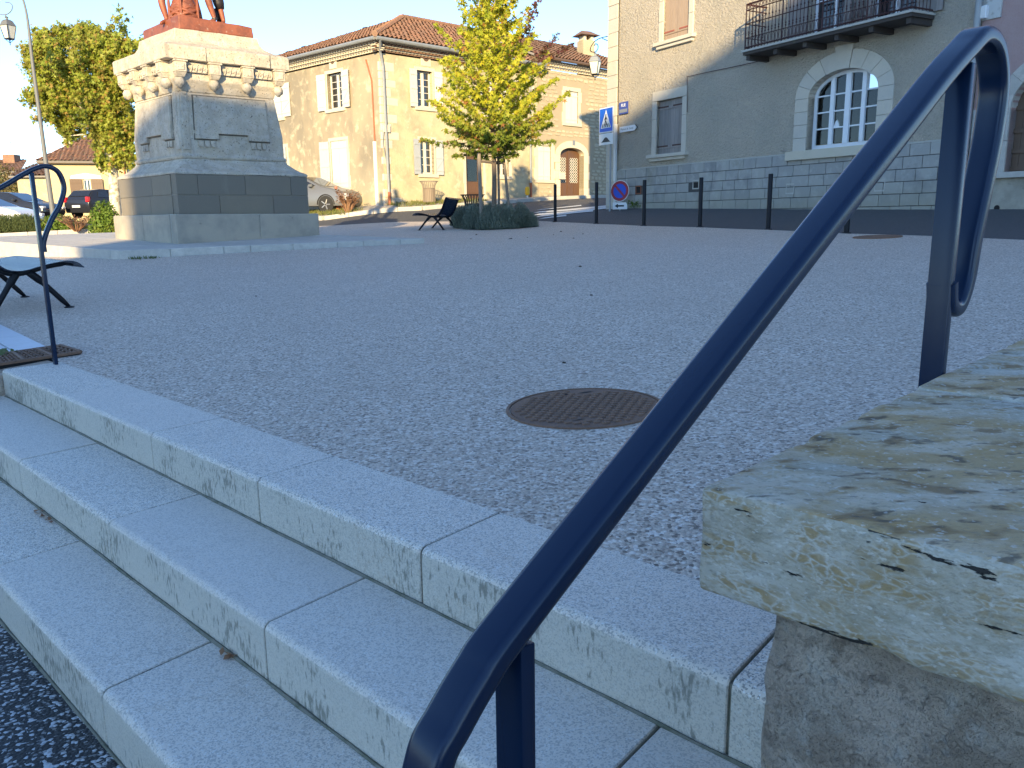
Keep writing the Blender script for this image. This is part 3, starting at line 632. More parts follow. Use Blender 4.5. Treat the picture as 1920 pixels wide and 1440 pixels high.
# drain grate and white terrace tiles at far left
gt = [G(0, 690), G(112, 683), G(152, 664), G(95, 654), G(0, 668)]
def terrq(q, dz=0): return Vector((q.x, q.y, terr(q.x, q.y) + dz))
gr = thing('drain_grate', G(60, 672), 'black cast iron drain grate with wavy slots beside the left handrail foot', 'drain')
Q0, Q1, Q2, Q3 = G(152, 666), G(113, 653), G(-70, 681), G(-70, 699)
def GQ(a, b, dz):   # a along the long side, b across
    q = (Q0.lerp(Q3, a)).lerp(Q1.lerp(Q2, a), b); return Vector((q.x, q.y, terr(q.x, q.y) + dz))
mb = MB(); mb.hexa([GQ(0, 0, -.03), GQ(1, 0, -.03), GQ(1, 1, -.03), GQ(0, 1, -.03), GQ(0, 0, .009), GQ(1, 0, .009), GQ(1, 1, .009), GQ(0, 1, .009)]); mb.build('grate_pit', m_inside, gr)
for r_ in range(5):
    mb = MB(); pth = [GQ(j / 60, (r_ + .5) / 5 + .06 * (1 if (j % 4) in (1, 2) else -1), .018) for j in range(61)]
    mb.tube(pth, .0075, 5); mb.build('grate_bar', m_iron, gr)
for j in range(5):
    mb = MB(); mb.tube([GQ(j / 4, 0, .018), GQ(j / 4, 1, .018)], .013, 5); mb.build('cross_bar', m_iron, gr)
for e_ in (0, 1): mb = MB(); mb.tube([GQ(0, e_, .016), GQ(1, e_, .016)], .012, 5); mb.build('grate_frame', m_iron, gr)
te = thing('tiled_terrace', G(20, 640), 'white square paving slabs beyond the drain grate at the left edge', 'paving')
tq0, tq1 = G(97, 656), G(0, 609)
td = (tq1 - tq0); td.z = 0; td.normalize(); tn = Vector((td.y, -td.x, 0)); tn = tn if tn.x < 0 else -tn
for i in range(7):
    for j in range(2):
        mb = MB(); e = .007; c = []
        for (x, y) in ((i * .46 + e, j * .21 + e), ((i + 1) * .46 - e, j * .21 + e), ((i + 1) * .46 - e, (j + 1) * .21 - e), (i * .46 + e, (j + 1) * .21 - e)): c.append(tq0 + td * x + tn * y)
        mb.hexa([Vector((q.x, q.y, terr(q.x, q.y) - .06)) for q in c] + [Vector((q.x, q.y, terr(q.x, q.y) + .008)) for q in c])
        mb.build('paving_slab', m_terrace, te, bevel=.002, seg=1)
mb = MB()
for k in range(26):
    q = G(random.uniform(5, 24), random.uniform(662, 672)); a = random.uniform(0, 6.28); s_ = random.uniform(.02, .045)
    mb.add([q, q + Vector((math.cos(a) * s_, math.sin(a) * s_, .02 + random.random() * .02)), q + Vector((math.cos(a + .6) * s_ * 1.4, math.sin(a + .6) * s_ * 1.4, .03)), q + Vector((math.cos(a + 1.1) * s_, math.sin(a + 1.1) * s_, .01))], [(0, 1, 2, 3)])
tag(mb.build('weed', m_shrub2, None, weld=False), 'small green weed growing out of the drain grate at the left edge', 'weed')

# ================================================================== BOLLARDS
bt = None; bl = ['bollard nearest the flower bed and the zebra crossing', 'second dark bollard, in front of the crossing sign', 'third bollard, before the left end of the grey block plinth', 'bollard in front of the plinth vent hole', 'tallest looking bollard below the balcony corner', 'bollard mostly hidden behind the big diagonal handrail']
for k, (x, y) in enumerate([(1041, 416), (1118, 419.3), (1207, 423), (1312, 425.6), (1440, 430), (1587, 437)]):
    q = G(x, y)
    if bt is None:
        bt = thing('bollard', q, bl[0], 'bollard', 'dark bollards along the road edge')
        r = .042
        mb = MB(); mb.lathe(q, [(r, -.05), (r, .985), (r - .004, 1.0), (.002, 1.001)], 18); mb.build('shaft', m_blackm, bt, smooth=True)
        mb = MB(); mb.lathe(q, [(.075, -.03), (.075, .008), (.05, .012)], 18); mb.build('base_plate', m_blackm, bt)
    else:
        c = copy_tree(bt); c.location = q; c['label'] = bl[k]

# ================================================================== BUILDING HELPERS
def wall_with_holes(fr, u0, u1, z0, z1, holes, m, root, depth=.22, name='wall', arches=()):
    """front sheet with reveals round each hole; holes: (u0,u1,z0,z1); arches: (u0,u1,z0,zspring,rise)"""
    mb = MB(); H = list(holes) + [(a[0], a[1], a[2], a[3] + a[4]) for a in arches]
    us = sorted({u0, u1} | {h[0] for h in H} | {h[1] for h in H}); zs = sorted({z0, z1} | {h[2] for h in H} | {h[3] for h in H})
    us = [u for u in us if u0 <= u <= u1]; zs = [z for z in zs if z0 <= z <= z1]
    for i in range(len(us) - 1):
        for j in range(len(zs) - 1):
            cu, cz = (us[i] + us[i + 1]) / 2, (zs[j] + zs[j + 1]) / 2
            if any(h[0] < cu < h[1] and h[2] < cz < h[3] for h in H): continue
            mb.quad(fr.p(us[i], 0, zs[j]), fr.p(us[i + 1], 0, zs[j]), fr.p(us[i + 1], 0, zs[j + 1]), fr.p(us[i], 0, zs[j + 1]))
    for (a, b, c, d) in holes:
        for (p, q) in (((a, c), (a, d)), ((b, c), (b, d)), ((a, c), (b, c)), ((a, d), (b, d))):
            mb.quad(fr.p(p[0], 0, p[1]), fr.p(q[0], 0, q[1]), fr.p(q[0], -depth, q[1]), fr.p(p[0], -depth, p[1]))
    for (a, b, c, sp, rise) in arches:
        n = 20; cu = (a + b) / 2; hw = (b - a) / 2
        arc = [(cu - hw * math.cos(math.pi * k / n), sp + rise * math.sin(math.pi * k / n)) for k in range(n + 1)]
        top = sp + rise
        for k in range(n):
            mb.quad(fr.p(arc[k][0], 0, arc[k][1]), fr.p(arc[k + 1][0], 0, arc[k + 1][1]), fr.p(arc[k + 1][0], 0, top + 1e-4), fr.p(arc[k][0], 0, top + 1e-4))
            mb.quad(fr.p(arc[k][0], 0, arc[k][1]), fr.p(arc[k + 1][0], 0, arc[k + 1][1]), fr.p(arc[k + 1][0], -depth, arc[k + 1][1]), fr.p(arc[k][0], -depth, arc[k][1]))
        for uu in (a, b): mb.quad(fr.p(uu, 0, c), fr.p(uu, 0, sp), fr.p(uu, -depth, sp), fr.p(uu, -depth, c))
        mb.quad(fr.p(a, 0, c), fr.p(b, 0, c), fr.p(b, -depth, c), fr.p(a, -depth, c))
    return mb.build(name, m, root, weld=False)
def shutter(fr, root, u0, u1, z0, z1, w, m, hinge_side=0, brace=True, planks=4, hm=None, th=.03, tilt=0, name='shutter', par=None):
    """board shutter: planks + ledges (+ brace)."""
    f2 = fr
    if tilt:   # swing a little from the wall about the hinge edge
        hu = u0 if hinge_side == 0 else u1; f2 = Fr(fr.p(hu, 0, 0), 0); 
        ang = tilt * (1 if hinge_side == 0 else -1)
        f2.u = (fr.u * math.cos(ang) + fr.n * math.sin(ang)); f2.n = (fr.n * math.cos(ang) - fr.u * math.sin(ang))
        u0, u1 = (0, u1 - u0) if hinge_side == 0 else (-(u1 - u0), 0)
    mb = MB(); mb.box(f2, u0 + .004, u1 - .004, w - th * .5, w + th * .35, z0 + .004, z1 - .004)
    o = mb.build(name, m, root)
    n = planks; pw = (u1 - u0) / n
    for k in range(n):
        mb = MB(); mb.box(f2, u0 + k * pw + .004, u0 + (k + 1) * pw - .004, w - th * .55, w + th / 2, z0, z1); mb.build('plank', m, o)
    mb = MB(); H = z1 - z0
    for zz in (z0 + H * .10, z0 + H * .84):
        mb.box(f2, u0 + .01, u1 - .01, w + th / 2, w + th / 2 + .018, zz, zz + .075)
    if brace:
        a, b = (u0 + .02, u1 - .02) if hinge_side == 0 else (u1 - .02, u0 + .02)
        zl, zh = z0 + H * .10 + .08, z0 + H * .5
        mb.hexa([f2.p(a, w + th / 2, zl), f2.p(b, w + th / 2, zh - .09), f2.p(b, w + th / 2, zh), f2.p(a, w + th / 2, zl + .09), f2.p(a, w + th / 2 + .016, zl), f2.p(b, w + th / 2 + .016, zh - .09), f2.p(b, w + th / 2 + .016, zh), f2.p(a, w + th / 2 + .016, zl + .09)])
        mb.box(f2, u0 + .01, u1 - .01, w + th / 2, w + th / 2 + .018, z0 + H * .47, z0 + H * .47 + .075)
    q = mb.build('ledge', m, o); q['kind'] = 'stuff'
    if hm:
        for zz in (z0 + H * .13, z0 + H * .87):
            mb = MB(); a, b = (u0 - .05, u0 + (u1 - u0) * .8) if hinge_side == 0 else (u1 - (u1 - u0) * .8, u1 + .05)
            mb.box(f2, a, b, w + th / 2 + .019, w + th / 2 + .028, zz, zz + .035); mb.build('hinge', hm, o)
    return o
def window(fr, root, u0, u1, z0, z1, w=-.16, cols=2, rows=4, m=None, fw=.05, bar=.022, curtain=False, name='window', mid=.07, bm_=None):
    m = m or m_whitefr; mb = MB()
    mb.box(fr, u0, u1, w - .03, w + .03, z0, z0 + fw * 1.2); mb.box(fr, u0, u1, w - .03, w + .03, z1 - fw, z1)
    mb.box(fr, u0, u0 + fw, w - .028, w + .032, z0 + fw * 1.2, z1 - fw); mb.box(fr, u1 - fw, u1, w - .028, w + .032, z0 + fw * 1.2, z1 - fw)
    o = mb.build(name, m, root)
    cu = (u0 + u1) / 2; gl = []
    if cols == 2:
        mb = MB(); mb.box(fr, cu - mid / 2, cu + mid / 2, w - .03, w + .038, z0 + fw * 1.2, z1 - fw); mb.build('mullion', m, o)
        spans = [(u0 + fw, cu - mid / 2), (cu + mid / 2, u1 - fw)]
    else: spans = [(u0 + fw, u1 - fw)]
    zz0, zz1 = z0 + fw * 1.2, z1 - fw
    for (a, b) in spans:
        for r in range(1, rows):
            z = zz0 + (zz1 - zz0) * r / rows; mb = MB(); mb.box(fr, a, b, w - .01, w + .02, z - bar / 2, z + bar / 2); mb.build('glazing_bar', m, o)
        for r in range(rows):
            za, zb_ = zz0 + (zz1 - zz0) * r / rows + bar / 2, zz0 + (zz1 - zz0) * (r + 1) / rows - bar / 2
            mb = MB(); mb.box(fr, a, b, w - .008, w - .002, za, zb_); mb.build('pane', m_pane if curtain else m_glass, o)
    if curtain: curtain_sheet(fr, root, u0, u1, z0, z1, w - .12, curtain)
    return o
def curtain_sheet(fr, root, u0, u1, z0, z1, w, m):
    n = int((u1 - u0) / .02); mb = MB(); vs_ = []
    for k in range(n + 1):
        u = u0 + (u1 - u0) * k / n; ww = w + .025 * math.sin(k * .75) + .015 * math.sin(k * .33)
        vs_ += [fr.p(u, ww, z0), fr.p(u, ww, z1)]
    mb.add(vs_, [(2 * k, 2 * k + 2, 2 * k + 3, 2 * k + 1) for k in range(n)]); return mb.build('curtain', m, root, smooth='all', weld=False)
def block_course(fr, root, u0, u1, z0, z1, lens, w, m, name='block', gap=.008, seed=0, bev=.006, clipz=None, skip=()):
    r = random.Random(seed); u = u0
    while u < u1 - .02:
        L_ = r.uniform(*lens); b = min(u + L_, u1)
        if u1 - b < .12: b = u1
        za = z0
        if not any(s0 < (u + b) / 2 < s1 for s0, s1 in skip):
            mb = MB(); ww = w + r.uniform(-.003, .005); mb.box(fr, u + gap / 2, b - gap / 2, -.02, ww, za + gap / 2, z1 - gap / 2); mb.build(name, m, root, bevel=bev, seg=1)
        u = b
def frame_surround(fr, root, u0, u1, z0, z1, t=.14, w=.012, m=None, sill=True, name='surround', lintel=None):
    m = m or m_dress; lt = lintel or t
    H = z1 - z0; n = max(2, int(H / .45))
    for k in range(n):
        a, b = z0 + H * k / n, z0 + H * (k + 1) / n
        for (x0, x1) in ((u0 - t * (1.0 if k % 2 else 1.35), u0), (u1, u1 + t * (1.0 if k % 2 else 1.35))):
            mb = MB(); mb.box(fr, x0, x1, -.2, w, a + .002, b - .002); mb.build('surround_stone', m, root, bevel=.004, seg=1)
    mb = MB(); mb.box(fr, u0 - t, u1 + t, -.2, w + .003, z1, z1 + lt); mb.build('lintel', m, root, bevel=.004, seg=1)
    if sill:
        mb = MB(); mb.box(fr, u0 - t - .04, u1 + t + .04, -.2, .07, z0 - .13, z0); mb.build('sill', m, root, bevel=.006, seg=1)
def lathe_dir(mb, c, axis, prof, n=14):
    axis = axis.normalized(); s1 = axis.cross(Vector((0, 0, 1)) if abs(axis.z) < .9 else Vector((1, 0, 0))).normalized(); s2 = axis.cross(s1); vs_ = []; fs = []
    for r, h in prof: vs_ += [c + axis * h + s1 * r * math.cos(2 * math.pi * k / n) + s2 * r * math.sin(2 * math.pi * k / n) for k in range(n)]
    for i in range(len(prof) - 1): fs += [(i * n + k, i * n + (k + 1) % n, (i + 1) * n + (k + 1) % n, (i + 1) * n + k) for k in range(n)]
    fs += [tuple(range(n))[::-1], tuple(range((len(prof) - 1) * n, len(prof) * n))]; return mb.add(vs_, fs)
def tiled_roof(name, m, root, P00, P10, P01, P11, pitch_u=.22, rows=.38):
    """P00-P10 eave (left-right), P01-P11 ridge. Canal tiles: rows of half barrels, joined"""
    P00, P10, P01, P11 = map(Vector, (P00, P10, P01, P11))
    nrm = (P10 - P00).cross(P01 - P00).normalized()
    if nrm.z < 0: nrm = -nrm
    e = (P10 - P00).normalized(); sl_ = nrm.cross(e); sl_ = sl_ if sl_.z > 0 else -sl_
    L_ = (P10 - P00).length; T0 = ((P01 - P00).dot(e), (P01 - P00).dot(sl_)); T1 = ((P11 - P00).dot(e), (P11 - P00).dot(sl_)); S = max(T0[1], T1[1])
    def vmax(u):
        if u < T0[0]: return T0[1] * u / T0[0]
        if u > T1[0] and L_ > T1[0] + 1e-6: return T1[1] * (L_ - u) / (L_ - T1[0])
        return S
    nu = max(2, int(L_ / pitch_u)); pu = L_ / nu; nv = max(2, int(S / rows)); pv_ = S / nv
    mb = MB(); vs_ = []; fs = []; seg = 5; r = random.Random(5)
    for i in range(nu):
        vm = vmax((i + .5) * pu)
        for j in range(nv):
            if j * pv_ > vm: break
            v1 = min((j + 1.12) * pv_, vm + .05); lift = .035 + r.uniform(0, .014); jit = r.uniform(-.12, .12) * pu; k = len(vs_)
            for v_, lf in ((j * pv_, lift), (v1, 0.0)):
                for s_ in range(seg + 1):
                    t = s_ / seg; h = .075 * math.sin(math.pi * min(1, max(0, (t - .08) / .84)))
                    vs_.append(P00 + e * ((i + t) * pu + jit) + sl_ * v_ + nrm * (h + lf))
            for s_ in range(seg): fs.append((k + s_, k + s_ + 1, k + seg + 2 + s_, k + seg + 1 + s_))
    mb.add(vs_, fs); o = mb.build(name, m, root, weld=False); o['kind'] = 'stuff'
    mb = MB(); e = nrm * -.02; f = nrm * -.10
    mb.hexa([P00 + f, P10 + f, P11 + f, P01 + f, P00 + e, P10 + e, P11 + e, P01 + e]); mb.build('roof_deck', m_greywood, root)
    return o
def genoise(fr, root, u0, u1, zt, rows=3, out=.34, m=None, h=.105):
    """stepped cornice of half tiles"""
    for k in range(rows):
        z = zt - h * (rows - k); w0 = out * (k) / rows; w1 = out * (k + 1) / rows
        mb = MB(); mb.box(fr, u0, u1, -.05, w1, z + h * .62, z + h * .995); mb.build('cornice_course', m_dress, root)
        mb = MB(); n = int((u1 - u0) / .17)
        for i in range(n):
            uc = u0 + (i + .5) * (u1 - u0) / n; R_ = .062
            pts = [(uc + R_ * math.cos(math.pi * t / 5), z + .003 + R_ * .98 * math.sin(math.pi * t / 5)) for t in range(6)]
            mb.prism([fr.p(a, w0 - .02, b) for a, b in pts], [fr.p(a, w1 - .02, b) for a, b in pts])
        o = mb.build('cornice_tiles', m or m_dress, root); o['kind'] = 'stuff'
def downpipe(root_label, path, r, m, name='downpipe', cat='pipe'):
    t = thing(name, path[-1], root_label, cat); mb = MB(); mb.tube(path, r, 10); mb.build('pipe', m, t, smooth=True); return t
def text_obj(txt, fr, u, w, z, size, m, parent, name='lettering', align='CENTER', sx=1.0):
    cu = bpy.data.curves.new(name, 'FONT'); cu.body = txt; cu.size = size; cu.extrude = .0015; cu.align_x = align; cu.align_y = 'CENTER'
    tmp = bpy.data.objects.new(name, cu); C.objects.link(tmp); dg = bpy.context.evaluated_depsgraph_get(); me = bpy.data.meshes.new_from_object(tmp.evaluated_get(dg)); bpy.data.objects.remove(tmp)
    base = fr.p(u, w, z); off = Vector((0, 0, 0)); q = parent
    while q is not None: off += q.location; q = q.parent
    sgn = 1 if fr.u.cross(Vector((0, 0, 1))).dot(fr.n) > 0 else -1
    for v in me.vertices:
        x, y, zz = v.co; v.co = base + fr.u * x * sx * sgn + Vector((0, 0, y)) + fr.n * zz - off
    me.materials.clear(); me.materials.append(m); o = bpy.data.objects.new(name, me); C.objects.link(o); o.parent = parent; return o

# ================================================================== RIGHT HOUSE (rough render, grey plinth)
RH = Fr(atY(1150, 388, 25.5), 180 - 29.2)
rh = thing('rendered_house', RH.p(0, 0, .3), 'big rough rendered house with grey block plinth, iron balcony and arched white window', 'house')
UE = RH.uz(1828, 200)[0]; UE = min(UE, 10.9)
ZT = 8.6
sh_lo = [RH.uz(1234, 192)[0], RH.uz(1279, 192)[0], RH.uz(1234, 292)[1], RH.uz(1258, 186)[1]]
# openings
LW = (1.93, 2.98, 1.66, 3.02)                 # lower shuttered window
ul, zl = RH.uz(1244, 78); ur, _ = RH.uz(1292, 62)
UW = (ul, ur, RH.uz(1268, 72)[1], 5.95)         # upper shuttered window
aL, azb = RH.uz(1512, 270); aR, _ = RH.uz(1641, 262); asp = RH.uz(1512, 185)[1]; atop = RH.uz(1588, 128)[1]
AW = (aL, aR, RH.uz(1570, 277)[1], asp, atop - asp)
sb = RH.uz(1560, 66, .62)[1]; bz = sb + .10                     # balcony slab top
b0 = RH.uz(1395, 106, .62)[0]; b1 = RH.uz(1712, 30, .62)[0]
D1 = (b0 + 1.25, b0 + 2.35, bz + .02, bz + 2.3); D2 = (b0 + 2.75, b0 + 3.85, bz + .02, bz + 2.3)
wall_with_holes(RH, -.30, UE, -.3, ZT, [LW, UW, D1, D2], m_rough_render, rh, arches=[AW], depth=.26)
# side and back of the house
mb = MB(); RS = RH
mb.quad(RH.p(-.30, 0, -.3), RH.p(-.30, -9, -.3), RH.p(-.30, -9, ZT), RH.p(-.30, 0, ZT)); mb.quad(RH.p(UE, 0, -.3), RH.p(UE, -9, -.3), RH.p(UE, -9, ZT), RH.p(UE, 0, ZT)); mb.quad(RH.p(-.30, -9, -.3), RH.p(UE, -9, -.3), RH.p(UE, -9, ZT), RH.p(-.30, -9, ZT))
mb.build('rear_wall', m_rough_render, rh, weld=False)
tiled_roof('roof', m_tile, rh, RH.p(-.6, .5, ZT), RH.p(UE + .1, .5, ZT), RH.p(-.6, -4.5, ZT + 2.0), RH.p(UE + .1, -4.5, ZT + 2.0), rows=.4, pitch_u=.3)
tiled_roof('roof', m_tile, rh, RH.p(-.6, -9.5, ZT), RH.p(UE + .1, -9.5, ZT), RH.p(-.6, -4.5, ZT + 2.0), RH.p(UE + .1, -4.5, ZT + 2.0), rows=.8, pitch_u=.6)
# quoins at the left corner
z = .0; k = 0; rq = random.Random(4)
while z < ZT - .1:
    h = rq.uniform(.33, .39); mb = MB(); ww = .0 if k % 2 else .03
    mb.box(RH, -.34, .13 + ww, -.4, .035 + rq.uniform(-.004, .006), z + .006, z + h - .006); mb.build('quoin_stone', m_surr if z < 2.9 else m_surr, rh, bevel=.01, seg=2); z += h; k += 1
mb = MB(); mb.box(RH, -.33, .12, -.35, .02, -.2, ZT); mb.build('quoin_mortar', m_lmortar, rh)
# plinth
zt = RH.uz(1400, 298)[1]; rows = 6; hgt = .232
mb = MB(); mb.box(RH, .165, UE, -.01, .028, -.35, zt - .004); mb.build('plinth_core', m_joint, rh)
vents = [(1199, 356), (1307, 346), (1484, 354), (1652, 348)]
vuz = [RH.uz(*p) for p in vents]
for r_ in range(rows):
    z1 = zt - r_ * hgt; z0 = z1 - hgt
    skip = [(u - .1, u + .1) for u, z in vuz if z0 - .0 < z < z1]
    us = .17
    block_course(RH, rh, .17, UE - .0, z0, z1, (.40, .50), .046, m_plinth, name='plinth_block', gap=.012, seed=r_ + 10, skip=skip)
for (u, z) in vuz:
    mb = MB(); s_ = .085; mb.box(RH, u - s_, u + s_, .0, .0345, z - s_, z + s_); mb.build('vent_hole', m_inside, rh)
    mb = MB(); 
    for a, b in ((-1, -.86), (.86, 1)): mb.box(RH, u + a * .12, u + b * .12, .02, .05, z - .10, z + .10)
    mb.box(RH, u - .12, u + .12, .02, .051, z + .0851, z + .115); mb.box(RH, u - .12, u + .12, .02, .051, z - .115, z - .0851); mb.build('vent_surround', m_rusty if u < 2 else m_lmortar, rh)
# lower shuttered window
def stone_win(fr, root, R_, sill_out=.13, t=.17, m=m_surr, top=True):
    u0, u1, z0, z1 = R_
    H = z1 - z0
    for k in range(3):
        a, b = z0 + H * k / 3, z0 + H * (k + 1) / 3
        for x0, x1 in ((u0 - t, u0), (u1, u1 + t)): mb = MB(); mb.box(fr, x0, x1, -.24, .035, a + .003, b - .003); mb.build('surround_stone', m, root, bevel=.005, seg=1)
    if top: mb = MB(); mb.box(fr, u0 - t, u1 + t, -.24, .038, z1 + .003, z1 + .24); mb.build('lintel', m, root, bevel=.006, seg=1)
    mb = MB(); mb.box(fr, u0 - t - .12, u1 + t + .10, -.24, sill_out, z0 - .09, z0); mb.build('sill', m, root, bevel=.012, seg=2)
    mb = MB(); mb.box(fr, u0 - t - .04, u1 + t + .02, -.24, sill_out * .6, z0 - .17, z0 - .092); mb.build('sill', m, root, bevel=.012, seg=2)
stone_win(RH, rh, LW); stone_win(RH, rh, UW, top=False)
cu = (LW[0] + LW[1]) / 2
shutter(RH, rh, LW[0] + .01, cu - .004, LW[2] + .01, LW[3] - .01, -.08, m_greywood, 0, False, 4, m_hinge)
shutter(RH, rh, cu + .004, LW[1] - .01, LW[2] + .01, LW[3] - .01, -.06, m_greywood, 1, False, 3, m_hinge)
cu = (UW[0] + UW[1]) / 2
shutter(RH, rh, UW[0] + .01, cu - .004, UW[2] + .01, UW[3] - .01, -.06, m_warmwood, 0, False, 4, m_redhinge)
shutter(RH, rh, cu + .004, UW[1] - .01, UW[2] + .01, UW[3] - .01, -.05, m_warmwood, 1, False, 4, m_redhinge)
for R_ in (LW, UW):
    mb = MB(); mb.box(RH, R_[0] - .02, R_[1] + .02, -.30, -.262, R_[2], R_[3]); mb.build('dark_backing', m_inside, rh)
# arched window: voussoirs, jambs, frame
cu = (AW[0] + AW[1]) / 2; hw = (AW[1] - AW[0]) / 2; rise = AW[4]; sp = AW[3]
nv = 9; T = .36
ek = [0]
for k in range(nv):
    t0, t1 = math.pi * k / nv, math.pi * (k + 1) / nv; key = k == nv // 2
    TT = T + (.10 if key else 0); ww = .05 if key else .035; pts = []
    g_ = .006
    for t in (t0 + g_, (t0 + t1) / 2, t1 - g_): pts.append((cu - hw * math.cos(t), sp + rise * math.sin(t)))
    for t in (t1 - g_ * .7, (t0 + t1) / 2, t0 + g_ * .7): pts.append((cu - (hw + TT) * math.cos(t), sp + (rise + TT) * math.sin(t)))
    mb = MB(); mb.prism([RH.p(a, -.2, b) for a, b in pts], [RH.p(a, ww, b) for a, b in pts]); mb.build('voussoir', m_surr, rh)
H = sp - AW[2]
for k in range(4):
    a, b = AW[2] + H * k / 4, AW[2] + H * (k + 1) / 4
    for x0, x1 in ((AW[0] - T, AW[0]), (AW[1], AW[1] + T)):
        mb = MB(); mb.box(RH, x0, x1, -.24, .034, a + .003, b - .003); mb.build('jamb_stone', m_surr, rh, bevel=.005, seg=1)
mb = MB(); mb.box(RH, AW[0] - T - .12, AW[1] + T + .06, -.28, .13, AW[2] - .19, AW[2]); mb.build('sill', m_dress, rh, bevel=.008, seg=2)
W_ = -.20; wf = MB()
n = 24; fwid = .07
arc_o = [(cu - (hw) * math.cos(math.pi * k / n), sp + rise * math.sin(math.pi * k / n)) for k in range(n + 1)]
arc_i = [(cu - (hw - fwid) * math.cos(math.pi * k / n), sp + (rise - fwid) * math.sin(math.pi * k / n)) for k in range(n + 1)]
for k in range(n): wf.hexa([RH.p(*arc_o[k][:1], W_ - .03, arc_o[k][1]), RH.p(arc_o[k + 1][0], W_ - .03, arc_o[k + 1][1]), RH.p(arc_i[k + 1][0], W_ - .03, arc_i[k + 1][1]), RH.p(arc_i[k][0], W_ - .03, arc_i[k][1]),
                            RH.p(arc_o[k][0], W_ + .03, arc_o[k][1]), RH.p(arc_o[k + 1][0], W_ + .03, arc_o[k + 1][1]), RH.p(arc_i[k + 1][0], W_ + .03, arc_i[k + 1][1]), RH.p(arc_i[k][0], W_ + .03, arc_i[k][1])])
wf.box(RH, AW[0], AW[0] + fwid, W_ - .03, W_ + .03, AW[2], sp); wf.box(RH, AW[1] - fwid, AW[1], W_ - .03, W_ + .03, AW[2], sp); wf.box(RH, AW[0] + fwid, AW[1] - fwid, W_ - .03, W_ + .03, AW[2], AW[2] + .10)
win = wf.build('window', m_whitefr, rh, label='white arched casement window')
def zarc(u, inset=fwid): 
    x = (u - cu) / (hw - inset); return sp + (rise - inset) * math.sqrt(max(0, 1 - x * x))
mull = [AW[0] + (AW[1] - AW[0]) * .275, cu, AW[0] + (AW[1] - AW[0]) * .725]; mwid = [.10, .13, .10]
for u, wd in zip(mull, mwid): mb = MB(); mb.box(RH, u - wd / 2, u + wd / 2, W_ - .028, W_ + .045, AW[2] + .10, zarc(u) + .01); mb.build('mullion', m_whitefr, win)
bz_ = [AW[2] + .10 + (sp + .02 - AW[2] - .10) * k / 3 for k in range(1, 4)]
edges_ = [AW[0] + fwid] + [x for u, wd in zip(mull, mwid) for x in (u - wd / 2, u + wd / 2)] + [AW[1] - fwid]
for i in range(4):
    a, b = edges_[2 * i], edges_[2 * i + 1]
    for z in bz_: mb = MB(); mb.box(RH, a, b, W_ - .02, W_ + .022, z - .014, z + .014); mb.build('glazing_bar', m_whitefr, win)
    zs_ = [AW[2] + .10] + bz_
    for j, z in enumerate(zs_):
        if j < 3: mb = MB(); mb.box(RH, a, b, W_ - .008, W_ - .002, z + .014, zs_[j + 1] - .014); mb.build('pane', m_pane, win)
        else:
            N_ = 6; pts = [(a, z + .014)] + [(b, z + .014)] + [(b + (a - b) * t / N_, zarc(b + (a - b) * t / N_)) for t in range(N_ + 1)]
            mb = MB(); mb.prism([RH.p(p, W_ - .008, q) for p, q in pts], [RH.p(p, W_ - .002, q) for p, q in pts]); mb.build('pane', m_pane, win)
curtain_sheet(RH, rh, AW[0] - .1, cu - .02, AW[2], sp + .1, W_ - .14, m_curt); curtain_sheet(RH, rh, cu + .0, AW[1] + .1, AW[2], sp + .1, W_ - .18, m_curt)
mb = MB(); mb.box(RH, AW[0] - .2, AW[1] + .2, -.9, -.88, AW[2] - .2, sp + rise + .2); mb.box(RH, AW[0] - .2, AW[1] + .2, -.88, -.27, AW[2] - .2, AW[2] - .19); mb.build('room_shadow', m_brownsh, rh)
mb = MB(); q = RH.p(cu - .28, W_ - .06, AW[2] + .42); mb.lathe((q.x, q.y, q.z), [(.10, 0), (.07, .12), (.02, .26)], 10); 
lampo = mb.build('lamp_shade', m_white, rh)
# balcony
bal = MB(); w0, w1 = .02, .66
bal.box(RH, b0, b1, w0, w1, bz - .10, bz); o_b = bal.build('balcony', m_balslab, rh, bevel=.01)
mb = MB(); mb.box(RH, b0 - .02, b1 + .02, w0, w1 + .03, bz - .035, bz + .008); mb.build('slab_edge', m_lmortar, o_b)
for k in range(6):
    uu = b0 + .1 + (b1 - b0 - .2) * k / 5; mb = MB(); mb.box(RH, uu - .05, uu + .05, .0, .60, bz - .20, bz - .102); mb.build('bracket', m_balslab, o_b)
RAILH = .95; cor = [(b0 + .03, .03), (b0 + .03, w1 - .03), (b1 - .03, w1 - .03), (b1 - .03, .03)]
for z, r in ((bz + .06, .016), (bz + .26, .009), (bz + .55, .011), (bz + RAILH, .020), (bz + RAILH - .12, .012)):
    mb = MB(); mb.tube([RH.p(u, w_, z) for u, w_ in cor], r, 4); mb.build('balcony_rail', m_balc, o_b)
nb = 44
ped_bal = []
for k in range(nb): ped_bal.append((b0 + .03 + (b1 - b0 - .06) * k / (nb - 1), w1 - .03, k % 11 == 0))
for k in range(1, 6): ped_bal.append((b0 + .03, w1 - .03 - .10 * k, False)); ped_bal.append((b1 - .03, w1 - .03 - .10 * k, False))
du = (b1 - b0 - .06) / (nb - 1)
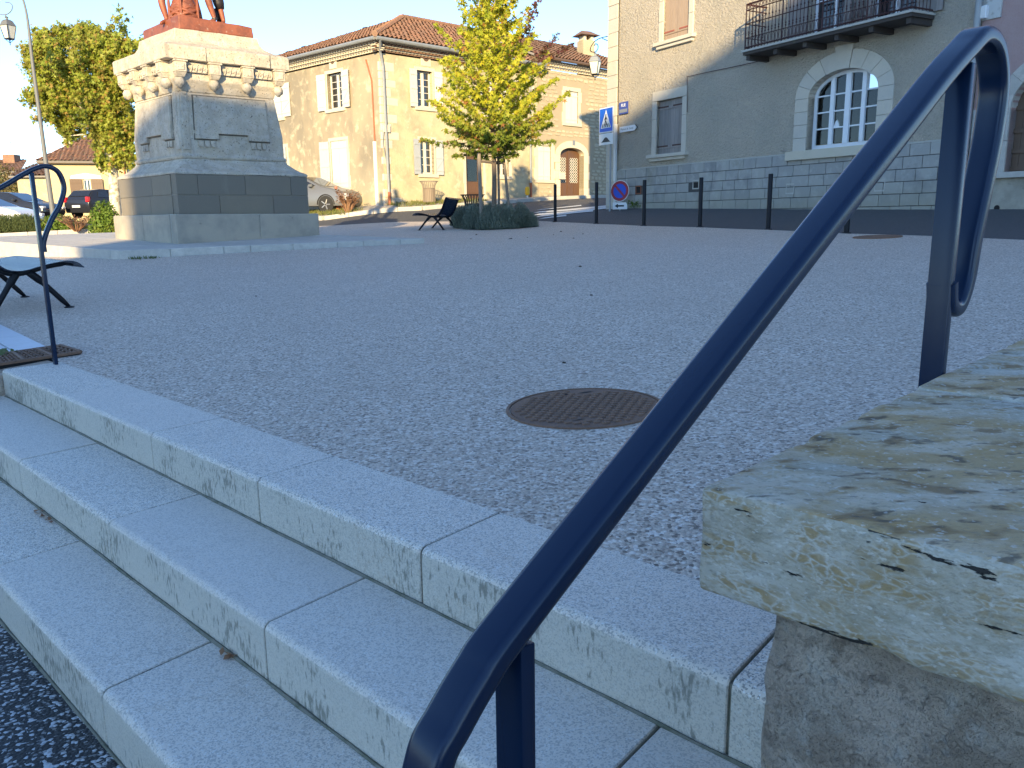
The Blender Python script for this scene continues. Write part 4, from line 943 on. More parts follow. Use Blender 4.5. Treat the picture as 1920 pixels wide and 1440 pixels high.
for (u, w_, post) in ped_bal:
    mb = MB(); r = .016 if post else .0075
    mb.tube([RH.p(u, w_, bz + .0), RH.p(u, w_, bz + RAILH)], r, 5)
    for zz in (.35, .62, .30): mb.lathe(tuple(RH.p(u, w_, bz + zz)), [(r, 0), (.018, .02), (r, .045)], 6)
    # loop at the foot and small scroll at the head
    c0 = RH.p(u, w_, 0)
    if w_ > w1 - .04:
        lp_ = [RH.p(u + du / 2 + .028 * math.cos(t), w_, bz + .16 + .09 * math.sin(t)) for t in [2 * math.pi * i / 10 for i in range(10)]]
        mb.tube(lp_, .005, 4, closed=True)
        lp_ = [RH.p(u + du / 2 + .03 * math.cos(t), w_, bz + RAILH - .06 + .04 * math.sin(t)) for t in [2 * math.pi * i / 8 for i in range(8)]]
        mb.tube(lp_, .005, 4, closed=True)
    mb.build('baluster', m_balc, o_b)
# balcony doors (pale frames, grey blue glass) with shutters folded
for D in (D1, D2): window(RH, rh, D[0], D[1], D[2], D[3], w=-.18, cols=2, rows=3, name='balcony_door', fw=.08)
for D in (D1, D2):
    for s_, (a, b) in enumerate(((D[0] - .56, D[0] - .02), (D[1] + .02, D[1] + .56))):
        shutter(RH, rh, a, b, D[2] + .02, D[3], .035, m_greywood, 1 - s_, False, 4)
# crack in the render, modelled as a thin dark tube
cb = thing('facade_crack', RH.p(2.9, .03, 3.5), 'thin dark crack running along the rough render towards the balcony', 'cable')
pts = [RH.uz(1290, 210), RH.uz(1290, 144), RH.uz(1340, 133), RH.uz(1385, 124), RH.uz(1425, 115)]
mb = MB(); mb.tube([RH.p(u, .028, z) for u, z in pts], .008, 5); mb.build('cable_or_crack_run', m_hinge, cb)
cb = thing('corner_cable', RH.p(.2, .03, 3), 'black cable running down the stone corner above the white conduit', 'cable')
pts = [RH.uz(1163, 0), RH.uz(1162, 60), RH.uz(1161, 130), RH.uz(1160, 232)]
mb = MB(); mb.tube([RH.p(u, .03, z) for u, z in [(pts[0][0], 7.5)] + pts], .013, 6); mb.build('cable_or_crack_run', m_black, cb)
cd = thing('cable_conduit', RH.p(.1, .06, 1), 'white plastic conduit on the corner of the rendered house behind the round sign', 'conduit')
c0, c1 = RH.uz(1158, 233), RH.uz(1155, 372)
mb = MB(); mb.box(RH, c0[0] - .05, c0[0] + .05, .035, .10, 1.05, c0[1]); mb.box(RH, c0[0] - .035, c0[0] + .045, .035, .09, .2, 1.045); mb.build('conduit', m_whitepvc, cd, bevel=.01)
# signs on the render
sg = thing('street_name_plate', RH.p(.5, .05, 2.9), 'small blue enamel street name plate at the corner of the rendered house', 'street sign')
a, b = RH.uz(1163, 214), RH.uz(1180, 201)
mb = MB(); mb.box(RH, a[0], b[0], .03, .05, a[1] - .02, a[1] + .30); mb.build('plate', m_plate, sg, bevel=.004)
text_obj('RUE', RH, (a[0] + b[0]) / 2, .052, a[1] + .21, .12, m_white, sg)
mb = MB(); mb.box(RH, a[0] + .03, b[0] - .03, .05, .053, a[1] + .02, a[1] + .11); mb.build('pale_strip', m_greyback, sg)
sg = thing('direction_sign', RH.p(.9, .05, 2.3), 'white arrow shaped direction sign under the blue street plate', 'sign')
a, b = RH.uz(1165, 243), RH.uz(1196, 238)
u0, u1, zc = a[0], b[0], (a[1] + b[1]) / 2 - .01
pts = [(u0, zc - .075), (u1 - .08, zc - .075), (u1, zc), (u1 - .08, zc + .075), (u0, zc + .075)]
mb = MB(); mb.prism([RH.p(p, .04, q) for p, q in pts], [RH.p(p, .06, q) for p, q in pts]); mb.build('plate', m_white, sg)
text_obj('Maison de Santé', RH, (u0 + u1 - .08) / 2, .061, zc, .085, m_greyback, sg, sx=1.05)
mb = MB(); pts = [(u1 - .07, zc - .078), (u1 + .03, zc), (u1 - .07, zc + .078), (u1 - .05, zc + .078), (u1 + .06, zc), (u1 - .05, zc - .078)]
mb.prism([RH.p(p, .036, q) for p, q in pts], [RH.p(p, .039, q) for p, q in pts]); mb.build('arrow_edge', m_black, sg)
# wall lantern on a bracket
def lantern(root, c, s=1.0, mh=None):
    """hexagonal-ish 4 sided lantern hanging at c (top)"""
    x, y, z = c
    def sq(r, h, rot=.4): return [Vector((x + r * math.cos(rot + math.pi / 2 * k), y + r * math.sin(rot + math.pi / 2 * k), z + h)) for k in range(4)]
    mb = MB(); mb.prism(sq(.225 * s, -.20 * s), sq(.15 * s, -.07 * s)); mb.prism(sq(.15 * s, -.068 * s), sq(.09 * s, -.03 * s)); mb.lathe((x, y, z - .03 * s), [(.04 * s, 0), (.03 * s, .05 * s), (.05 * s, .07 * s), (.01, .10 * s)], 8)
    mb.build('hood', mh or m_zinc, root)
    mb = MB(); mb.prism(sq(.12 * s, -.55 * s), sq(.205 * s, -.21 * s)); mb.build('glass', m_frost, root)
    t, b = sq(.215 * s, -.20 * s), sq(.13 * s, -.56 * s)
    for k in range(4): mb = MB(); mb.tube([t[k], b[k]], .012 * s, 4); mb.build('glazing_bar', m_blackm, root)
    mb = MB(); mb.prism(sq(.14 * s, -.58 * s), sq(.14 * s, -.55 * s)); mb.tube([b[0] + Vector((0, 0, 0)), Vector((x, y, z - .68 * s)), b[2]], .01 * s, 4); mb.tube([b[1], Vector((x, y, z - .68 * s)), b[3]], .01 * s, 4); mb.tube([Vector((x, y, z - .66 * s)), Vector((x, y, z - .74 * s))], .012 * s, 5); mb.build('base_cage', m_blackm, root)
wlmp = RH.p(-.33, .02, 0)
Yl = wlmp.y
pa, pb = atY(1145, 68, Yl), atY(1115, 98, Yl)
lm = thing('wall_lantern', pa, 'old style street lantern hanging from a scrolled bracket on the corner of the rendered house', 'lamp')
scr = [(1148, 67), (1135, 69), (1122, 73), (1113, 80), (1108, 88), (1107, 95), (1111, 97.5), (1117, 97), (1121, 91), (1121, 85), (1117, 82), (1114, 86)]
mb = MB(); mb.tube(catmull([atY(x, y, Yl) for x, y in scr], 4), .013, 6); mb.tube([atY(1129, 72, Yl), atY(1148, 80, Yl)], .012, 5); mb.tube([atY(1115, 97, Yl), atY(1116, 104, Yl)], .02, 6); mb.build('bracket', m_blackm, lm, smooth=True)
lq = atY(1116, 103, Yl); lantern(lm, lq, .92)
# crossing sign on its pole
CS = Fr(atY(1143, 386, 24.6), 0); psz = G(1143, 388)
pole0 = atY(1143.5, 385, 24.4); fr = Fr(pole0, 180 - 29.2)
cs = thing('crossing_sign', pole0, 'blue pedestrian crossing sign above a speed hump plate on a thin grey pole', 'sign')
topz = atY(1138, 200, 24.4).z
mb = MB(); mb.tube([Vector((pole0.x, pole0.y, .2)), Vector((pole0.x, pole0.y, topz + .02))], .028, 10); mb.build('pole', m_zinc, cs, smooth=True)
zb1, zt1 = atY(1138, 248, 24.4).z, topz; cu_ = -.16
fw_ = .33
mb = MB(); mb.box(fr, cu_ - fw_, cu_ + fw_, .032, .05, zb1, zt1); pl = mb.build('panel', m_white, cs, bevel=.008)
mb = MB(); mb.box(fr, cu_ - fw_ + .03, cu_ + fw_ - .03, .05, .053, zb1 + .03, zt1 - .03); mb.build('blue_field', m_blue, pl)
zc_ = (zb1 + zt1) / 2
mb = MB(); tri = [(cu_ - .24, zc_ - .21), (cu_ + .24, zc_ - .21), (cu_, zc_ + .27)]; mb.prism([fr.p(a, .053, b) for a, b in tri], [fr.p(a, .056, b) for a, b in tri]); mb.build('white_triangle', m_white, pl)
mb = MB()
for k in range(5):
    x = cu_ - .17 + k * .085; lean = (k - 2) * -.018
    mb.prism([fr.p(a, .056, b) for a, b in ((x - .022, zc_ - .19), (x + .018, zc_ - .19), (x + .016 + lean, zc_ - .10), (x - .012 + lean, zc_ - .10))], [fr.p(a, .058, b) for a, b in ((x - .022, zc_ - .19), (x + .018, zc_ - .19), (x + .016 + lean, zc_ - .10), (x - .012 + lean, zc_ - .10))])
mb.lathe(tuple(fr.p(cu_ + .005, .057, zc_ + .13)), [(.001, -.022), (.02, 0), (.001, .022)], 8)
for (p, q, r, s_) in ((cu_, zc_ + .11, cu_ - .005, zc_ - .01), (cu_ - .005, zc_ - .01, cu_ - .06, zc_ - .14), (cu_ - .005, zc_ - .01, cu_ + .06, zc_ - .14), (cu_, zc_ + .09, cu_ - .055, zc_ + .0), (cu_, zc_ + .09, cu_ + .055, zc_ + .01)):
    mb.tube([fr.p(p, .057, q), fr.p(r, .057, s_)], .013, 5)
o = mb.build('walker_and_stripes', m_black, pl); o['kind'] = 'stuff'
zt2 = zb1 - .02; zb2 = atY(1138, 254, 24.4).z; zb2 = zt2 - .30
mb = MB(); mb.box(fr, cu_ - fw_, cu_ + fw_, .032, .05, zb2, zt2); p2 = mb.build('hump_plate', m_white, cs, bevel=.008)
hp = [(cu_ - .24, zb2 + .07)] + [(cu_ - .24 + .48 * t / 12, zb2 + .07 + .13 * math.sin(math.pi * t / 12) ** 2) for t in range(1, 12)] + [(cu_ + .24, zb2 + .07)]
mb = MB(); mb.prism([fr.p(a, .05, b) for a, b in hp], [fr.p(a, .054, b) for a, b in hp]); mb.build('hump_symbol', m_black, p2)
# no parking disc leaning at the foot of the corner
cq = RH.p(RH.uz(1162, 358, .42)[0], .42, RH.uz(1162, 358, .42)[1]); np_ = thing('no_parking_sign', cq, 'round red and blue no parking sign low against the corner over a white arrow plate', 'sign')
fn_ = Fr(cq, 125); ax = (fn_.n + Vector((0, 0, .06))).normalized()
def disc(r, h0, h1, m, nm, par):
    mb = MB(); lathe_dir(mb, cq, ax, [(r, h0), (r, h1)], 32); return mb.build(nm, m, par)
R0_ = .29
d0 = disc(R0_, -.012, .0, m_white, 'disc', np_); disc(R0_ - .015, 0, .003, m_red, 'red_ring', d0); disc(R0_ * .68, .003, .006, m_signblue2, 'blue_field', d0)
s1 = Vector((0, 0, 1)); s1 = (s1 - ax * s1.dot(ax)).normalized(); s2 = ax.cross(s1)
dg_ = (s1 - s2).normalized(); dh = (s1 + s2).normalized()
sgn_ = 1 if (dg_.dot(fn_.u) < 0) else -1
if sgn_ < 0: dg_, dh = dh, dg_
mb = MB(); c0 = cq + ax * .006; mb.hexa([c0 + dg_ * .21 + dh * .03, c0 + dg_ * .21 - dh * .03, c0 - dg_ * .21 - dh * .03, c0 - dg_ * .21 + dh * .03, c0 + dg_ * .21 + dh * .03 + ax * .003, c0 + dg_ * .21 - dh * .03 + ax * .003, c0 - dg_ * .21 - dh * .03 + ax * .003, c0 - dg_ * .21 + dh * .03 + ax * .003]); mb.build('red_bar', m_red, d0)
fz = cq.z - R0_ - .02
mb = MB(); mb.box(fn_, -.22, .24, -.01, .0, fz - .19, fz); p3 = mb.build('arrow_plate', m_white, np_, bevel=.006)
mb = MB(); zc3 = fz - .095; ar = [(-.15, zc3), (-.05, zc3 + .06), (-.05, zc3 + .022), (.14, zc3 + .022), (.14, zc3 - .022), (-.05, zc3 - .022), (-.05, zc3 - .06)]
usg = 1 if fn_.u.x > 0 else -1
mb.prism([fn_.p(a * usg, .0, b) for a, b in ar], [fn_.p(a * usg, .004, b) for a, b in ar]); mb.build('arrow_symbol', m_black, p3)
mb = MB(); mb.tube([fn_.p(0, -.03, cq.z + .1), fn_.p(0, -.03, fz - .35)], .02, 8); mb.build('short_pole', m_greyback, np_)
mb = MB()
rw = random.Random(3)
base = RH.p(RH.uz(1198, 385)[0], .12, 0); base.z = terr(base.x, base.y)
for k in range(90):
    a = rw.uniform(0, 6.28); q = base + Vector((rw.uniform(-.22, .22), rw.uniform(-.1, .1), rw.uniform(0, .2))); s_ = .05
    mb.add([q, q + Vector((math.cos(a) * s_, math.sin(a) * s_, .03)), q + Vector((math.cos(a + .7) * s_ * 1.3, math.sin(a + .7) * s_ * 1.3, .07))], [(0, 1, 2)])
tag(mb.build('weed', m_shrub, None, weld=False), 'small green weed at the foot of the grey plinth beside the round sign', 'weed')

# ================================================================== PINK HOUSE
PK = Fr(RH.p(UE + .02, 0, 0), 180 - 29.2)
pk = thing('pink_house', PK.p(0, 0, .1), 'dusty pink rendered house with an arched brown shuttered opening at the right edge', 'house')
pa0, _ = PK.uz(1886, 300); zsill = PK.uz(1900, 322)[1]; zspk = PK.uz(1886, 205)[1]; pw = 1.5
PA = (pa0, pa0 + pw, zsill, zspk, .62)
zb_ = PK.uz(1850, 330)[1]
wall_with_holes(PK, 0, 7, zb_, 8.2, [], m_pink, pk, arches=[PA], depth=.3)
wall_with_holes(PK, 0, 7, -.4, zb_, [], m_beige, pk, name='base_render')
mb = MB(); mb.box(PK, 0, pa0 - .25, -.01, .006, zb_, zspk + .05); mb.build('whitewash_patch', m_wpatch, pk)
mb = MB(); mb.box(PK, .0, 7, -8, -.3, -.4, 8.2); mb.build('house_core', m_pink, pk)
tiled_roof('roof', m_tile, pk, PK.p(-.1, .5, 8.2), PK.p(7.2, .5, 8.2), PK.p(-.1, -4, 9.8), PK.p(7.2, -4, 9.8), rows=.5, pitch_u=.4)
cu = (PA[0] + PA[1]) / 2; hw = pw / 2; T = .26; nv = 9
for k in range(nv):
    t0, t1 = math.pi * k / nv, math.pi * (k + 1) / nv; pts = [(cu - hw * math.cos(t), PA[3] + PA[4] * math.sin(t)) for t in (t0 + .004, (t0 + t1) / 2, t1 - .004)] + [(cu - (hw + T) * math.cos(t), PA[3] + (PA[4] + T) * math.sin(t)) for t in (t1 - .003, (t0 + t1) / 2, t0 + .003)]
    mb = MB(); mb.prism([PK.p(a, -.2, b) for a, b in pts], [PK.p(a, .04, b) for a, b in pts]); mb.build('voussoir', m_kerb, pk)
for x0, x1 in ((PA[0] - T, PA[0]), (PA[1], PA[1] + T)):
    for k in range(2): mb = MB(); H = PA[3] - PA[2]; mb.box(PK, x0, x1, -.28, .04, PA[2] + H * k / 2 + .003, PA[2] + H * (k + 1) / 2 - .003); mb.build('jamb_stone', m_kerb, pk, bevel=.005, seg=1)
mb = MB(); mb.box(PK, PA[0] - T - .05, PA[1] + T + .05, -.28, .10, PA[2] - .10, PA[2]); mb.build('sill', m_kerb, pk, bevel=.008)
npl = 12
for k in range(npl):
    a, b = PA[0] + pw * k / npl, PA[0] + pw * (k + 1) / npl; x = ((a + b) / 2 - cu) / hw; zz = PA[3] + PA[4] * math.sqrt(max(0, 1 - x * x)) + .02
    mb = MB(); mb.box(PK, a + .003, b - .003, -.20, -.16, PA[2], zz); mb.build('plank', m_brownsh, pk)
mb = MB()
for f_ in (.02, .30, .62, .98): mb.box(PK, PA[0], PA[1], -.16, -.135, PA[2] + f_ * (PA[3] - PA[2]), PA[2] + f_ * (PA[3] - PA[2]) + .07); 
mb.build('shutter_ledges', m_brownsh, pk)['kind'] = 'stuff'
dp = thing('downpipe', PK.p(-.05, .1, 4), 'grey downpipe between the rough rendered house and the pink house', 'pipe')
up_, zp_ = RH.uz(1831, 62, .08)
mb = MB(); mb.tube([RH.p(up_, .09, -.1), RH.p(up_, .09, 8.4)], .06, 12); mb.build('pipe', m_zinc, dp, smooth=True)
mbx = thing('meter_box', PK.p(.3, .05, 3.8), 'small white utility box beside the top of the downpipe', 'box')
mu, mz = PK.uz(1838, 38); mu2, mz2 = PK.uz(1857, 10)
mb = MB(); mb.box(PK, mu, mu2, .01, .10, mz, mz2); mb.build('box_body', m_white, mbx, bevel=.012)
mb = MB(); mb.box(PK, mu + .02, mu2 - .02, .10, .108, mz + .02, mz2 - .02); mb.build('lid', m_whitepvc, mbx)
mb = MB(); mb.box(PK, -.02, .34, -.01, .03, 3.3, 8); mb.build('white_strip', m_wpatch, pk)
q = PK.uz(1868, 390, .02); mb = MB(); lathe_dir(mb, PK.p(q[0], .0, q[1]), PK.n, [(.05, -.02), (.05, .012)], 12); mb.build('drain_hole', m_inside, pk)
mb = MB(); mb.box(RH, .3, UE, .03, .045, zt - .003, zt + .03); mb.build('plinth_cap', m_lmortar, rh)

# ================================================================== CORNER HOUSE (left facade LL, right facade LR)
O_ = atY(722, 390, 34)
LR = Fr(O_, 46.6); LL = Fr(O_, -46.5, -1)
ch = thing('corner_house', Vector((O_.x, O_.y, .5)), 'two storey cream corner house with tiled hip roof, tiled cornice and pale shutters', 'house')
EZ = 6.15   # wall top under the gutter
def W2(fr, p0, p1): a, b = fr.uz(*p0), fr.uz(*p1); return (min(a[0], b[0]), max(a[0], b[0]), min(a[1], b[1]), max(a[1], b[1]))
lr_up = W2(LR, (784, 200), (810, 135)); lr_lo = W2(LR, (790, 326), (813, 264)); ll_up = W2(LL, (616, 206), (640, 134)); ll_lo = W2(LL, (624, 353), (649, 262))
ll_up2 = (7.2, 8.0, ll_up[2], ll_up[3]); ll_lo2 = (7.0, 8.0, ll_lo[2], ll_lo[3])
URE = LR.uz(1008, 200)[0]; ULE = 10.5
lr_up2 = (lr_up[0] + 3.6, lr_up[1] + 3.6, lr_up[2], lr_up[3])
door1 = W2(LR, (875, 365), (898, 282)); win3 = W2(LR, (936, 330), (954, 288)); win2 = W2(LR, (904, 327), (918, 290))
door1 = (door1[0], door1[0] + .95, .6, door1[3])
occ = LR.uz(798, 109); ocl = LL.uz(624, 114)
wall_with_holes(LR, 0, URE, -.2, EZ, [lr_up, lr_lo, lr_up2, door1, win3], m_cream, ch, depth=.3, name='front_wall')
wall_with_holes(LL, 0, ULE, -.4, EZ, [ll_up, ll_lo], m_ochre, ch, depth=.3, name='side_wall')
mb = MB(); K0, K1, K2 = LR.p(0, -.35, 0), LR.p(URE, -.35, 0), LL.p(ULE, -.35, 0); K3 = K1 + (K2 - K0)
for z0_, z1_ in ((-.4, EZ),):
    mb.quad(Vector((K1.x, K1.y, z0_)), Vector((K3.x, K3.y, z0_)), Vector((K3.x, K3.y, z1_)), Vector((K1.x, K1.y, z1_))); mb.quad(Vector((K2.x, K2.y, z0_)), Vector((K3.x, K3.y, z0_)), Vector((K3.x, K3.y, z1_)), Vector((K2.x, K2.y, z1_)))
mb.build('rear_wall', m_ochre, ch, weld=False)
for fr, hs in ((LR, [lr_up, lr_lo, lr_up2, win3, door1]), (LL, [ll_up, ll_lo])):
    for h in hs: mb = MB(); mb.box(fr, h[0] - .05, h[1] + .05, -.42, -.33, h[2] - .05, h[3] + .05); mb.build('dark_room', m_inside, ch)
for fr, h, nr in ((LR, lr_up, 5), (LR, lr_lo, 4), (LR, lr_up2, 5), (LL, ll_up, 5), (LR, win3, 3)):
    frame_surround(fr, ch, *h, t=.13, m=m_dress); window(fr, ch, *h, w=-.2, rows=nr, m=m_shutw, fw=.06, mid=.12)
frame_surround(LL, ch, *ll_lo, t=.13, m=m_dress)
def pair(fr, h, m, tilt=.12, sd=(1, 1), wide=None):
    wd = wide or (h[1] - h[0]) / 2 * 1.05
    if sd[0]: shutter(fr, ch, h[0] - .06 - wd, h[0] - .06, h[2] - .02, h[3] + .02, .05, m, 1, True, 4, None, tilt=tilt)
    if sd[1]: shutter(fr, ch, h[1] + .06, h[1] + .06 + wd, h[2] - .02, h[3] + .02, .05, m, 0, True, 4, None, tilt=tilt)
pair(LR, lr_up, m_shutw); pair(LR, lr_lo, m_shutg); pair(LR, lr_up2, m_shutw); pair(LL, ll_up, m_shutw, .1)
cu = (ll_lo[0] + ll_lo[1]) / 2
shutter(LL, ch, ll_lo[0] + .01, cu - .003, ll_lo[2], ll_lo[3], -.04, m_shutw, 0, False, 4); shutter(LL, ch, cu + .003, ll_lo[1] - .01, ll_lo[2], ll_lo[3], -.04, m_shutw, 1, False, 4)
shutter(LL, ch, ll_lo[1] + .06, ll_lo[1] + .62, ll_lo[2] - .05, ll_lo[3], .05, m_shutg, 0, True, 4, tilt=.15)
shutter(LL, ch, 6.1, 6.75, ll_up[2], ll_up[3], .05, m_shutw, 1, True, 4); frame_surround(LL, ch, 6.8, 7.6, ll_up[2], ll_up[3], t=.13); shutter(LL, ch, 6.81, 7.59, ll_up[2], ll_up[3], .03, m_shutw, 0, True, 5)
frame_surround(LL, ch, 6.7, 7.5, ll_lo[2], ll_lo[3], t=.13); shutter(LL, ch, 6.71, 7.49, ll_lo[2], ll_lo[3], .03, m_shutg, 0, True, 5)
# round vents
for fr, (u, z) in ((LR, occ), (LL, ocl)):
    mb = MB(); mb.box(fr, u - .24, u + .24, -.05, .02, z - .30, z + .26); mb.build('vent_stone', m_dress, ch, bevel=.006, seg=1)
    mb = MB(); lathe_dir(mb, fr.p(u, 0, z + .02), fr.n, [(.15, 0), (.15, .024)], 16); mb.build('vent_hole', m_brownsh, ch)
# corner quoins (irregular, on the right facade)
z = .3; k = 0; rq = random.Random(9)
while z < EZ - .4:
    h = rq.uniform(.28, .36)
    mb = MB(); mb.box(LR, -.02, (.75 if k % 2 else .42) + rq.uniform(-.08, .1), -.1, .012, z, z + h - .012)
    if k % 2 == 0 or rq.random() < .6: mb.build('quoin_stone', m_dress, ch, bevel=.03, seg=2)
    z += h; k += 1
# door
fd = Fr(LR.p(0, 0, 0), 46.6)
mb = MB(); d = door1; mb.box(LR, d[0] - .0, d[1], -.24, -.18, d[2], d[3]); dd = mb.build('front_door', m_door, ch)
for (a, b, c, e) in ((.12, .83, .15, .45), (.12, .83, .52, .9)):
    mb = MB(); mb.box(LR, d[0] + a, d[0] + b, -.18, -.15, d[2] + c, d[2] + e); mb.build('door_panel', m_door, dd, bevel=.012)
mb = MB(); mb.box(LR, d[0] + .2, d[0] + .75, -.18, -.165, d[2] + 1.0, d[2] + 1.9); mb.build('door_glass', m_pane, dd)
frame_surround(LR, ch, *d, t=.12, sill=False)
# cornice, gutter, roof
genoise(LR, ch, -.3, URE + .0, EZ + .36, rows=3, m=m_tile2); genoise(LL, ch, -.3, ULE, EZ + .36, rows=3, m=m_dress)
gut = []
for fr, ue in ((LR, URE + .1), (LL, ULE + .2)):
    mb = MB(); mb.tube([fr.p(-.42, .50, EZ + .40), fr.p(ue, .50, EZ + .40)], .075, 8); mb.build('gutter', m_zinc, ch, smooth=True)
OV = .48; RZ = EZ + .44
c0 = LR.p(0, OV, 0) + LL.n * OV; c1 = LR.p(URE + .1, OV, 0); c2 = LL.p(ULE + .2, OV, 0)
ridge0 = atY(757, 38, 41.5); ridge1 = LR.p(URE + .1, -5.2, ridge0.z)
rdg0 = LR.p(5.0, -5.2, ridge0.z); RH_ = ridge0.z
A0 = Vector((c0.x, c0.y, RZ)); A1 = Vector((c1.x, c1.y, RZ)); A2 = Vector((c2.x, c2.y, RZ)); Rg0 = Vector((rdg0.x, rdg0.y, RH_)); Rg1 = Vector((ridge1.x, ridge1.y, RH_))
tiled_roof('roof', m_tile, ch, A0, A1, Rg0, Rg1, pitch_u=.21, rows=.36)
Rg2 = Rg0 + Vector((LL.u.x, LL.u.y, 0)) * .3
tiled_roof('roof', m_tile, ch, A0, A2, Rg0, Rg2 + Vector((0, 0, -.02)), pitch_u=.21, rows=.36)
A3 = A1 + (A2 - A0); tiled_roof('roof', m_tile, ch, A2, A3, Rg2, Rg1, pitch_u=.5, rows=.9)
for a, b in ((A0, Rg0), (Rg0, Rg1)):
    mb = MB(); n = 26
    for i in range(n): mb.tube([a.lerp(b, i / n) + Vector((0, 0, .10)), a.lerp(b, (i + 1.1) / n) + Vector((0, 0, .08))], [.12, .10], 6)
    mb.build('ridge_tiles', m_tile, ch)['kind'] = 'stuff'
def chimney(px0, px1, pyt, Y, root, capz=.0, label='chimney'):
    a, b = atY(px0, pyt, Y), atY(px1, pyt, Y); fr = Fr(Vector((a.x, a.y, 0)), 62); wd = (b - a).length * .85
    mb = MB(); mb.box(fr, 0, wd, -.6, 0, a.z - 2.6, a.z); o = mb.build('chimney', m_beige if False else m_cream, root)
    mb = MB()
    for x in (0.05, wd - .2): mb.box(fr, x, x + .15, -.55, -.05, a.z, a.z + .22)
    mb.build('cap_support', m_dress, o)
    mb = MB(); q = [fr.p(-.22, .18, a.z + .22), fr.p(wd + .22, .18, a.z + .22), fr.p(wd + .22, -.78, a.z + .22), fr.p(-.22, -.78, a.z + .22)]; cc = fr.p(wd / 2, -.3, a.z + .48)
    mb.add(q + [cc + fr.u * .25, cc - fr.u * .25], [(0, 1, 4, 5), (2, 3, 5, 4), (1, 2, 4), (3, 0, 5), (3, 2, 1, 0)]); mb.build('chimney_cap', m_tile2, o)
chimney(908, 932, 40, 42, ch)
# services on the corner
dp = thing('downpipe', LR.p(.1, .1, 3), 'zinc downpipe running down the corner of the cream corner house', 'pipe')
mb = MB(); mb.tube([LR.p(-.25, .5, EZ + .36), LR.p(.0, .12, EZ - .0), LR.p(.12, .09, EZ - .5), LR.p(.16, .09, .5)], .05, 8); mb.build('pipe', m_zinc, dp, smooth=True)
mb = MB(); mb.tube([LR.p(.16, .09, 1.1), LR.p(.16, .09, .35)], .058, 8); mb.build('iron_foot', m_rusty, dp)
dp = thing('service_pipe', LL.p(.5, .1, 3), 'white capped service pipe left of the downpipe, brown cable above it', 'pipe')
mb = MB(); mb.box(LL, .38, .50, .0, .07, .3, 3.0); mb.build('white_cover', m_whitepvc, dp)
mb = MB(); mb.tube([LL.p(.42, .03, 3.0), LL.p(.45, .03, 5.2), LL.p(.75, .03, 6.0)], .03, 5); mb.build('cable_or_crack_run', m_rusty, dp)
bx = thing('junction_box', LR.p(.7, .05, 3.6), 'small cream junction box on the corner of the cream house between the storeys', 'box')
u, z = LR.uz(722, 242); mb = MB(); mb.box(LR, u - .12, u + .18, 0, .1, z - .12, z + .14); mb.build('box_body', m_dress, bx, bevel=.01)
mb = MB(); mb.tube([LR.p(u - .1, .05, z - .12), LR.p(u - .16, .05, z - .5), LR.p(u - .0, .05, z - 1.4), LR.p(u + .05, .05, z - 2.9)], .018, 5); mb.build('cable_or_crack_run', m_zinc, bx)

# ================================================================== RUBBLE STONE HOUSE (right of the corner house)
rs = thing('stone_house', LR.p(URE + 1, 0, .8), 'sunlit rubble stone house with carved brown double door and brown tiled roof', 'house')
SE = LR.uz(1010, 128)[1]; UE2 = LR.uz(1180, 200)[0] + 1.5
d2 = W2(LR, (1050, 372), (1095, 292)); dtop = LR.uz(1072, 277)[1]
DA = (d2[0], d2[1], .93, d2[3], dtop - d2[3])
s_up = W2(LR, (1060, 230), (1084, 173)); s_lo = W2(LR, (1008, 337), (1033, 274)); s_up2 = (s_up[0] - 3.1, s_up[1] - 3.1, s_up[2], s_up[3]); s_lo0 = W2(LR, (962, 337), (984, 285))
wall_with_holes(LR, URE + .01, UE2, -.2, SE, [s_up, s_lo, s_up2], m_rubble, rs, arches=[DA], depth=.45, name='front_wall')
mb = MB(); mb.box(LR, URE + .01, UE2, -8, -.46, -.2, SE); mb.build('house_core', m_rubble, rs)
# rubble stones, each with its own edges, over the upper wall
from mathutils import noise as _nz
rr = random.Random(21); exc = [(s_up[0] - .3, s_up[1] + .3, s_up[2] - .3, s_up[3] + .35), (s_lo[0] - .25, s_lo[1] + .25, s_lo[2] - .2, s_lo[3] + .3), (s_up2[0] - .3, s_up2[1] + .3, s_up2[2] - .3, s_up2[3] + .35), (DA[0] - .45, DA[1] + .45, 0, dtop + .4)]
cnt = 0; rest = MB()
z = 1.0
while z < SE - .12:
    h = rr.uniform(.13, .21); u = URE + .1 + rr.uniform(0, .2)
    while u < UE2 - .3:
        L_ = rr.uniform(.22, .55); 
        cu_, cz_ = u + L_ / 2, z + h / 2
        if not any(a - L_ / 2 < cu_ < b + L_ / 2 and c - h / 2 < cz_ < d + h / 2 for a, b, c, d in exc):
            hh = h * rr.uniform(.75, 1.0); jz = rr.uniform(-.02, .02); w_ = rr.uniform(.012, .03)
            n = 7; pts = []
            for k in range(n):
                a = 2 * math.pi * k / n + rr.uniform(-.2, .2); ca, sa = math.cos(a), math.sin(a)
                rx = (L_ / 2 - .018) * min(1, 1 / max(abs(ca), .65) * .8); rz_ = (hh / 2 - .012) * min(1, 1 / max(abs(sa), .6) * .8)
                pts.append((cu_ + rx * ca * 1.1, cz_ + jz + rz_ * sa * 1.15))
            mb = MB() if cnt < 290 and cu_ > URE + 1.4 else rest
            mb.prism([LR.p(p, -.02, q) for p, q in pts], [LR.p(cu_ + (p - cu_) * .93, w_, cz_ + jz + (q - cz_ - jz) * .9) for p, q in pts])
            if mb is not rest: mb.build('wall_stone', m_rstone, rs); cnt += 1
        u += L_
    z += h
rest.build('wall_stones_rest', m_rstone, rs)['kind'] = 'stuff'
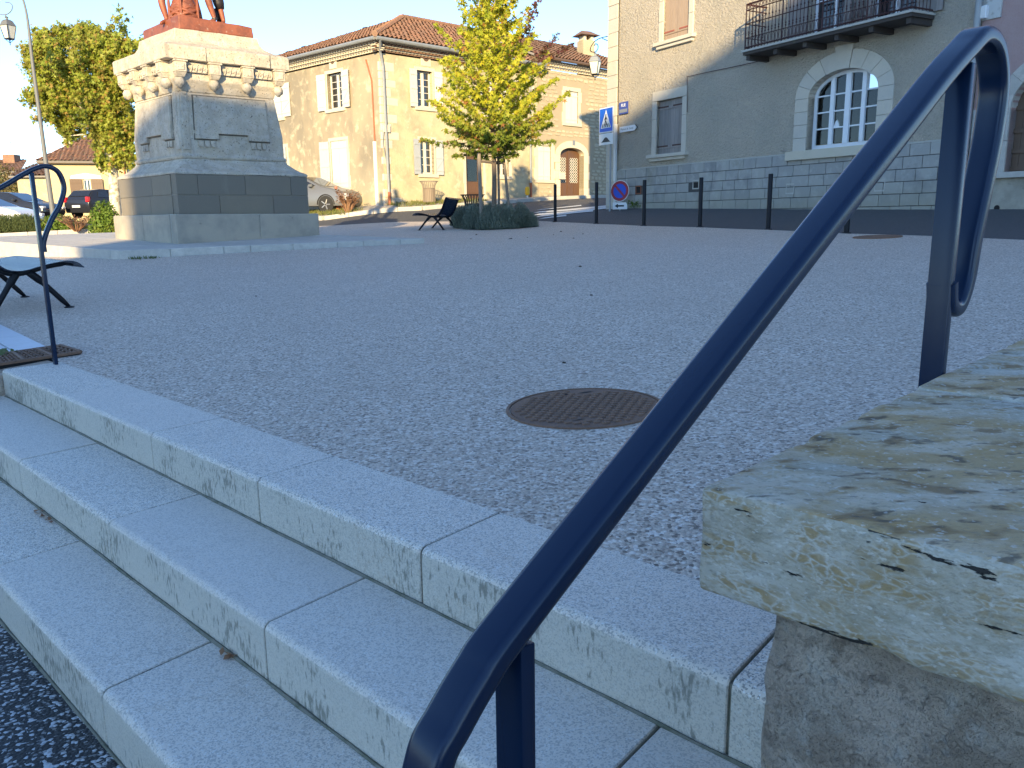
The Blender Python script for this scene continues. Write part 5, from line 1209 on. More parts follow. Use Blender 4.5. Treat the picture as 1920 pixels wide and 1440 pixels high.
for h in (s_up, s_lo, s_up2):
    frame_surround(LR, rs, *h, t=.17, m=m_dress, w=.02)
    cu = (h[0] + h[1]) / 2; shutter(LR, rs, h[0], cu - .004, h[2], h[3], -.06, m_shutw if h is not s_up2 else m_shutg, 0, False, 4); shutter(LR, rs, cu + .004, h[1], h[2], h[3], -.06, m_shutw, 1, False, 4)
    mb = MB(); mb.box(LR, h[0], h[1], -.44, -.4, h[2], h[3]); mb.build('dark_backing', m_inside, rs)
cu = (DA[0] + DA[1]) / 2; hw = (DA[1] - DA[0]) / 2; T = .30
for k in range(9):
    t0, t1 = math.pi * k / 9, math.pi * (k + 1) / 9; pts = [(cu - hw * math.cos(t), DA[3] + DA[4] * math.sin(t)) for t in (t0 + .004, (t0 + t1) / 2, t1 - .004)] + [(cu - (hw + T) * math.cos(t), DA[3] + (DA[4] + T) * math.sin(t)) for t in (t1 - .003, (t0 + t1) / 2, t0 + .003)]
    mb = MB(); mb.prism([LR.p(a, -.2, b) for a, b in pts], [LR.p(a, .03, b) for a, b in pts]); mb.build('voussoir', m_dress, rs)
for x0, x1 in ((DA[0] - T, DA[0]), (DA[1], DA[1] + T)):
    for k in range(6):
        H = (DA[3] - .7) / 6; mb = MB(); e = .1 if k % 2 else 0; mb.box(LR, x0 - (e if x0 < cu else 0), x1 + (e if x0 > cu else 0), -.3, .03, .7 + H * k + .003, .7 + H * (k + 1) - .003); mb.build('jamb_stone', m_dress, rs, bevel=.006, seg=1)
# double door: leaves with panels and iron grilles
for s_, (a, b) in enumerate(((DA[0] + .02, cu - .01), (cu + .01, DA[1] - .02))):
    w_ = -.30; mb = MB(); H = DA[3] - DA[2]
    mb.box(LR, a, b, w_ - .03, w_ + .02, DA[2], DA[2] + .75); mb.box(LR, a, a + .13, w_ - .03, w_ + .02, DA[2] + .75, DA[3]); mb.box(LR, b - .13, b, w_ - .03, w_ + .02, DA[2] + .75, DA[3]); mb.box(LR, a + .13, b - .13, w_ - .03, w_ + .02, DA[3] - .12, DA[3])
    dl = mb.build('door_leaf', m_door, rs)
    for p in range(2):
        mb = MB(); x = a + .08 + p * (b - a - .12) / 2; mb.box(LR, x, x + (b - a - .24) / 2, w_ + .02, w_ + .045, DA[2] + .12, DA[2] + .62); mb.build('door_panel', m_door, dl, bevel=.015)
    mb = MB(); g0, g1, gz0, gz1 = a + .13, b - .13, DA[2] + .75, DA[3] - .12
    for i in range(4):
        for j in range(9):
            x = g0 + (g1 - g0) * (i + .5) / 4; z = gz0 + (gz1 - gz0) * (j + .5) / 9; rx, rz_ = (g1 - g0) / 7.2, (gz1 - gz0) / 16
            mb.tube([LR.p(x + rx * math.cos(t), w_ + .02, z + rz_ * math.sin(t)) for t in (0, 1.57, 3.14, 4.71)], .014, 4, closed=True)
    mb.build('door_grille', m_shutw, dl)['kind'] = 'stuff'
    mb = MB(); mb.box(LR, g0, g1, w_ - .025, w_ - .02, gz0, gz1); mb.build('door_glass', m_glass, dl)
n = 12; pts = [(cu - (hw - .01) * math.cos(math.pi * k / n), DA[3] + (DA[4] - .01) * math.sin(math.pi * k / n)) for k in range(n + 1)]
mb = MB(); mb.prism([LR.p(a, -.33, b) for a, b in pts], [LR.p(a, -.28, b) for a, b in pts]); tp = mb.build('arched_panel', m_door, rs)
mb = MB(); mb.box(LR, cu - .05, cu + .05, -.34, -.25, DA[2] - .0, dtop - .05); mb.build('door_centre_post', m_door, rs)
mb = MB(); mb.box(LR, DA[0], DA[1], -.6, -.44, .8, DA[3] + DA[4]); mb.build('dark_backing', m_inside, rs)
u, z = LR.uz(1075, 268); mb = MB(); mb.box(LR, u - .09, u + .09, .03, .04, z - .11, z + .11); mb.build('number_plate', m_greyback, rs)
genoise(LR, rs, URE + .02, UE2, SE + .34, rows=3, m=m_dress)
mb = MB(); mb.tube([LR.p(URE + .1, .5, SE + .38), LR.p(UE2, .5, SE + .38)], .07, 8); mb.build('gutter', m_brownsh, rs, smooth=True)
rz2 = LR.uz(1010, 78, -5)[1]
tiled_roof('roof', m_tile2, rs, LR.p(URE - .1, .48, SE + .42), LR.p(UE2, .48, SE + .42), LR.p(URE - .1, -5, rz2), LR.p(UE2, -5, rz2), pitch_u=.22, rows=.36)
tiled_roof('roof', m_tile2, rs, LR.p(URE - .1, -10, SE + .42), LR.p(UE2, -10, SE + .42), LR.p(URE - .1, -5, rz2), LR.p(UE2, -5, rz2), pitch_u=.5, rows=.9)
chimney(1094, 1124, 74, 45, rs)
dp = thing('downpipe', LR.p(URE + .3, .1, 3), 'brown footed downpipe between the corner house and the rubble stone house', 'pipe')
u, _ = LR.uz(993, 350); mb = MB(); mb.tube([LR.p(u, .09, SE + .3), LR.p(u, .08, 1.6)], .045, 8); mb.build('pipe', m_zinc, dp, smooth=True)
mb = MB(); mb.tube([LR.p(u, .085, 1.6), LR.p(u, .085, .55)], .055, 8); mb.build('iron_foot', m_rusty, dp)
gm = LR.uz(974, 360); gy = thing('gas_marker', LR.p(gm[0], .5, .8), 'small yellow utility marker post in front of the cream house wall', 'marker')
mb = MB(); c = LR.p(gm[0], .5, gm[1] - .15); mb.lathe(tuple(c), [(.07, 0), (.10, .06), (.10, .30), (.05, .36)], 10); mb.build('yellow_hood', m_yel, gy)
mb = MB(); mb.lathe((c.x, c.y, terr(c.x, c.y) - .05), [(.04, 0), (.04, c.z - terr(c.x, c.y) + .06)], 8); mb.build('marker_stem', m_whitepvc, gy)
lb = LR.uz(1053, 330); mbx = thing('letter_box', LR.p(lb[0], .1, 2), 'cream letter box on the left jamb of the carved double door', 'box')
mb = MB(); mb.box(LR, lb[0] - .25, lb[0] + .12, .035, .14, lb[1] - .15, lb[1] + .15); mb.build('box_body', m_dress, mbx, bevel=.01)

# pavement with kerb along the two facades, grass, zebra
def strip(name, pts, wdt, dz, m, kind='structure'): pass
pv = [LL.p(14, .0, 0), LL.p(0, .0, 0), LR.p(UE2, .0, 0), LR.p(UE2, 1.5, 0), LR.p(.6, 1.55, 0), LL.p(0.6, 2.4, 0), LL.p(14, 2.4, 0)]
pv = [(q.x, q.y) for q in pv]
draped('pavement', pv, .11, m_pav, .8, skirt=.16)
kb = thing('kerb', LR.p(6, 1.6, .7), 'pale kerb stones along the pavement in front of the cream houses', 'kerb')
def kerb_line(root, pts, w, h0, h1, L_=1.0, m=m_kerb, name='kerb_stone'):
    P = [Vector(p) for p in pts]; 
    for a, b in zip(P[:-1], P[1:]):
        d = (b - a); d.z = 0; n = max(1, round(d.length / L_)); dn = d.normalized(); pn = Vector((dn.y, -dn.x, 0)) * w
        for i in range(n):
            p, q = a + d * (i / n) + dn * .005, a + d * ((i + 1) / n) - dn * .005
            zz = [terr(v.x, v.y) for v in (p, q)]
            def V(v, z, s): return Vector((v.x + pn.x * s, v.y + pn.y * s, z))
            mb = MB(); mb.hexa([V(p, zz[0] - h0, 0), V(q, zz[1] - h0, 0), V(q, zz[1] - h0, 1), V(p, zz[0] - h0, 1), V(p, zz[0] + h1, 0), V(q, zz[1] + h1, 0), V(q, zz[1] + h1, 1), V(p, zz[0] + h1, 1)])
            mb.build(name, m, root, bevel=.012, seg=1)
kerb_line(kb, [LL.p(14, 2.4, 0), LL.p(.6, 2.4, 0), LR.p(.6, 1.55, 0), LR.p(UE2, 1.5, 0)], .14, .1, .125)
# zebra crossing stripes
for (x0, y0, x1, y1, t_) in ((1004, 393.5, 1090, 385.5, 1.0), (1000, 398, 1138, 386.5, 1.3), (1000, 402, 1140, 389.5, 1.6), (1004, 405.5, 1112, 395.5, 1.6), (1010, 409.5, 1062, 404, 1.6)):
    q = [G(x0, y0 + t_), G(x1, y1 + t_), G(x1, y1 - t_), G(x0 + 12, y0 - t_)]
    draped('zebra_stripe', [(p.x, p.y) for p in q], .006, m_paint, .5)
# raised shared surface between bollards and house reads as plain asphalt (road sheet)

# grass and weeds at the foot of the corner house
def tuft_mesh(mb, c, n, r, h, wd=.006, spread=.5, rnd=random):
    for _ in range(n):
        a = rnd.uniform(0, 6.28); rr_ = r * math.sqrt(rnd.random()); b = c + Vector((rr_ * math.cos(a), rr_ * math.sin(a), 0)); t = rnd.uniform(0, 6.28); hh = h * rnd.uniform(.5, 1)
        tip_ = b + Vector((math.cos(t) * spread * hh, math.sin(t) * spread * hh, hh)); s_ = Vector((-math.sin(t), math.cos(t), 0)) * wd
        mid_ = b.lerp(tip_, .5) + Vector((0, 0, hh * .1))
        mb.add([b - s_, b + s_, mid_ + s_ * .8, tip_, mid_ - s_ * .8], [(0, 1, 2, 3, 4)])
mb = MB(); rg = random.Random(2)
for _ in range(420):
    u = rg.uniform(-7, 4.2); fr = LL if u < 0 else LR; q = fr.p(abs(u), rg.uniform(.9, 2.2) if u < 0 else rg.uniform(.05, 1.3), 0); q.z = terr(q.x, q.y) + .10
    tuft_mesh(mb, q, 7, .15, .16, .012, .6, rg)
tag(mb.build('grass_verge', m_grass, None, weld=False), 'thin strip of green grass along the pavement edge by the cream corner house', 'grass', kind='stuff')
def dry_bush(q, n, h, r, label, m=m_dry, name='dry_shrub'):
    t = thing(name, q, label, 'shrub'); mb = MB(); rg = random.Random(int(q.x * 10))
    for _ in range(n):
        a = rg.uniform(0, 6.28); l = rg.uniform(.4, 1); tp = q + Vector((math.cos(a) * r * l, math.sin(a) * r * l, h * rg.uniform(.5, 1))); b = q + Vector((math.cos(a) * .08, math.sin(a) * .08, 0)); mid_ = b.lerp(tp, .5) + Vector((0, 0, h * .12))
        mb.tube([b, mid_, tp], [.012, .008, .003], 3, caps=False)
        for k in range(5):
            s_ = mid_.lerp(tp, rg.random()); aa = rg.uniform(0, 6.28); e = s_ + Vector((math.cos(aa) * .12, math.sin(aa) * .12, .05)); p = Vector((-math.sin(aa), math.cos(aa), 0)) * .03
            mb.add([s_, s_.lerp(e, .5) + p, e, s_.lerp(e, .5) - p], [(0, 1, 2, 3)])
    mb.build('twigs', m, t, weld=False); return t
q = LL.p(.2, 1.6, 0); q.z = terr(q.x, q.y) + .1; dry_bush(q, 80, .85, .55, 'dry rust coloured shrub at the corner of the cream house')
q = LL.p(4.6, 2.6, 0); q.z = terr(q.x, q.y) + .1; dry_bush(q, 60, .9, .4, 'dry orange shrub beside the front wheel of the silver car')
# red gas hydrant / meter at corner
q = LL.p(1.75, 1.0, 0); q.z = terr(q.x, q.y) + .1; hy = thing('fire_hydrant', q, 'red fire hydrant standing on a box by the ochre side wall', 'hydrant')
mb = MB(); lbx = Fr((q.x, q.y, 0), -46.5, -1); mb.box(lbx, -.2, .2, -.15, .15, q.z, q.z + .32); mb.build('base_box', mat('brick_red_paint', (.45, .13, .07), rough=.6), hy, bevel=.01)
mb = MB(); mb.lathe((q.x, q.y, q.z + .32), [(.10, 0), (.09, .25), (.15, .28), (.15, .38), (.07, .50), (.05, .6)], 10); mb.tube([q + Vector((-.17, 0, .62)), q + Vector((.17, 0, .62))], .05, 8); mb.build('hydrant_body', MATS['brick_red_paint'], hy)

# ================================================================== PEDESTAL
K = atY(333, 457, 15.5); PU = Fr(K, 50).u; PV = Fr(K, -44).u
PR = Fr(K, 50); PLf = Fr(K, -44, -1)
UW_, VW_ = 2.80, 3.02
def pc(i0, i1, z, j0=None, j1=None):
    return [K + PU * a + PV * b + Vector((0, 0, z - K.z)) for a, b in ((i0, i0), (UW_ - i1, i0), (UW_ - i1, VW_ - i1), (i0, VW_ - i1))]
def far_in(z): t = max(0.0, min(1.0, (z - .9) / 2.4)); return .26 * t, .40 * t
def lvl(ins, z):
    fu, fv = far_in(z); return [K + PU * a + PV * b + Vector((0, 0, z - K.z)) for a, b in ((ins, ins), (UW_ - ins - fu, ins), (UW_ - ins - fu, VW_ - ins - fv), (ins, VW_ - ins - fv))]
pd = thing('monument_pedestal', K + Vector((0, 0, -.05)), 'large weathered limestone pedestal with carved cornice on a dark stone base', 'pedestal')
class PFace:   # block coordinates on a face: u along, w outward
    pass
def faceblocks(z0, z1, ins, joints, m, name, gap=.006, bev=.012):
    """joints: for each of 2 visible faces fractions; back faces single stones"""
    zz0, zz1 = z0 + gap / 2, z1 - gap / 2; D = .25
    for fi, fr in ((0, Fr(K + PU * ins + PV * ins, 50)), (1, Fr(K + PU * ins + PV * ins, -44, -1))):
        L_ = (UW_ if fi == 0 else VW_) - 2 * ins; js = [0] + joints[fi] + [1]
        for a, b in zip(js[:-1], js[1:]):
            a_ = a * L_ + (gap / 2 if a > 0 else (0 if fi == 0 else D)); b_ = b * L_ - gap / 2
            mb = MB(); 
            if fi == 0: mb.box(fr, a_, b_, -D, 0, zz0, zz1)
            else: mb.box(fr, max(a_, D + gap), b_, -D, 0, zz0, zz1)
            mb.build(name, m, pd, bevel=bev, seg=2)
    c = lvl(ins + .02, z0); c1 = lvl(ins + .02, z1); mb = MB(); mb.hexa(c + c1); mb.build('mortar_core', m_lmortar, pd)
zA = -.36
faceblocks(zA - .1, .16, 0, [[.56], [.5]], m_ltblock, 'base_stone', bev=.02)
faceblocks(.16, .50, .13, [[.30, .71], [.45, .78]], m_darkstone, 'dark_stone', bev=.006)
faceblocks(.50, .86, .13, [[.15, .50, .86], [.40]], m_darkstone, 'dark_stone', bev=.006)
# flared moulding
def loft(levels, m, name, parent=pd, bevel=0, smooth=False):
    mb = MB(); vs_ = []; fs = []
    for ins, z in levels: vs_ += lvl(ins, z)
    n = len(levels)
    for i in range(n - 1):
        for k in range(4): fs.append((i * 4 + k, i * 4 + (k + 1) % 4, i * 4 + 4 + (k + 1) % 4, i * 4 + 4 + k))
    fs += [(3, 2, 1, 0), tuple(range((n - 1) * 4, n * 4))]; mb.add(vs_, fs); return mb.build(name, m, parent, bevel=bevel, seg=2)
def roughen(o, cuts, amp, sc=3.0, seed=0):
    from mathutils import noise
    me = o.data; bm = bmesh.new(); bm.from_mesh(me); bmesh.ops.subdivide_edges(bm, edges=[e for e in bm.edges if e.calc_length() > .35], cuts=cuts, use_grid_fill=True); bm.normal_update()
    for v in bm.verts:
        q = v.co + Vector((seed, 0, 0)); v.co += v.normal * (noise.noise(q * sc) * amp + noise.noise(q * sc * 4) * amp * .4)
    bm.to_mesh(me); bm.free()
roughen(loft([(.12, .862), (.12, .90), (.15, .925), (.20, .95), (.27, 1.0), (.33, 1.06), (.37, 1.10), (.385, 1.14)], m_ltstone, 'moulding', bevel=.01), 12, .010)
die = loft([(.38, 1.142), (.36, 1.20), (.40, 1.22), (.375, 1.6), (.41, 2.30)], m_ltstone, 'die', bevel=.02)
die2 = loft([(.41, 2.302), (.37, 2.42), (.32, 2.50), (.32, 2.80)], m_ltstone, 'frieze', bevel=.01)
capo = loft([(.14, 2.802), (.13, 3.02), (.16, 3.04), (.32, 3.10), (.43, 3.17), (.48, 3.25), (.50, 3.38)], m_ltstone, 'cap_stone', bevel=.015); roughen(capo, 14, .012, 3, 2)
# raised panels with drops on both faces
def die_w(z): return -(.40 - (z - 1.2) * .0) + .0
for fi, (az, sg, L_) in enumerate(((50, 1, UW_ - .15), (-44, -1, VW_ - .24))):
    fr = Fr(K, az, sg)
    def wz(z):   # outward position of die face at height z
        return -(.40 + (z - 1.22) / .38 * -.025) if z < 1.6 else -(.375 + (z - 1.6) / .70 * .035)
    a, b = .62, L_ - .62; P_ = [(a, 1.50), (a + .42, 1.50), (a + .42, 1.60), (b - .42, 1.60), (b - .42, 1.50), (b, 1.50), (b - .03, 2.24), (a + .03, 2.24)]
    cxp = (a + b) / 2; G_ = [(u + (.022 if u > cxp else -.022), z + (.022 if z > 1.8 else -.022)) for u, z in P_]
    mb = MB(); mb.prism([fr.p(u, wz(z) - .05, z) for u, z in G_], [fr.p(u, wz(z) + .012, z) for u, z in G_]); mb.build('panel_groove', m_groove, pd)
    mb = MB(); mb.prism([fr.p(u, wz(z) - .05, z) for u, z in P_], [fr.p(u, wz(z) + .060, z) for u, z in P_]); mb.build('raised_panel', m_ltstone, pd, bevel=.006, seg=1)
    for x0 in (a + .05, b - .37):
        for k in range(3):
            mb = MB(); x = x0 + k * .11; mb.hexa([fr.p(x + .015, wz(1.36) - .02, 1.36), fr.p(x + .08, wz(1.36) - .02, 1.36), fr.p(x + .08, wz(1.36) + .045, 1.36), fr.p(x + .015, wz(1.36) + .045, 1.36), fr.p(x, wz(1.48) - .02, 1.475), fr.p(x + .095, wz(1.48) - .02, 1.475), fr.p(x + .095, wz(1.48) + .03, 1.475), fr.p(x, wz(1.48) + .03, 1.475)])
            mb.build('carved_drop', m_ltstone, pd, bevel=.008, seg=2)
    # corner pilaster strip
    mb = MB(); mb.prism([fr.p(u, -.45, z) for u, z in ((.40, 1.3), (.55, 1.3), (.55, 2.3), (.42, 2.3))], [fr.p(u, w_, z) for u, w_, z in ((.40, -.365, 1.3), (.53, -.365, 1.3), (.53, -.37, 2.3), (.42, -.37, 2.3))]); mb.build('corner_band', m_ltstone, pd, bevel=.01)
    # corbels with ball drops; carved frieze panels between
    us = [.36, .95, 1.55, 2.12, ] if fi == 0 else [.46, .95, 1.45, 1.95, 2.45]
    us = [.40 + (L_ - .80 - .0) * k / 3 for k in range(4)] if fi == 0 else [.52 + (L_ - .95) * k / 3 for k in range(4)]
    for u in us:
        mb = MB()
        mb.box(fr, u - .10, u + .10, -.34, -.16, 2.60, 2.775); mb.box(fr, u - .125, u + .125, -.34, -.14, 2.77, 2.80)
        cb_ = mb.build('corbel', m_ltstone, pd, bevel=.01, seg=2)
        mb = MB(); mb.hexa([fr.p(u - .07, -.38, 2.52), fr.p(u + .07, -.38, 2.52), fr.p(u + .07, -.22, 2.52), fr.p(u - .07, -.22, 2.52), fr.p(u - .10, -.38, 2.598), fr.p(u + .10, -.38, 2.598), fr.p(u + .10, -.17, 2.598), fr.p(u - .10, -.17, 2.598)]); mb.build('corbel_foot', m_ltstone, cb_, bevel=.008)
        mb = MB(); mb.box(fr, u - .055, u + .055, -.16, -.145, 2.63, 2.75); mb.build('sunk_panel', m_ltstone, cb_, bevel=.004)
        mb = MB(); c = fr.p(u, -.29, 2.44); mb.lathe(tuple(c), [(.02, -.10)] + [(.095 * math.sin(t), -.09 * math.cos(t)) for t in (.5, 1, 1.4, 1.8, 2.3)] + [(.05, .10)], 10); q = mb.build('carved_ball', m_ltstone, cb_, smooth='all'); roughen(q, 1, .0)
        r_ = random.Random(int(u * 100)); 
        for v in q.data.vertices: v.co += Vector((r_.uniform(-.009, .009), r_.uniform(-.009, .009), r_.uniform(-.009, .009)))
    for u0_, u1_ in zip(us[:-1], us[1:]):
        mb = MB(); mb.box(fr, u0_ + .115, u1_ - .115, -.34, -.255, 2.62, 2.79); fp = mb.build('frieze_panel', m_ltstone, pd)
        mb = MB(); n = 7
        for k in range(n):
            uu = u0_ + .17 + (u1_ - u0_ - .34) * k / (n - 1); s_ = 1 if k % 2 else -1
            mb.tube([fr.p(uu - .03, -.25, 2.70 - .045 * s_), fr.p(uu, -.235, 2.70 + .01 * s_), fr.p(uu + .035, -.25, 2.70 + .055 * s_)], [.012, .022, .008], 5)
            mb.tube([fr.p(uu + .03, -.25, 2.65 + .02 * s_), fr.p(uu + .045, -.24, 2.70)], [.014, .018], 5)
        mb.build('carved_foliage', m_ltstone, fp)['kind'] = 'stuff'
# joints of the cap: thin grooves as real slots
mb = MB(); frr = Fr(K, 50)
for u in (.85, 2.05): mb.box(frr, u, u + .008, -.14, -.126, 2.81, 3.03)
mb.build('cap_joint', m_joint, pd)['kind'] = 'stuff'

# platform (tilted slab round the pedestal)
C1 = G(225, 487); CR = G(797, 456.5)
T1 = C1 + Vector((0, 0, .15)); TR = CR + Vector((0, 0, .09)); TK = K + Vector((0, 0, 0))
nP = (TR - T1).cross(TK - T1); 
def ptop(x, y): return T1.z - (nP.x * (x - T1.x) + nP.y * (y - T1.y)) / nP.z
bk = Vector((math.sin(rad(-50)), math.cos(rad(-50)), 0)); eR = (CR - C1); eR.z = 0; LR_ = eR.length; eR.normalize()
pf = thing('monument_platform', C1, 'low pale stone platform around the pedestal edged with kerb stones', 'platform')
def ptP(a, b, dz=0, bot=None):
    q = C1 + eR * a + bk * b; return Vector((q.x, q.y, (ptop(q.x, q.y) + dz) if bot is None else terr(q.x, q.y) - .1))
def pslab(a0, a1, b0, b1, m, name, dz=0, bev=.008):
    mb = MB(); c = ((a0, b0), (a1, b0), (a1, b1), (a0, b1)); mb.hexa([ptP(a, b, bot=1) for a, b in c] + [ptP(a, b, dz) for a, b in c]); mb.build(name, m, pf, bevel=bev, seg=1)
DP = 8.0
js = [0, .78, 1.62, 2.05, 2.75, 3.5, 3.95, 4.6, LR_]
for a, b in zip(js[:-1], js[1:]): pslab(a + .004, b - .004, 0, .32, m_kerb, 'edge_stone')
for k in range(8): pslab(0, .32, .325 + k * .96, .325 + (k + 1) * .96 - .006, m_kerb, 'edge_stone'); pslab(LR_ - .32, LR_, .325 + k * .96, .325 + (k + 1) * .96 - .006, m_kerb, 'edge_stone')
for i in range(6):
    for j in range(9):
        a = .325 + i * (LR_ - .65) / 6; b = .325 + j * .86; pslab(a + .003, a + (LR_ - .65) / 6 - .003, b + .003, b + .857, m_kerb, 'paving_slab', dz=-.006, bev=.003)
mb = MB(); rg = random.Random(8)
for (x, y) in [(175, 478), (182, 481), (200, 482), (205, 483), (250, 486), (262, 486), (275, 485), (285, 485), (293, 484), (255, 486), (445, 471)]:
    q = G(x, y); tuft_mesh(mb, q, 8, .10, .06, .008, .8, rg)
tag(mb.build('weeds_at_platform', m_shrub2, None, weld=False), 'tiny weeds growing along the foot of the monument platform edge', 'weeds', kind='stuff')

# ================================================================== STATUE (rust red bronze group, cut by the top of the frame)
z0s = 3.382
def SP(u, v, z): return K + PU * u + PV * v + Vector((0, 0, z0s + z - K.z))
stt = thing('bronze_statue', SP(1.3, 1.4, 0), 'rust red bronze group of two figures and a basket on top of the pedestal', 'statue')
mb = MB(); ll_ = [(.60, .55), (1.98, .52), (2.0, 2.0), (.55, 2.05)]
mb.prism([SP(u, v, 0) for u, v in ll_], [SP(u + (1.3 - u) * .02, v, .19 if i else .24) for i, (u, v) in enumerate(ll_)]); o = mb.build('plinth_block', m_statue, stt, bevel=.02, seg=2); roughen(o, 10, .012, 5)
def skin_figure(name, joints, edges, m, parent, root, sub=2):
    me = bpy.data.meshes.new(name); me.from_pydata([tuple(j[0]) for j in joints], edges, []); o = bpy.data.objects.new(name, me); C.objects.link(o)
    md = o.modifiers.new('s', 'SKIN'); sv = me.skin_vertices[0].data if me.skin_vertices else None
    if sv is None:
        bm = bmesh.new(); bm.from_mesh(me); bm.verts.layers.skin.verify(); bm.to_mesh(me); bm.free(); sv = me.skin_vertices[0].data
    for i, j in enumerate(joints): sv[i].radius = (j[1], j[2] if len(j) > 2 else j[1]); sv[i].use_root = (i == root)
    md.use_smooth_shade = True; sb_ = o.modifiers.new('d', 'SUBSURF'); sb_.levels = sub; sb_.render_levels = sub
    dg = bpy.context.evaluated_depsgraph_get(); dg.update(); m2_ = bpy.data.meshes.new_from_object(o.evaluated_get(dg)); bpy.data.objects.remove(o)
    off = parent.location
    for v in m2_.vertices: v.co -= off
    m2_.materials.clear(); m2_.materials.append(m); m2_.polygons.foreach_set('use_smooth', [True] * len(m2_.polygons))
    q = bpy.data.objects.new(name, m2_); C.objects.link(q); q.parent = parent; return q
def person_joints(pel, chest, neck, head, Lh, Lk, La, Lt, Rh, Rk, Ra, Rt, Ls, Le, Lw, Rs, Re, Rw):
    J = [(pel, .15, .12), (chest, .17, .13), (neck, .065), (head, .105, .12), (Lh, .105), (Lk, .070), (Lk.lerp(La, .35), .068), (La, .040), (Lt, .035, .03), (Rh, .105), (Rk, .070), (Rk.lerp(Ra, .35), .068), (Ra, .040), (Rt, .035, .03),
         (Ls, .065), (Le, .045), (Lw, .03), (Rs, .065), (Re, .045), (Rw, .03), (Lw + (Lw - Le).normalized() * .12, .035, .02), (Rw + (Rw - Re).normalized() * .12, .035, .02), (head + Vector((0, 0, .12)), .07)]
    E_ = [(0, 1), (1, 2), (2, 3), (3, 22), (0, 4), (4, 5), (5, 6), (6, 7), (7, 8), (0, 9), (9, 10), (10, 11), (11, 12), (12, 13), (1, 14), (14, 15), (15, 16), (16, 20), (1, 17), (17, 18), (18, 19), (19, 21)]
    return J, E_
def V3(u, v, z): return SP(u, v, z)
def atplane(px, py, u=None, v=None):
    """pixel onto the vertical plane u=const or v=const of the pedestal frame"""
    r_ = ray(px, py)
    if v is not None: P = K + PV * v; n = Vector((PU.y, -PU.x, 0))
    else: P = K + PU * u; n = Vector((PV.y, -PV.x, 0))
    return r_ * (P.dot(n) / r_.dot(n))
# standing figure on the left
a1 = atplane(313, 38, v=1.15); k1 = atplane(303, 3, v=1.15); t1 = atplane(300, 44, v=1.05); up_ = Vector((0, 0, 1))
k1b = k1 + Vector((-.02, .02, .03)); h1 = k1b + Vector((.12, .1, .46)); pel = h1 + Vector((.16, .08, .05)); h1r = pel + Vector((.14, .06, -.05)); kr = h1r + Vector((.02, .30, -.42)); ar = kr + Vector((.05, .12, -.44)); ar.z = max(ar.z, a1.z)
ch1 = pel + Vector((0, -.02, .45)); nk = ch1 + Vector((0, 0, .2)); hd = nk + Vector((0, -.02, .17))
J, E_ = person_joints(pel, ch1, nk, hd, h1, k1b, a1, t1, h1r, kr, ar, ar + Vector((.08, -.12, -.05)), ch1 + Vector((-.2, 0, .1)), ch1 + Vector((-.32, -.05, -.18)), ch1 + Vector((-.25, -.3, -.3)), ch1 + Vector((.2, 0, .1)), ch1 + Vector((.34, -.05, -.15)), ch1 + Vector((.3, -.35, -.1)))
skin_figure('standing_figure', J, E_, m_statue, stt, 0)
# striding figure on the right: bare front calf in a boot, dark breeches behind
a2 = atplane(403, 38, v=.80); k2 = atplane(388, -6, v=.80); t2 = atplane(392, 41, v=.75); k3 = atplane(405, -12, v=1.0); a3 = atplane(420, 42, v=.95); t3 = atplane(411, 47, v=.85)
pel = (k2 + k3) / 2 + Vector((.15, .10, .50)); hL = pel + Vector((-.10, 0, -.05)); hR = pel + Vector((.10, .04, -.05)); ch2 = pel + Vector((-.08, -.05, .45)); nk = ch2 + Vector((-.04, -.02, .2)); hd = nk + Vector((-.04, -.02, .17))
J, E_ = person_joints(pel, ch2, nk, hd, hL, k2, a2, t2, hR, k3, a3, t3, ch2 + Vector((-.2, 0, .1)), ch2 + Vector((-.40, -.1, -.1)), ch2 + Vector((-.62, -.2, -.2)), ch2 + Vector((.2, 0, .1)), ch2 + Vector((.36, -.02, -.14)), ch2 + Vector((.40, -.28, -.28)))
skin_figure('striding_figure', J, E_, m_statue, stt, 0)
mb = MB(); mb.tube([k3 + (k3 - a3) * .35, k3, k3.lerp(a3, .35), k3.lerp(a3, .55)], [.13, .115, .10, .075], 12); mb.build('dark_breeches', m_statdark, stt, smooth='all')
mb = MB(); mb.tube([k3.lerp(a3, .5) + Vector((-.09, .05, 0)), a3 + Vector((-.10, .05, .02))], [.06, .045], 8); mb.build('dark_breeches', m_statdark, stt, smooth='all')
mb = MB(); mb.tube([a2 + (k2 - a2) * .10, a2 + (k2 - a2) * .02], [.055, .058], 12); mb.build('boot_cuff', m_statdark, stt)
# bundle basket with woven rails
bc = atplane(347, 36, v=.95); br = .25
mb = MB()
for k in range(7):
    z = k * .052; R_ = br * (1 - .012 * k * k); mb.tube([bc + Vector((R_ * math.cos(t + .3), R_ * math.sin(t + .3), z + .022 * math.sin(t * 6 + k * 2.6))) for t in [2 * math.pi * i / 26 for i in range(26)]], .030, 6, closed=True)
bk_ = mb.build('woven_basket', m_statue, stt, smooth='all')
mb = MB(); mb.lathe(tuple(bc), [(br * .95, -.03), (br * .97, .18), (br * .7, .33), (.05, .40)], 16); mb.build('basket_load', m_statue, bk_, smooth=True)
for ang, hh in ((-2.6, .34), (-1.45, .42), (-.2, .3)):
    mb = MB(); q = bc + Vector((br * 1.05 * math.cos(ang), br * 1.05 * math.sin(ang), -.03)); mb.tube([q, q + Vector((0, 0, hh * .8)), q + Vector((.01, 0, hh + .12))], [.028, .026, .006], 6); mb.build('basket_stake', m_statue, bk_, smooth=True)

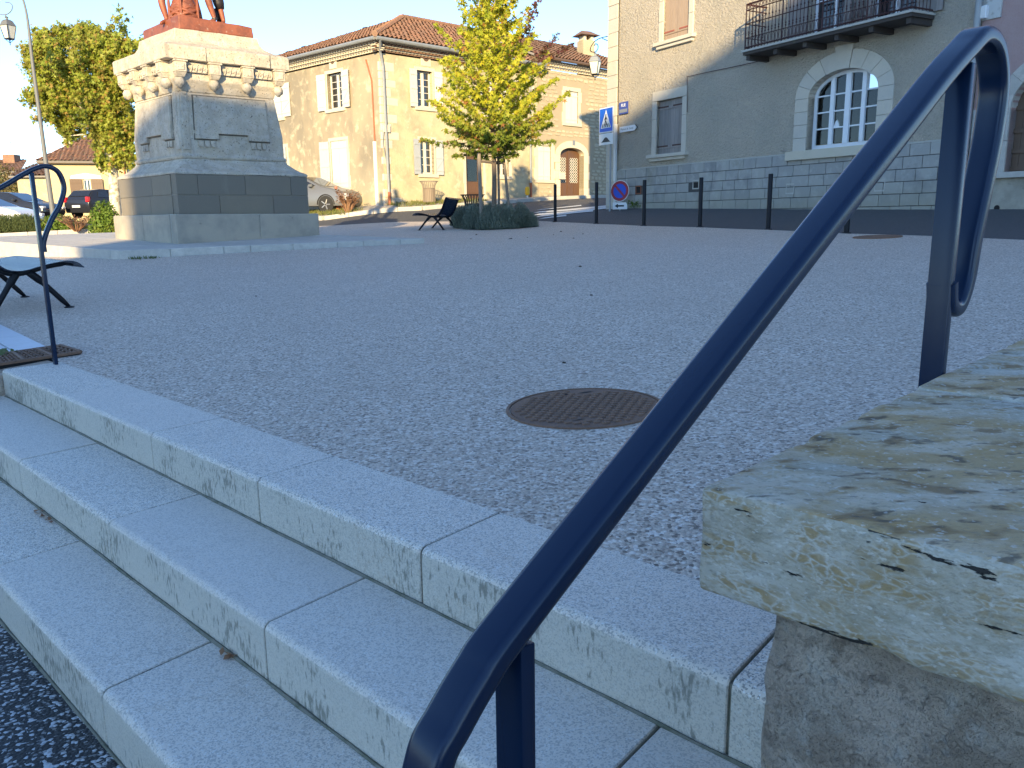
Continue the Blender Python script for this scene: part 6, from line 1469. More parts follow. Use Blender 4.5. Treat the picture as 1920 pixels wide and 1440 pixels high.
# ================================================================== BENCHES
def bench(label, front, azL, azP, Ln=1.7, grp='slatted steel benches on the square', flip=1):
    """front: ground point under the near front foot; azP: direction the seat faces; azL: direction along the bench"""
    t = thing('bench', front, label, 'bench', grp)
    L = Vector((math.sin(rad(azL)), math.cos(rad(azL)), 0)); P_ = Vector((math.sin(rad(azP)), math.cos(rad(azP)), 0))
    zg = lambda q: terr(q.x, q.y)
    def W(l, p, z): q = front + L * l + P_ * p; return Vector((q.x, q.y, front.z + z))
    prof = catmull([Vector((p, z, 0)) for p, z in ((-.84, .80), (-.80, .84), (-.755, .82), (-.70, .68), (-.62, .50), (-.52, .395), (-.38, .375), (-.20, .42), (-.02, .45), (.08, .435), (.14, .385))], 3)
    nb_ = int(Ln / .038)
    for k in range(nb_):
        l = -.12 + (Ln + .24) * k / (nb_ - 1)
        mb = MB(); mb.tube([W(l, q.x, q.y) for q in prof], 1, prof=[(-.0125, -.004), (.0125, -.004), (.0125, .004), (-.0125, .004)], upv=L); mb.build('slat', m_rail, t)
    for l in (0, Ln):
        c = W(l, -.36, .355)
        def foot(p): q = W(l, p, 0); q.z = zg(q); return q
        for (p, bend) in ((0.0, .06), (-.66, -.04)):
            f_ = foot(p); mb = MB(); md = c.lerp(f_, .45) + Vector((0, 0, .05)); mb.tube(catmull([c + P_ * (.05 if p == 0 else -.05), md, f_ + Vector((0, 0, .012))], 4), [.036] * 4 + [.026] * 4 + [.017], 8); mb.build('leg', m_blackm, t, smooth='all')
            mb = MB(); mb.lathe(tuple(f_), [(.045, 0), (.045, .010), (.02, .018)], 12); mb.build('foot_plate', m_blackm, t)
        mb = MB(); mb.tube([W(l, q.x, q.y - .028) for q in prof[6:-3]], [.012] * 3 + [.026] * (len(prof[6:-3]) - 6) + [.012] * 3, 6); mb.build('side_frame', m_blackm, t, smooth='all')
    mb = MB(); mb.tube([W(0, -.36, .345), W(Ln, -.36, .345)], .022, 8); mb.build('cross_bar', m_blackm, t)
    return t
ff = G(130, 577); bench('dark slatted bench beside the left handrail, its front lip towards the pedestal', ff, -42, 48, 1.7)
fm = G(786, 432); bench('dark slatted bench seen from the side next to the lavender bed', fm, 8, -82, 1.5)

# ================================================================== HOUSES BEHIND THE CAMERA (unseen, placed and shaped to cast the shade on the square)
SD = 36.0; TE = math.tan(rad(SUN_EL)); la = rad(SUN_AZ)
BF = Fr(Vector((-math.sin(la) * SD, -math.cos(la) * SD, 0)), 90 + SUN_AZ, -1)
BF2 = Fr(BF.p(0, .3, 0), 90 + SUN_AZ, -1)
def back_house(l0, l1, hr0, hr1, label, m, depth=9.0, rise=1.6, gh=None, floors=3, BF=BF):
    """ridge silhouette height hr (at l0,l1) measured as z + TE*s"""
    t = thing('shade_caster_house', BF.p((l0 + l1) / 2, 0, -1.3), label, 'house', 'unseen shade casting houses behind the camera')
    zr0, zr1 = hr0 + TE * (SD + depth / 2), hr1 + TE * (SD + depth / 2); ze = min(zr0, zr1) - rise
    holes = []; n = int((l1 - l0) / 2.6); fh = (ze + 1.3) / floors
    for i in range(n):
        for k in range(floors):
            c = l0 + (i + .5) * (l1 - l0) / n; z0_ = -1.3 + k * fh + .9; holes.append((c - .5, c + .5, z0_ if k else -1.28 if i == n // 2 else z0_, z0_ + 1.5))
    wall_with_holes(BF, l0, l1, -1.4, ze, holes, m, t, depth=.25, name='front_wall')
    for h in holes: window(BF, t, *h, w=-.2, rows=3, m=m_whitefr)
    mb = MB(); mb.box(BF, l0, l1, -depth, -.26, -1.4, ze); mb.build('house_core', m, t)
    mb = MB(); a, b, c, d = BF.p(l0, .4, ze), BF.p(l1, .4, ze), BF.p(l1, -depth - .4, ze), BF.p(l0, -depth - .4, ze); r0, r1 = BF.p(l0 + 1.2, -depth / 2, zr0 - .12), BF.p(l1, -depth / 2, zr1 - .12)
    mb.add([a, b, c, d, r0, r1], [(0, 1, 5, 4), (2, 3, 4, 5), (1, 2, 5), (3, 0, 4), (3, 2, 1, 0)]); mb.build('roof', m_tile, t)
    return t
back_house(-8.45, 1.05, 6.15, 7.6, 'unseen white house behind the camera shaped to cast shade, lower of the two', m_whitewall, floors=5, rise=1.3)
back_house(.90, 12, 9.12, 11.0, 'tall unseen white house behind the camera shaped to cast shade', m_whitewall, floors=6, BF=BF2)  # white render picked to bounce more light onto the square

# ================================================================== TREES
def leaf_shape(kind):
    if kind == 'maple':   # 5 pointed star, flat fan
        P = [];
        for k, (a, r) in enumerate([(-90, .25), (-40, .75), (-15, .32), (25, .95), (55, .36), (90, 1.05), (125, .36), (155, .95), (195, .32), (220, .75)]): P.append((math.cos(rad(a)) * r, math.sin(rad(a)) * r))
        return P
    if kind == 'oval': return [(0, -.6), (.3, -.2), (.32, .25), (0, .8), (-.32, .25), (-.3, -.2)]
    return [(-.5, -.5), (.5, -.5), (.5, .5), (-.5, .5)]
def add_leaf(mb, c, nrm, sz, shape, roll, dirv=None):
    n = nrm.normalized(); t = n.cross(Vector((0, 0, 1)) if abs(n.z) < .95 else Vector((1, 0, 0))).normalized(); b = n.cross(t)
    ca, sa = math.cos(roll), math.sin(roll); k = len(mb.v)
    for x, y in shape:
        X, Y = (x * ca - y * sa) * sz, (x * sa + y * ca) * sz; bend = -abs(x) * sz * .18
        p = c + t * X + b * Y + n * bend; mb.v.append((p.x, p.y, p.z))
    mb.f.append(tuple(range(k, k + len(shape))))
rt = random.Random(11)
def rvec(r): 
    while True:
        v = Vector((r.uniform(-1, 1), r.uniform(-1, 1), r.uniform(-1, 1)))
        if .05 < v.length < 1: return v.normalized()
# --- sweetgum in the lavender bed
TY = 23.0
tb = atY(925, 405, TY); gz = terr(tb.x, tb.y); tb = Vector((tb.x, tb.y, gz))
sg_ = thing('sweetgum_tree', tb, 'young yellow green sweetgum tree with star shaped leaves standing in the lavender bed', 'tree')
def at_(x, y, dY=0): return atY(x, y, TY + dY)
top = at_(925, -60)
trk = [tb, at_(927, 330), at_(924, 240), at_(926, 150), at_(928, 60), at_(930, -20), top]
mb = MB(); mb.tube(catmull(trk, 4), [.07 - .055 * i / 24 for i in range(25)], 8); mb.build('trunk', m_bark, sg_, smooth='all')
br_ = MB(); lfs = MB(); red = MB(); star = leaf_shape('maple')
def prof_w(py):   # half width of crown in px at image height
    pts = [(300, 25), (280, 75), (260, 95), (235, 108), (200, 114), (150, 112), (110, 96), (70, 78), (40, 66), (0, 55), (-40, 38), (-80, 10)]
    for (a, wa), (b, wb) in zip(pts[:-1], pts[1:]):
        if b <= py <= a: return wa + (wb - wa) * (a - py) / (a - b)
    return 20
def branch(base, tip, r0, mbL=lfs, dens_=1.0, sz=.085):
    mid_ = base.lerp(tip, .5) + Vector((0, 0, .10 * (tip - base).length)) * (-.4 if tip.z < base.z + .2 else -.5)
    P = catmull([base, mid_, tip], 5); br_.tube(P, [max(.004, r0 * (1 - i / len(P))) for i in range(len(P))], 5, caps=False)
    L_ = (tip - base).length; n = int(L_ * 62 * dens_)
    for k in range(n):
        f_ = rt.uniform(.22, 1.03); i = min(len(P) - 2, int(f_ * (len(P) - 1))); q = P[i].lerp(P[i + 1], min(1, f_ * (len(P) - 1) - i))
        side = rvec(rt); side.z = side.z * .6 - .15; q = q + side * rt.uniform(.02, .20) * (1.15 - f_ * .6)
        nn = Vector((rt.uniform(-1, 1), rt.uniform(-1.6, .4), rt.uniform(-.1, 1))); add_leaf(mbL, q, nn, sz * rt.uniform(.6, 1.25), star, rt.uniform(0, 6.28))
for k in range(150):
    py = 292 - 372 * ((k + .5) / 150) ** .95
    ang = k * 2.39996; hw_px = prof_w(py) * rt.uniform(.72, 1.04); Rm = hw_px / FPX * TY
    ctr = at_(926, py); dx, dy = math.cos(ang) * Rm, math.sin(ang) * Rm
    rise_ = .55 * Rm if py < 230 else .12 * Rm
    tip = ctr + Vector((dx, dy, 0)); base = Vector((ctr.x, ctr.y, ctr.z)) - Vector((0, 0, rise_)); base.z = max(base.z, gz + 1.55)
    f_ = (base.z - tb.z) / (top.z - tb.z); tx = tb.lerp(top, max(0, min(1, f_))); base.x, base.y = tx.x, tx.y
    branch(base, tip, .022)
# reaching twigs the photograph shows
for (x, y, bx_, by_, isred) in [(1068, 172, 985, 225, 0), (1040, 265, 960, 262, 0), (1072, 82, 985, 120, 1), (1048, 62, 985, 120, 1), (1012, -10, 970, 90, 1), (805, 188, 870, 240, 0), (790, 262, 880, 268, 0), (818, 46, 880, 110, 0), (858, -8, 890, 80, 0), (1030, 205, 960, 235, 0), (905, -20, 915, 60, 0), (955, -20, 940, 60, 0), (825, 112, 890, 150, 0), (1035, 232, 960, 250, 0), (850, 292, 900, 280, 0), (980, 278, 940, 262, 0), (842, 150, 890, 190, 0), (1005, 140, 960, 190, 0)]:
    branch(at_(bx_, by_), at_(x, y, rt.uniform(-.4, .3)), .014, red if isred else lfs, 1.35, .075)
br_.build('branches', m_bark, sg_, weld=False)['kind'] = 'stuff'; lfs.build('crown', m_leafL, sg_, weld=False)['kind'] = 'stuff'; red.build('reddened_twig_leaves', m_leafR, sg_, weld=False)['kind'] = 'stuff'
# stakes with cross pieces
sk = thing('tree_stakes', tb, 'three grey wooden stakes with cross bars supporting the young sweetgum tree', 'tree stakes')
stp = [(903, 405, 898, 287, -.35), (926, 402, 927, 290, .45) if False else (958, 402, 944, 290, .30), (936, 396, 934, 292, .95)]
tops = []
for (x0, y0, x1, y1, dY) in stp:
    a, b = at_(x0, y0, dY), at_(x1, y1, dY); a.z = terr(a.x, a.y) - .1; mb = MB(); mb.tube([a, b], .048 if dY < 0 else .036, 9); mb.build('stake', m_stake, sk, smooth=True); tops.append(b)
for i, j in ((0, 1), (1, 2), (2, 0)):
    mb = MB(); mb.tube([tops[i] + Vector((0, 0, -.20)), tops[j] + Vector((0, 0, -.20))], .032, 6); mb.build('cross_bar', m_stake, sk)
# --- plane tree behind the pedestal
PY = 40.0
pb = atY(216, 400, PY); pb.z = terr(pb.x, pb.y)
pt_ = thing('plane_tree', pb, 'broad leafy plane tree with mottled pale trunk behind the pedestal', 'tree')
mb = MB(); mb.tube(catmull([pb, atY(214, 350, PY), atY(208, 300, PY), atY(190, 240, PY)], 4), [.26, .25, .24, .24, .23, .23, .22, .22, .21, .2, .18, .16, .14], 10); mb.build('trunk', m_planebark, pt_, smooth='all')
br_ = MB(); lfp = MB()
blobs = [(165, 120, 95, 58), (105, 130, 58, 62), (215, 150, 62, 66), (150, 190, 80, 58), (205, 225, 55, 62), (215, 285, 45, 38), (100, 200, 45, 38), (85, 80, 34, 26), (120, 65, 30, 20), (190, 75, 40, 25), (240, 95, 34, 30), (165, 60, 26, 20), (226, 45, 8, 26), (70, 105, 25, 26), (130, 235, 34, 22), (250, 150, 30, 60), (230, 250, 34, 60), (60, 125, 20, 20), (62, 185, 14, 18), (128, 255, 14, 12)]
tot = 0
for (cx_, cy_, rx_, ry_) in blobs:
    n = int(rx_ * ry_ * 1.25) + 40; c = atY(cx_, cy_, PY + rt.uniform(-.4, .6)); RX, RZ = rx_ / FPX * PY, ry_ / FPX * PY
    br_.tube(catmull([atY(195, 260, PY), atY((195 + cx_) / 2, (250 + cy_) / 2, PY), c], 3), [.09, .07, .06, .05, .04, .03, .02], 5, caps=False)
    sub = [c + Vector((v.x * RX, v.y * max(RX * .8, .9), v.z * RZ)) * 1.0 for v in [rvec(rt) * rt.uniform(.35, 1.0) for _ in range(max(6, n // 26))]]
    for s_ in sub:
        for _ in range(26):
            q = s_ + rvec(rt) * rt.uniform(.02, .30) ; nn = rvec(rt) + Vector((0, -.7, .5)); add_leaf(lfp, q, nn, rt.uniform(.075, .14), star, rt.uniform(0, 6.28))
br_.build('branches', m_planebark, pt_, weld=False)['kind'] = 'stuff'; lfp.build('crown', m_leafP, pt_, weld=False)['kind'] = 'stuff'

# ================================================================== LAVENDER BED
L0, L1, L2, L3_ = G(848, 426), G(905, 432), G(1012, 425), G(990, 418)
bedc = (L0 + L1 + L2) / 3
bed_poly = [(q.x, q.y) for q in (L0, G(870, 430), L1, G(960, 429.5), L2, G(985, 417.5), G(900, 416), G(855, 419))]
draped('flower_bed_soil', bed_poly, .01, m_soil, .5)
def bush(name, q, rx, ry, h, n, m, label, grp, shape='blade', lsz=.05, cat='bush', seed=0):
    r = random.Random(seed); t = thing(name, q, label, cat, grp); mb = MB(); sh = leaf_shape('oval'); st = MB()
    for k in range(n):
        v = rvec(r); v.z = abs(v.z); rad_ = r.uniform(.55, 1.0) if shape != 'blade' else r.uniform(.3, 1)
        tip = q + Vector((v.x * rx * rad_, v.y * ry * rad_, v.z * h * rad_ + .02))
        if shape == 'blade':
            b = q + Vector((v.x * rx * rad_ * .75, v.y * ry * rad_ * .75, max(0, v.z * h * rad_ - .16))); d = (tip - b); 
            s_ = Vector((-d.y, d.x, 0)); s_ = (s_.normalized() if s_.length > .001 else Vector((1, 0, 0)))
            for j in range(5):
                c = b + d * (j + .8) / 5.2; a = r.uniform(0, 6.28); e = c + Vector((math.cos(a) * .035, math.sin(a) * .035, .045)) * lsz / .05; pz = Vector((-math.sin(a), math.cos(a), 0)) * .008 * lsz / .05
                mb.add([c - pz, c + pz, e], [(0, 1, 2)]); e2 = c + Vector((-math.cos(a) * .035, -math.sin(a) * .035, .045)) * lsz / .05; mb.add([c - pz, c + pz, e2], [(0, 1, 2)])
            mb.add([b - s_ * .006, b + s_ * .006, tip + Vector((0, 0, .02))], [(0, 1, 2)])
        else: add_leaf(mb, tip, v + rvec(r) * .8, lsz * r.uniform(.6, 1.3), sh, r.uniform(0, 6.28))
        if k % 30 == 0: st.tube([q, tip], .006, 3, caps=False)
    o = mb.build('foliage', m, t, weld=False); o['kind'] = 'stuff'; st.build('stems', m_bark, t, weld=False); return t
lavp = None; rl = random.Random(6); nlav = 0
spots_l = []
for (x, y) in [(868, 428), (888, 430), (910, 431), (932, 430), (955, 429), (978, 427), (997, 425.5), (860, 424), (880, 424), (905, 425), (930, 424.5), (955, 423.5), (980, 422), (890, 420), (920, 420), (950, 419.5), (975, 419)]:
    q = G(x, y); q = Vector((q.x, q.y, terr(q.x, q.y)))
    if lavp is None: lavp = bush('lavender_bush', q, .30, .32, .60, 1500, m_lav, 'grey green lavender cushion in the planted bed under the sweetgum tree', 'lavender cushions in the planted bed'); 
    else:
        c = copy_tree(lavp); c.location = q; c.rotation_euler = (0, 0, rl.uniform(0, 6.28)); sc_ = rl.uniform(.85, 1.12) * (0.7 if x > 990 else 1); c.scale = (sc_, sc_, sc_ * rl.uniform(.9, 1.08))
# ================================================================== LITTER BIN behind the bed
lbq = G(886, 414); lbq = atY(887, 410, 26.0); lbq.z = terr(lbq.x, lbq.y)
def litter_bin(q, label):
    t = thing('litter_bin', q, label, 'bin', 'slatted litter bins')
    mb = MB(); mb.lathe(tuple(q), [(.20, .10), (.20, .62)], 16); mb.build('inner_bucket', m_inside, t)
    for k in range(22):
        a = 2 * math.pi * k / 22; ca, sa = math.cos(a), math.sin(a); mb = MB(); mb.tube([q + Vector((ca * .235, sa * .235, .08)), q + Vector((ca * .235, sa * .235, .60)), q + Vector((ca * .25, sa * .25, .72)), q + Vector((ca * .33, sa * .33, .86))], .010, 4); mb.build('bar', m_blackm, t)
    for z, r in ((.08, .235), (.6, .235), (.865, .36)):
        mb = MB(); mb.tube([q + Vector((r * math.cos(i * .3927), r * math.sin(i * .3927), z)) for i in range(16)], .013, 5, closed=True); mb.build('hoop', m_blackm, t)
    return t
litter_bin(lbq, 'dark litter bin with flared bars behind the left end of the lavender bed')
q = LR.p(LR.uz(805, 380, 1.0)[0], 1.0, 0); q.z = terr(q.x, q.y) + .10
b2 = litter_bin(q, 'second litter bin, pale grey brown, close to the sunlit cream wall under the lower window')
for c_ in b2.children: c_.data.materials.clear(); c_.data.materials.append(m_stake)  # all parts recoloured in the paler stake tone

# ================================================================== CARS
def car(q, az, m, label, kind='hatch', s=1.0):
    """q ground centre, az heading"""
    t = thing('parked_car', q, label, 'car'); fr = Fr(q, az)
    hatch = [(-1.95, .42), (-2.0, .62), (-1.95, .95), (-1.82, 1.05), (-1.45, 1.42), (-.9, 1.50), (.1, 1.48), (.85, 1.06), (1.30, .98), (1.75, .86), (1.95, .70), (2.0, .48), (1.95, .28), (-1.9, .28)]
    sedan = [(-2.15, .42), (-2.2, .65), (-2.12, .93), (-1.55, 1.02), (-.95, 1.36), (-.3, 1.44), (.25, 1.40), (1.15, 1.00), (1.55, .93), (2.0, .80), (2.2, .62), (2.22, .42), (2.1, .26), (-2.1, .26)]
    P_ = sedan if kind == 'sedan' else hatch
    secs = [(-.86, .93, .25), (-.82, 1.0, .0), (-.66, 1.0, 0), (0, 1.0, 0), (.66, 1.0, 0), (.82, 1.0, 0), (.86, .93, .25)]
    mb = MB(); vs_ = []; fs = []; n = len(P_)
    for (y, kx, _) in secs:
        for (x, z) in P_:
            zz = z; yy = y
            if z > .98: yy = y * (1 - (z - .98) * .55)
            if abs(y) > .8: zz = .28 + (z - .28) * (.97 if abs(y) > .84 else 1)
            xx = x * (kx if abs(x) > 1.2 else 1)
            vs_.append(fr.p(xx * s, yy * s, q.z + zz * s))
    for i in range(len(secs) - 1):
        for k in range(n): fs.append((i * n + k, i * n + (k + 1) % n, (i + 1) * n + (k + 1) % n, (i + 1) * n + k))
    fs += [tuple(range(n))[::-1], tuple(range((len(secs) - 1) * n, len(secs) * n))]
    mb.add(vs_, fs); body = mb.build('body', m, t, smooth=True, bevel=.02, seg=2)
    xs_ = 1.32 if kind == 'sedan' else 1.22
    def sideW(z): return .86 * (1 - max(0, z - .98) * .55) + .012
    if kind == 'sedan': win = [[(-1.25, 1.04), (-.9, 1.29), (-.32, 1.36), (-.28, 1.04)], [(-.22, 1.04), (-.26, 1.36), (.2, 1.33), (.88, 1.04)]]; ws = [(1.08, 1.02), (.30, 1.375)]; rw_ = [(-1.48, 1.04), (-.98, 1.345)]
    else: win = [[(-1.3, 1.08), (-1.15, 1.36), (-.55, 1.42), (-.52, 1.06)], [(-.45, 1.06), (-.48, 1.42), (.02, 1.40), (.62, 1.08)]]; ws = [(.80, 1.10), (.15, 1.455)]; rw_ = [(-1.76, 1.12), (-1.48, 1.40)]
    for sd in (-1, 1):
        for wn in win:
            mb = MB(); mb.prism([fr.p(x * s, sd * (sideW(z) - .02) * s, q.z + z * s) for x, z in wn], [fr.p(x * s, sd * sideW(z) * s + sd * .004, q.z + z * s) for x, z in wn]); mb.build('side_window', m_glass, t)
        for x in (xs_, -xs_):
            mb = MB(); c = fr.p(x * s, sd * .70 * s, q.z + .32 * s); lathe_dir(mb, c, fr.n * sd, [(.315 * s, 0), (.33 * s, .04), (.33 * s, .17 * s), (.30 * s, .185 * s), (.22 * s, .187 * s)], 24); wh = mb.build('tyre', m_tyre, t, smooth=True)
            mb = MB(); lathe_dir(mb, c, fr.n * sd, [(.215 * s, .17 * s), (.215 * s, .185 * s), (.19 * s, .175 * s), (.05, .172 * s)], 20); rm = mb.build('rim', m_inside, wh)
            for k in range(5):
                a = 2 * math.pi * k / 5; d_ = fr.u * math.cos(a) + Vector((0, 0, math.sin(a))); mb = MB(); mb.tube([c + fr.n * sd * .185 * s + d_ * .03, c + fr.n * sd * .188 * s + d_ * .2 * s], .022, 5); mb.build('spoke', m_rim, rm)
            mb = MB(); mb.tube([c + fr.n * sd * .175 * s + (fr.u * math.cos(a) + Vector((0, 0, math.sin(a)))) * .37 * s for a in [math.pi * i / 12 for i in range(13)]], .022, 5); mb.build('wheel_arch', m_inside, t)
        mb = MB(); c = fr.p((.72 if kind == 'sedan' else .5) * s, sd * .93 * s, q.z + 1.02 * s); mb.lathe((c.x, c.y, c.z - .05), [(.05, 0), (.10, .03), (.10, .10), (.04, .13)], 8); mb.build('wing_mirror', m, t)
        mb = MB(); xh = P_[9][0] + .1; mb.box(fr, (xh - .12) * s, (xh + .14) * s, sd * .60 * s, sd * .84 * s, q.z + .60 * s, q.z + .72 * s); mb.build('headlight', m_hlight, t, bevel=.03)
        mb = MB(); xr = P_[1][0]; mb.box(fr, (xr - .012) * s, (xr + .16) * s, sd * .66 * s, sd * .84 * s, q.z + .82 * s, q.z + (1.08 if kind != 'sedan' else .92) * s); mb.build('tail_light', m_rlight, t, bevel=.02)
    for (p, nm) in ((ws, 'windscreen'), (rw_, 'rear_window')):
        (x0, z0_), (x1, z1_) = p; o_ = Vector((0, 0, .012)); a = .70; b = .60
        mb = MB(); dx_ = .012 if x0 > 0 else -.012
        mb.quad(fr.p((x0 + dx_) * s, -a * s, q.z + z0_ * s + .015), fr.p((x0 + dx_) * s, a * s, q.z + z0_ * s + .015), fr.p((x1 + dx_) * s, b * s, q.z + z1_ * s + .015), fr.p((x1 + dx_) * s, -b * s, q.z + z1_ * s + .015)); mb.build(nm, m_glass, t)
    mb = MB(); mb.box(fr, (P_[1][0] - .02) * s, (P_[1][0] + .03) * s, -.26 * s, .26 * s, q.z + .55 * s, q.z + .66 * s); mb.build('number_plate', m_white, t)
    return t
_hub = atY(611, 389, 34.0); _cf = Fr(_hub, 108); q = _hub - _cf.u * 1.32 - _cf.n * .88; q.z = terr(q.x, q.y) + .10; car(q, 108, m_silver, 'silver saloon car parked along the ochre side wall behind the pedestal', 'sedan')
wc = atY(0, 414, 39); q = Vector((wc.x - .6, wc.y, 0)); q.z = terr(q.x, q.y) + .1; car(q, 96, m_wcar, 'white car at the left edge behind the planted strip, nose to the right', 'sedan')
q = Vector((atY(30, 395, 45).x, 45, 0)); q.z = terr(q.x, q.y) + .35; car(q, 100, m_dcar, 'dark car parked behind the white car at the left edge', 'sedan', 1.0)
q = Vector((atY(192, 395, 47).x, 47.5, 0)); q.z = max(terr(q.x, q.y), atY(192, 409, 46).z); car(q, 20, m_dcar, 'dark hatchback seen from behind with red tail lights beside the small yellow house', 'hatch')

# ================================================================== SMALL YELLOW HOUSE, far houses
YY = 52.0
ya = atY(97, 404, YY); yb = atY(226, 400, YY + 1.0); ys = Fr(ya, math.degrees(math.atan2(yb.x - ya.x, yb.y - ya.y)))
ye = atY(97, 306, YY).z; yl = (yb - ya).length + .6; gz_ = ya.z - .5
yh_ = thing('small_yellow_house', ya, 'small pale yellow house with red tiled hip roof and brown shutters by the plane tree', 'house')
wu0, wz1 = ys.uz(155, 336); wu1, wz0 = ys.uz(174, 384); wz0 -= .0
wall_with_holes(ys, 0, yl, gz_ - 1, ye, [(wu0, wu1, wz0, wz1)], m_yelren, yh_, name='front_wall')
mb = MB(); mb.box(ys, .0, yl, -7, -.3, gz_ - 1, ye); mb.build('house_core', m_yelren, yh_)
window(ys, yh_, wu0, wu1, wz0, wz1, rows=1, w=-.12); shutter(ys, yh_, wu0 - .72, wu0 - .05, wz0, wz1, .04, m_brownsh, 1, True, 4, tilt=.1); shutter(ys, yh_, wu1 + .05, wu1 + .72, wz0, wz1, .04, m_brownsh, 0, True, 4, tilt=.1)
mb = MB(); cu = (wu0 + wu1) / 2; pts = [(cu - .85, wz1 + .02), (cu + .85, wz1 + .02), (cu + .8, wz1 + .2), (cu, wz1 + .34), (cu - .8, wz1 + .2)]; mb.prism([ys.p(a, 0, b) for a, b in pts], [ys.p(a, .05, b) for a, b in pts]); mb.build('white_lintel', m_white, yh_)
mb = MB(); mb.box(ys, wu0 - .1, wu1 + .1, 0, .1, wz0 - .14, wz0); mb.build('sill', m_white, yh_)
mb = MB(); mb.box(ys, -.35, yl + .35, -.1, .38, ye - .02, ye + .10); mb.build('eaves_board', m_brownsh, yh_)
rzz = atY(165, 258, YY + 3).z
a, b, c, d = ys.p(-.4, .45, ye + .1), ys.p(yl + .4, .45, ye + .1), ys.p(yl + .4, -7.4, ye + .1), ys.p(-.4, -7.4, ye + .1); r0, r1 = ys.p(2.6, -3.5, rzz + .5), ys.p(yl - 1.6, -3.5, rzz + .5)
tiled_roof('roof', m_tile, yh_, a, b, r0, r1, pitch_u=.24, rows=.36); tiled_roof('roof', m_tile, yh_, d, a, r0, r0 + Vector((.02, 0, 0)), pitch_u=.24, rows=.5)
ca_, cb2 = atY(114, 232, YY + 4), atY(132, 232, YY + 4); cf = Fr(Vector((ca_.x, ca_.y, 0)), 85); mb = MB(); mb.box(cf, 0, (cb2 - ca_).length, -.6, 0, ye - .3, ca_.z); chm = mb.build('chimney', m_whitepvc if False else m_dress, yh_)
mb = MB(); mb.box(cf, -.08, (cb2 - ca_).length + .08, -.68, .08, ca_.z, ca_.z + .12); mb.build('chimney_cap', m_dress, chm)
mb = MB(); mb.tube([ys.p(yl - .12, .07, ye), ys.p(yl - .12, .07, gz_)], .05, 6); mb.build('downpipe', m_rusty, yh_)
# lower annexe
an = thing('annexe', atY(80, 400, 56), 'low cream annexe with tiled roof between the lamp post and the far house', 'building')
a0 = atY(40, 400, 55); af = Fr(a0, 88); w_ = (atY(100, 400, 55) - a0).length; tz = atY(70, 330, 55).z
mb = MB(); mb.box(af, 0, w_, -5, 0, a0.z - 1.5, tz); mb.build('wall', m_cream, an); tiled_roof('roof', m_tile2, an, af.p(-.3, .4, tz), af.p(w_, .4, tz), af.p(-.3, -3, tz + .9), af.p(w_, -3, tz + .9), pitch_u=.25, rows=.4)
mb = MB(); u0_ = (atY(72, 400, 55) - a0).length; mb.box(af, u0_, u0_ + .9, -.05, .03, atY(80, 398, 55).z, atY(80, 386, 55).z); wdo = mb.build('window', m_glass, an)
for k in range(4): mb = MB(); mb.box(af, u0_ + .9 * k / 4, u0_ + .9 * k / 4 + .04, .03, .05, atY(80, 398, 55).z, atY(80, 386, 55).z); mb.build('window_bar', m_whitefr, wdo)
fh_ = thing('far_house', atY(15, 400, 75), 'far house with orange brown roof and small chimney beyond the ivy at the left edge', 'house')
f0 = atY(-140, 400, 75); ff_ = Fr(f0, 90); L_ = (atY(34, 400, 75) - f0).length; ez_ = atY(10, 322, 75).z; rz_ = atY(10, 300, 79).z
mb = MB(); mb.box(ff_, 0, L_, -8, 0, f0.z - 2, ez_); mb.build('wall', m_ochre, fh_); tiled_roof('roof', m_tile, fh_, ff_.p(-.3, .4, ez_), ff_.p(L_ + .8, .4, ez_), ff_.p(-.3, -4, rz_), ff_.p(L_ - .9, -4, rz_), pitch_u=.3, rows=.45)
c_ = atY(22, 297, 78); mb = MB(); mb.box(Fr(Vector((c_.x, c_.y, 0)), 90), -.5, .5, -.5, .5, rz_ - .6, c_.z + .3); mb.build('chimney', m_tile, fh_)
mb = MB(); mb.tube([Vector((c_.x + .1, c_.y, c_.z)), Vector((c_.x + .1, c_.y, c_.z + 1.6))], .03, 4); mb.tube([Vector((c_.x - .3, c_.y, c_.z + 1.3)), Vector((c_.x + .5, c_.y, c_.z + 1.3))], .03, 4); mb.build('aerial', m_greyback, fh_)
for i, (x, y, rx, h, yy) in enumerate([(20, 385, 1.9, 3.3, 60), (52, 388, 1.4, 2.6, 58), (-20, 380, 2.5, 3.6, 62)]):
    q = atY(x, y + 12, yy); bush('ivy_thicket', q, rx, 1.2, h, 2600, m_hedge, ['brown and green ivy covered thicket below the far orange roof', 'thin browning thicket left of the lamp post behind the handrail loop', 'dense brown thicket at the very left edge behind the cars'][i], 'autumn thickets at the left', 'leaf', .14, seed=i + 40)
# distant tree line so the terrain does not end in a bare edge
for i in range(26):
    x = -220 + i * 17 + rt.uniform(-5, 5); y = 130 + rt.uniform(-10, 40); z = terr(x, y)
    if i == 0: dt = bush('distant_tree', Vector((x, y, z)), 7, 6, 6.5, 1500, m_leafP, 'distant green tree on the skyline behind the houses', 'distant skyline trees', 'leaf', .8, cat='tree', seed=70)
    else: c = copy_tree(dt); c.location = (x, y, z); c.rotation_euler = (0, 0, rt.uniform(0, 6)); c.scale = (rt.uniform(.8, 1.2),) * 2 + (rt.uniform(.6, .85),)

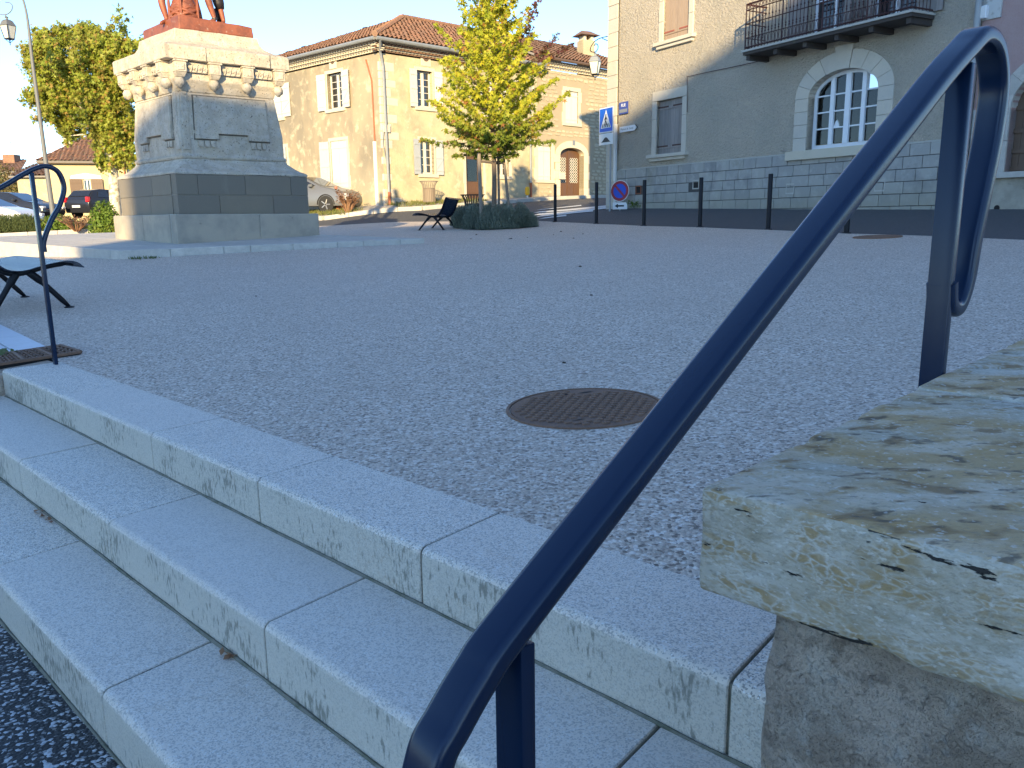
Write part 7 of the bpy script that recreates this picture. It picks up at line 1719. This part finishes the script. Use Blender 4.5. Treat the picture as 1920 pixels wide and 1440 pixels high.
# ================================================================== PLANTED STRIP on the left with kerb
k0, k1 = G(-60, 449), G(216, 434)
kb2 = thing('planter_kerb', G(80, 443), 'pale kerb edging the planted strip beyond the left road', 'kerb')
kerb_line(kb2, [k0, k1, k1 + Vector((6, 3.0, 0))], .2, .1, .16, 1.0)
n_ = (k1 - k0); n_.z = 0; n_.normalize(); pn = Vector((-n_.y, n_.x, 0))
pp = [k0 + pn * .2, k1 + pn * .2, k1 + pn * 3.2 + Vector((4, 2, 0)), k0 + pn * 3.2]
draped('planted_strip_soil', [(q.x, q.y) for q in pp], .13, m_soil, 1.0)
def onstrip(px, off, dz=.12):
    t = (px + 60) / 276; q = k0.lerp(k1, t) + pn * off; 
    # shift so that it projects at px
    v = ray(px, 440); q2 = v * (q.y / v[1]); q = Vector((q2.x, q.y, 0)); q.z = terr(q.x, q.y) + dz; return q
for i, (px, off, rx, h, n, m, lab, ls, sh) in enumerate([
    (4, .9, .75, .62, 2600, m_shrub2, 'grey green feathery shrub at the far left of the planted strip', .07, 'blade'),
    (52, .8, .85, .68, 2600, m_shrub2, 'feathery green shrub in front of the white car bonnet', .07, 'blade'),
    (112, .8, .80, .62, 1700, m_shrub, 'bright green rounded shrub just right of the handrail loop', .075, 'leaf'),
    (135, 1.0, .55, .42, 900, m_shrub2, 'low darker green shrub beside the bright rounded shrub', .07, 'leaf'),
    (28, 1.5, .8, .7, 1500, m_shrub2, 'second row green shrub between the two feathery shrubs', .08, 'leaf')]):
    bush('shrub', onstrip(px, off), rx, .7, h, n, m, lab, 'shrubs in the planted strip', sh, ls, seed=i + 3)
q = atY(197, 418, 31); q.z = terr(q.x, q.y); bush('shrub', q, .62, .5, 1.25, 2400, m_shrub, 'tall bright lime green shrub left of the pedestal base', 'shrubs in the planted strip', 'leaf', .085, seed=33)
q = atY(143, 424, 33); q.z = terr(q.x, q.y) + .1; dry_bush(q, 60, .6, .8, 'pinkish dry grass clump between the green shrubs')
mb = MB(); rg = random.Random(12)
for _ in range(160):
    q = onstrip(rg.uniform(140, 205), rg.uniform(.3, 1.4)); tuft_mesh(mb, q, 6, .2, .15, .012, .7, rg)
tag(mb.build('strip_grass', m_grass, None, weld=False), 'short green grass at the right end of the planted strip', 'grass', kind='stuff')

# ================================================================== LAMP POST with hanging lantern
LY = 35.5
lpq = atY(100, 440, LY); lpq = Vector((atY(104, 432, LY).x, LY, 0)); lpq.z = terr(lpq.x, lpq.y)
lp_ = thing('street_lamp', lpq, 'tall grey lamp post with a scrolled arm and hanging lantern at top left', 'lamp')
pts = [lpq, atY(95, 370, LY), atY(84, 290, LY), atY(72, 200, LY), atY(60, 110, LY), atY(52, 40, LY), atY(44, 2, LY), atY(34, -18, LY), atY(18, -26, LY), atY(0, -18, LY), atY(-8, 0, LY)]
mb = MB(); P = catmull(pts, 4); m_post = mat('dark_grey_galvanised', (.13, .135, .14), rough=.6); mb.tube(P, [.11 - .07 * min(1, i / (len(P) * .55)) for i in range(len(P))], 10); mb.build('post', m_post, lp_, smooth='all')
scr = [(-14, -30), (-20, -5), (-14, 18), (-2, 26), (12, 27), (21, 20), (23, 11), (18, 5), (10, 4)]
mb = MB(); mb.tube(catmull([atY(x, y, LY) for x, y in scr], 4), .020, 6); mb.tube([atY(11, 26, LY), atY(10, 34, LY)], .02, 6); mb.build('scroll_arm', m_post, lp_, smooth='all')
lantern(lp_, atY(13, 35, LY), 1.3, m_post)
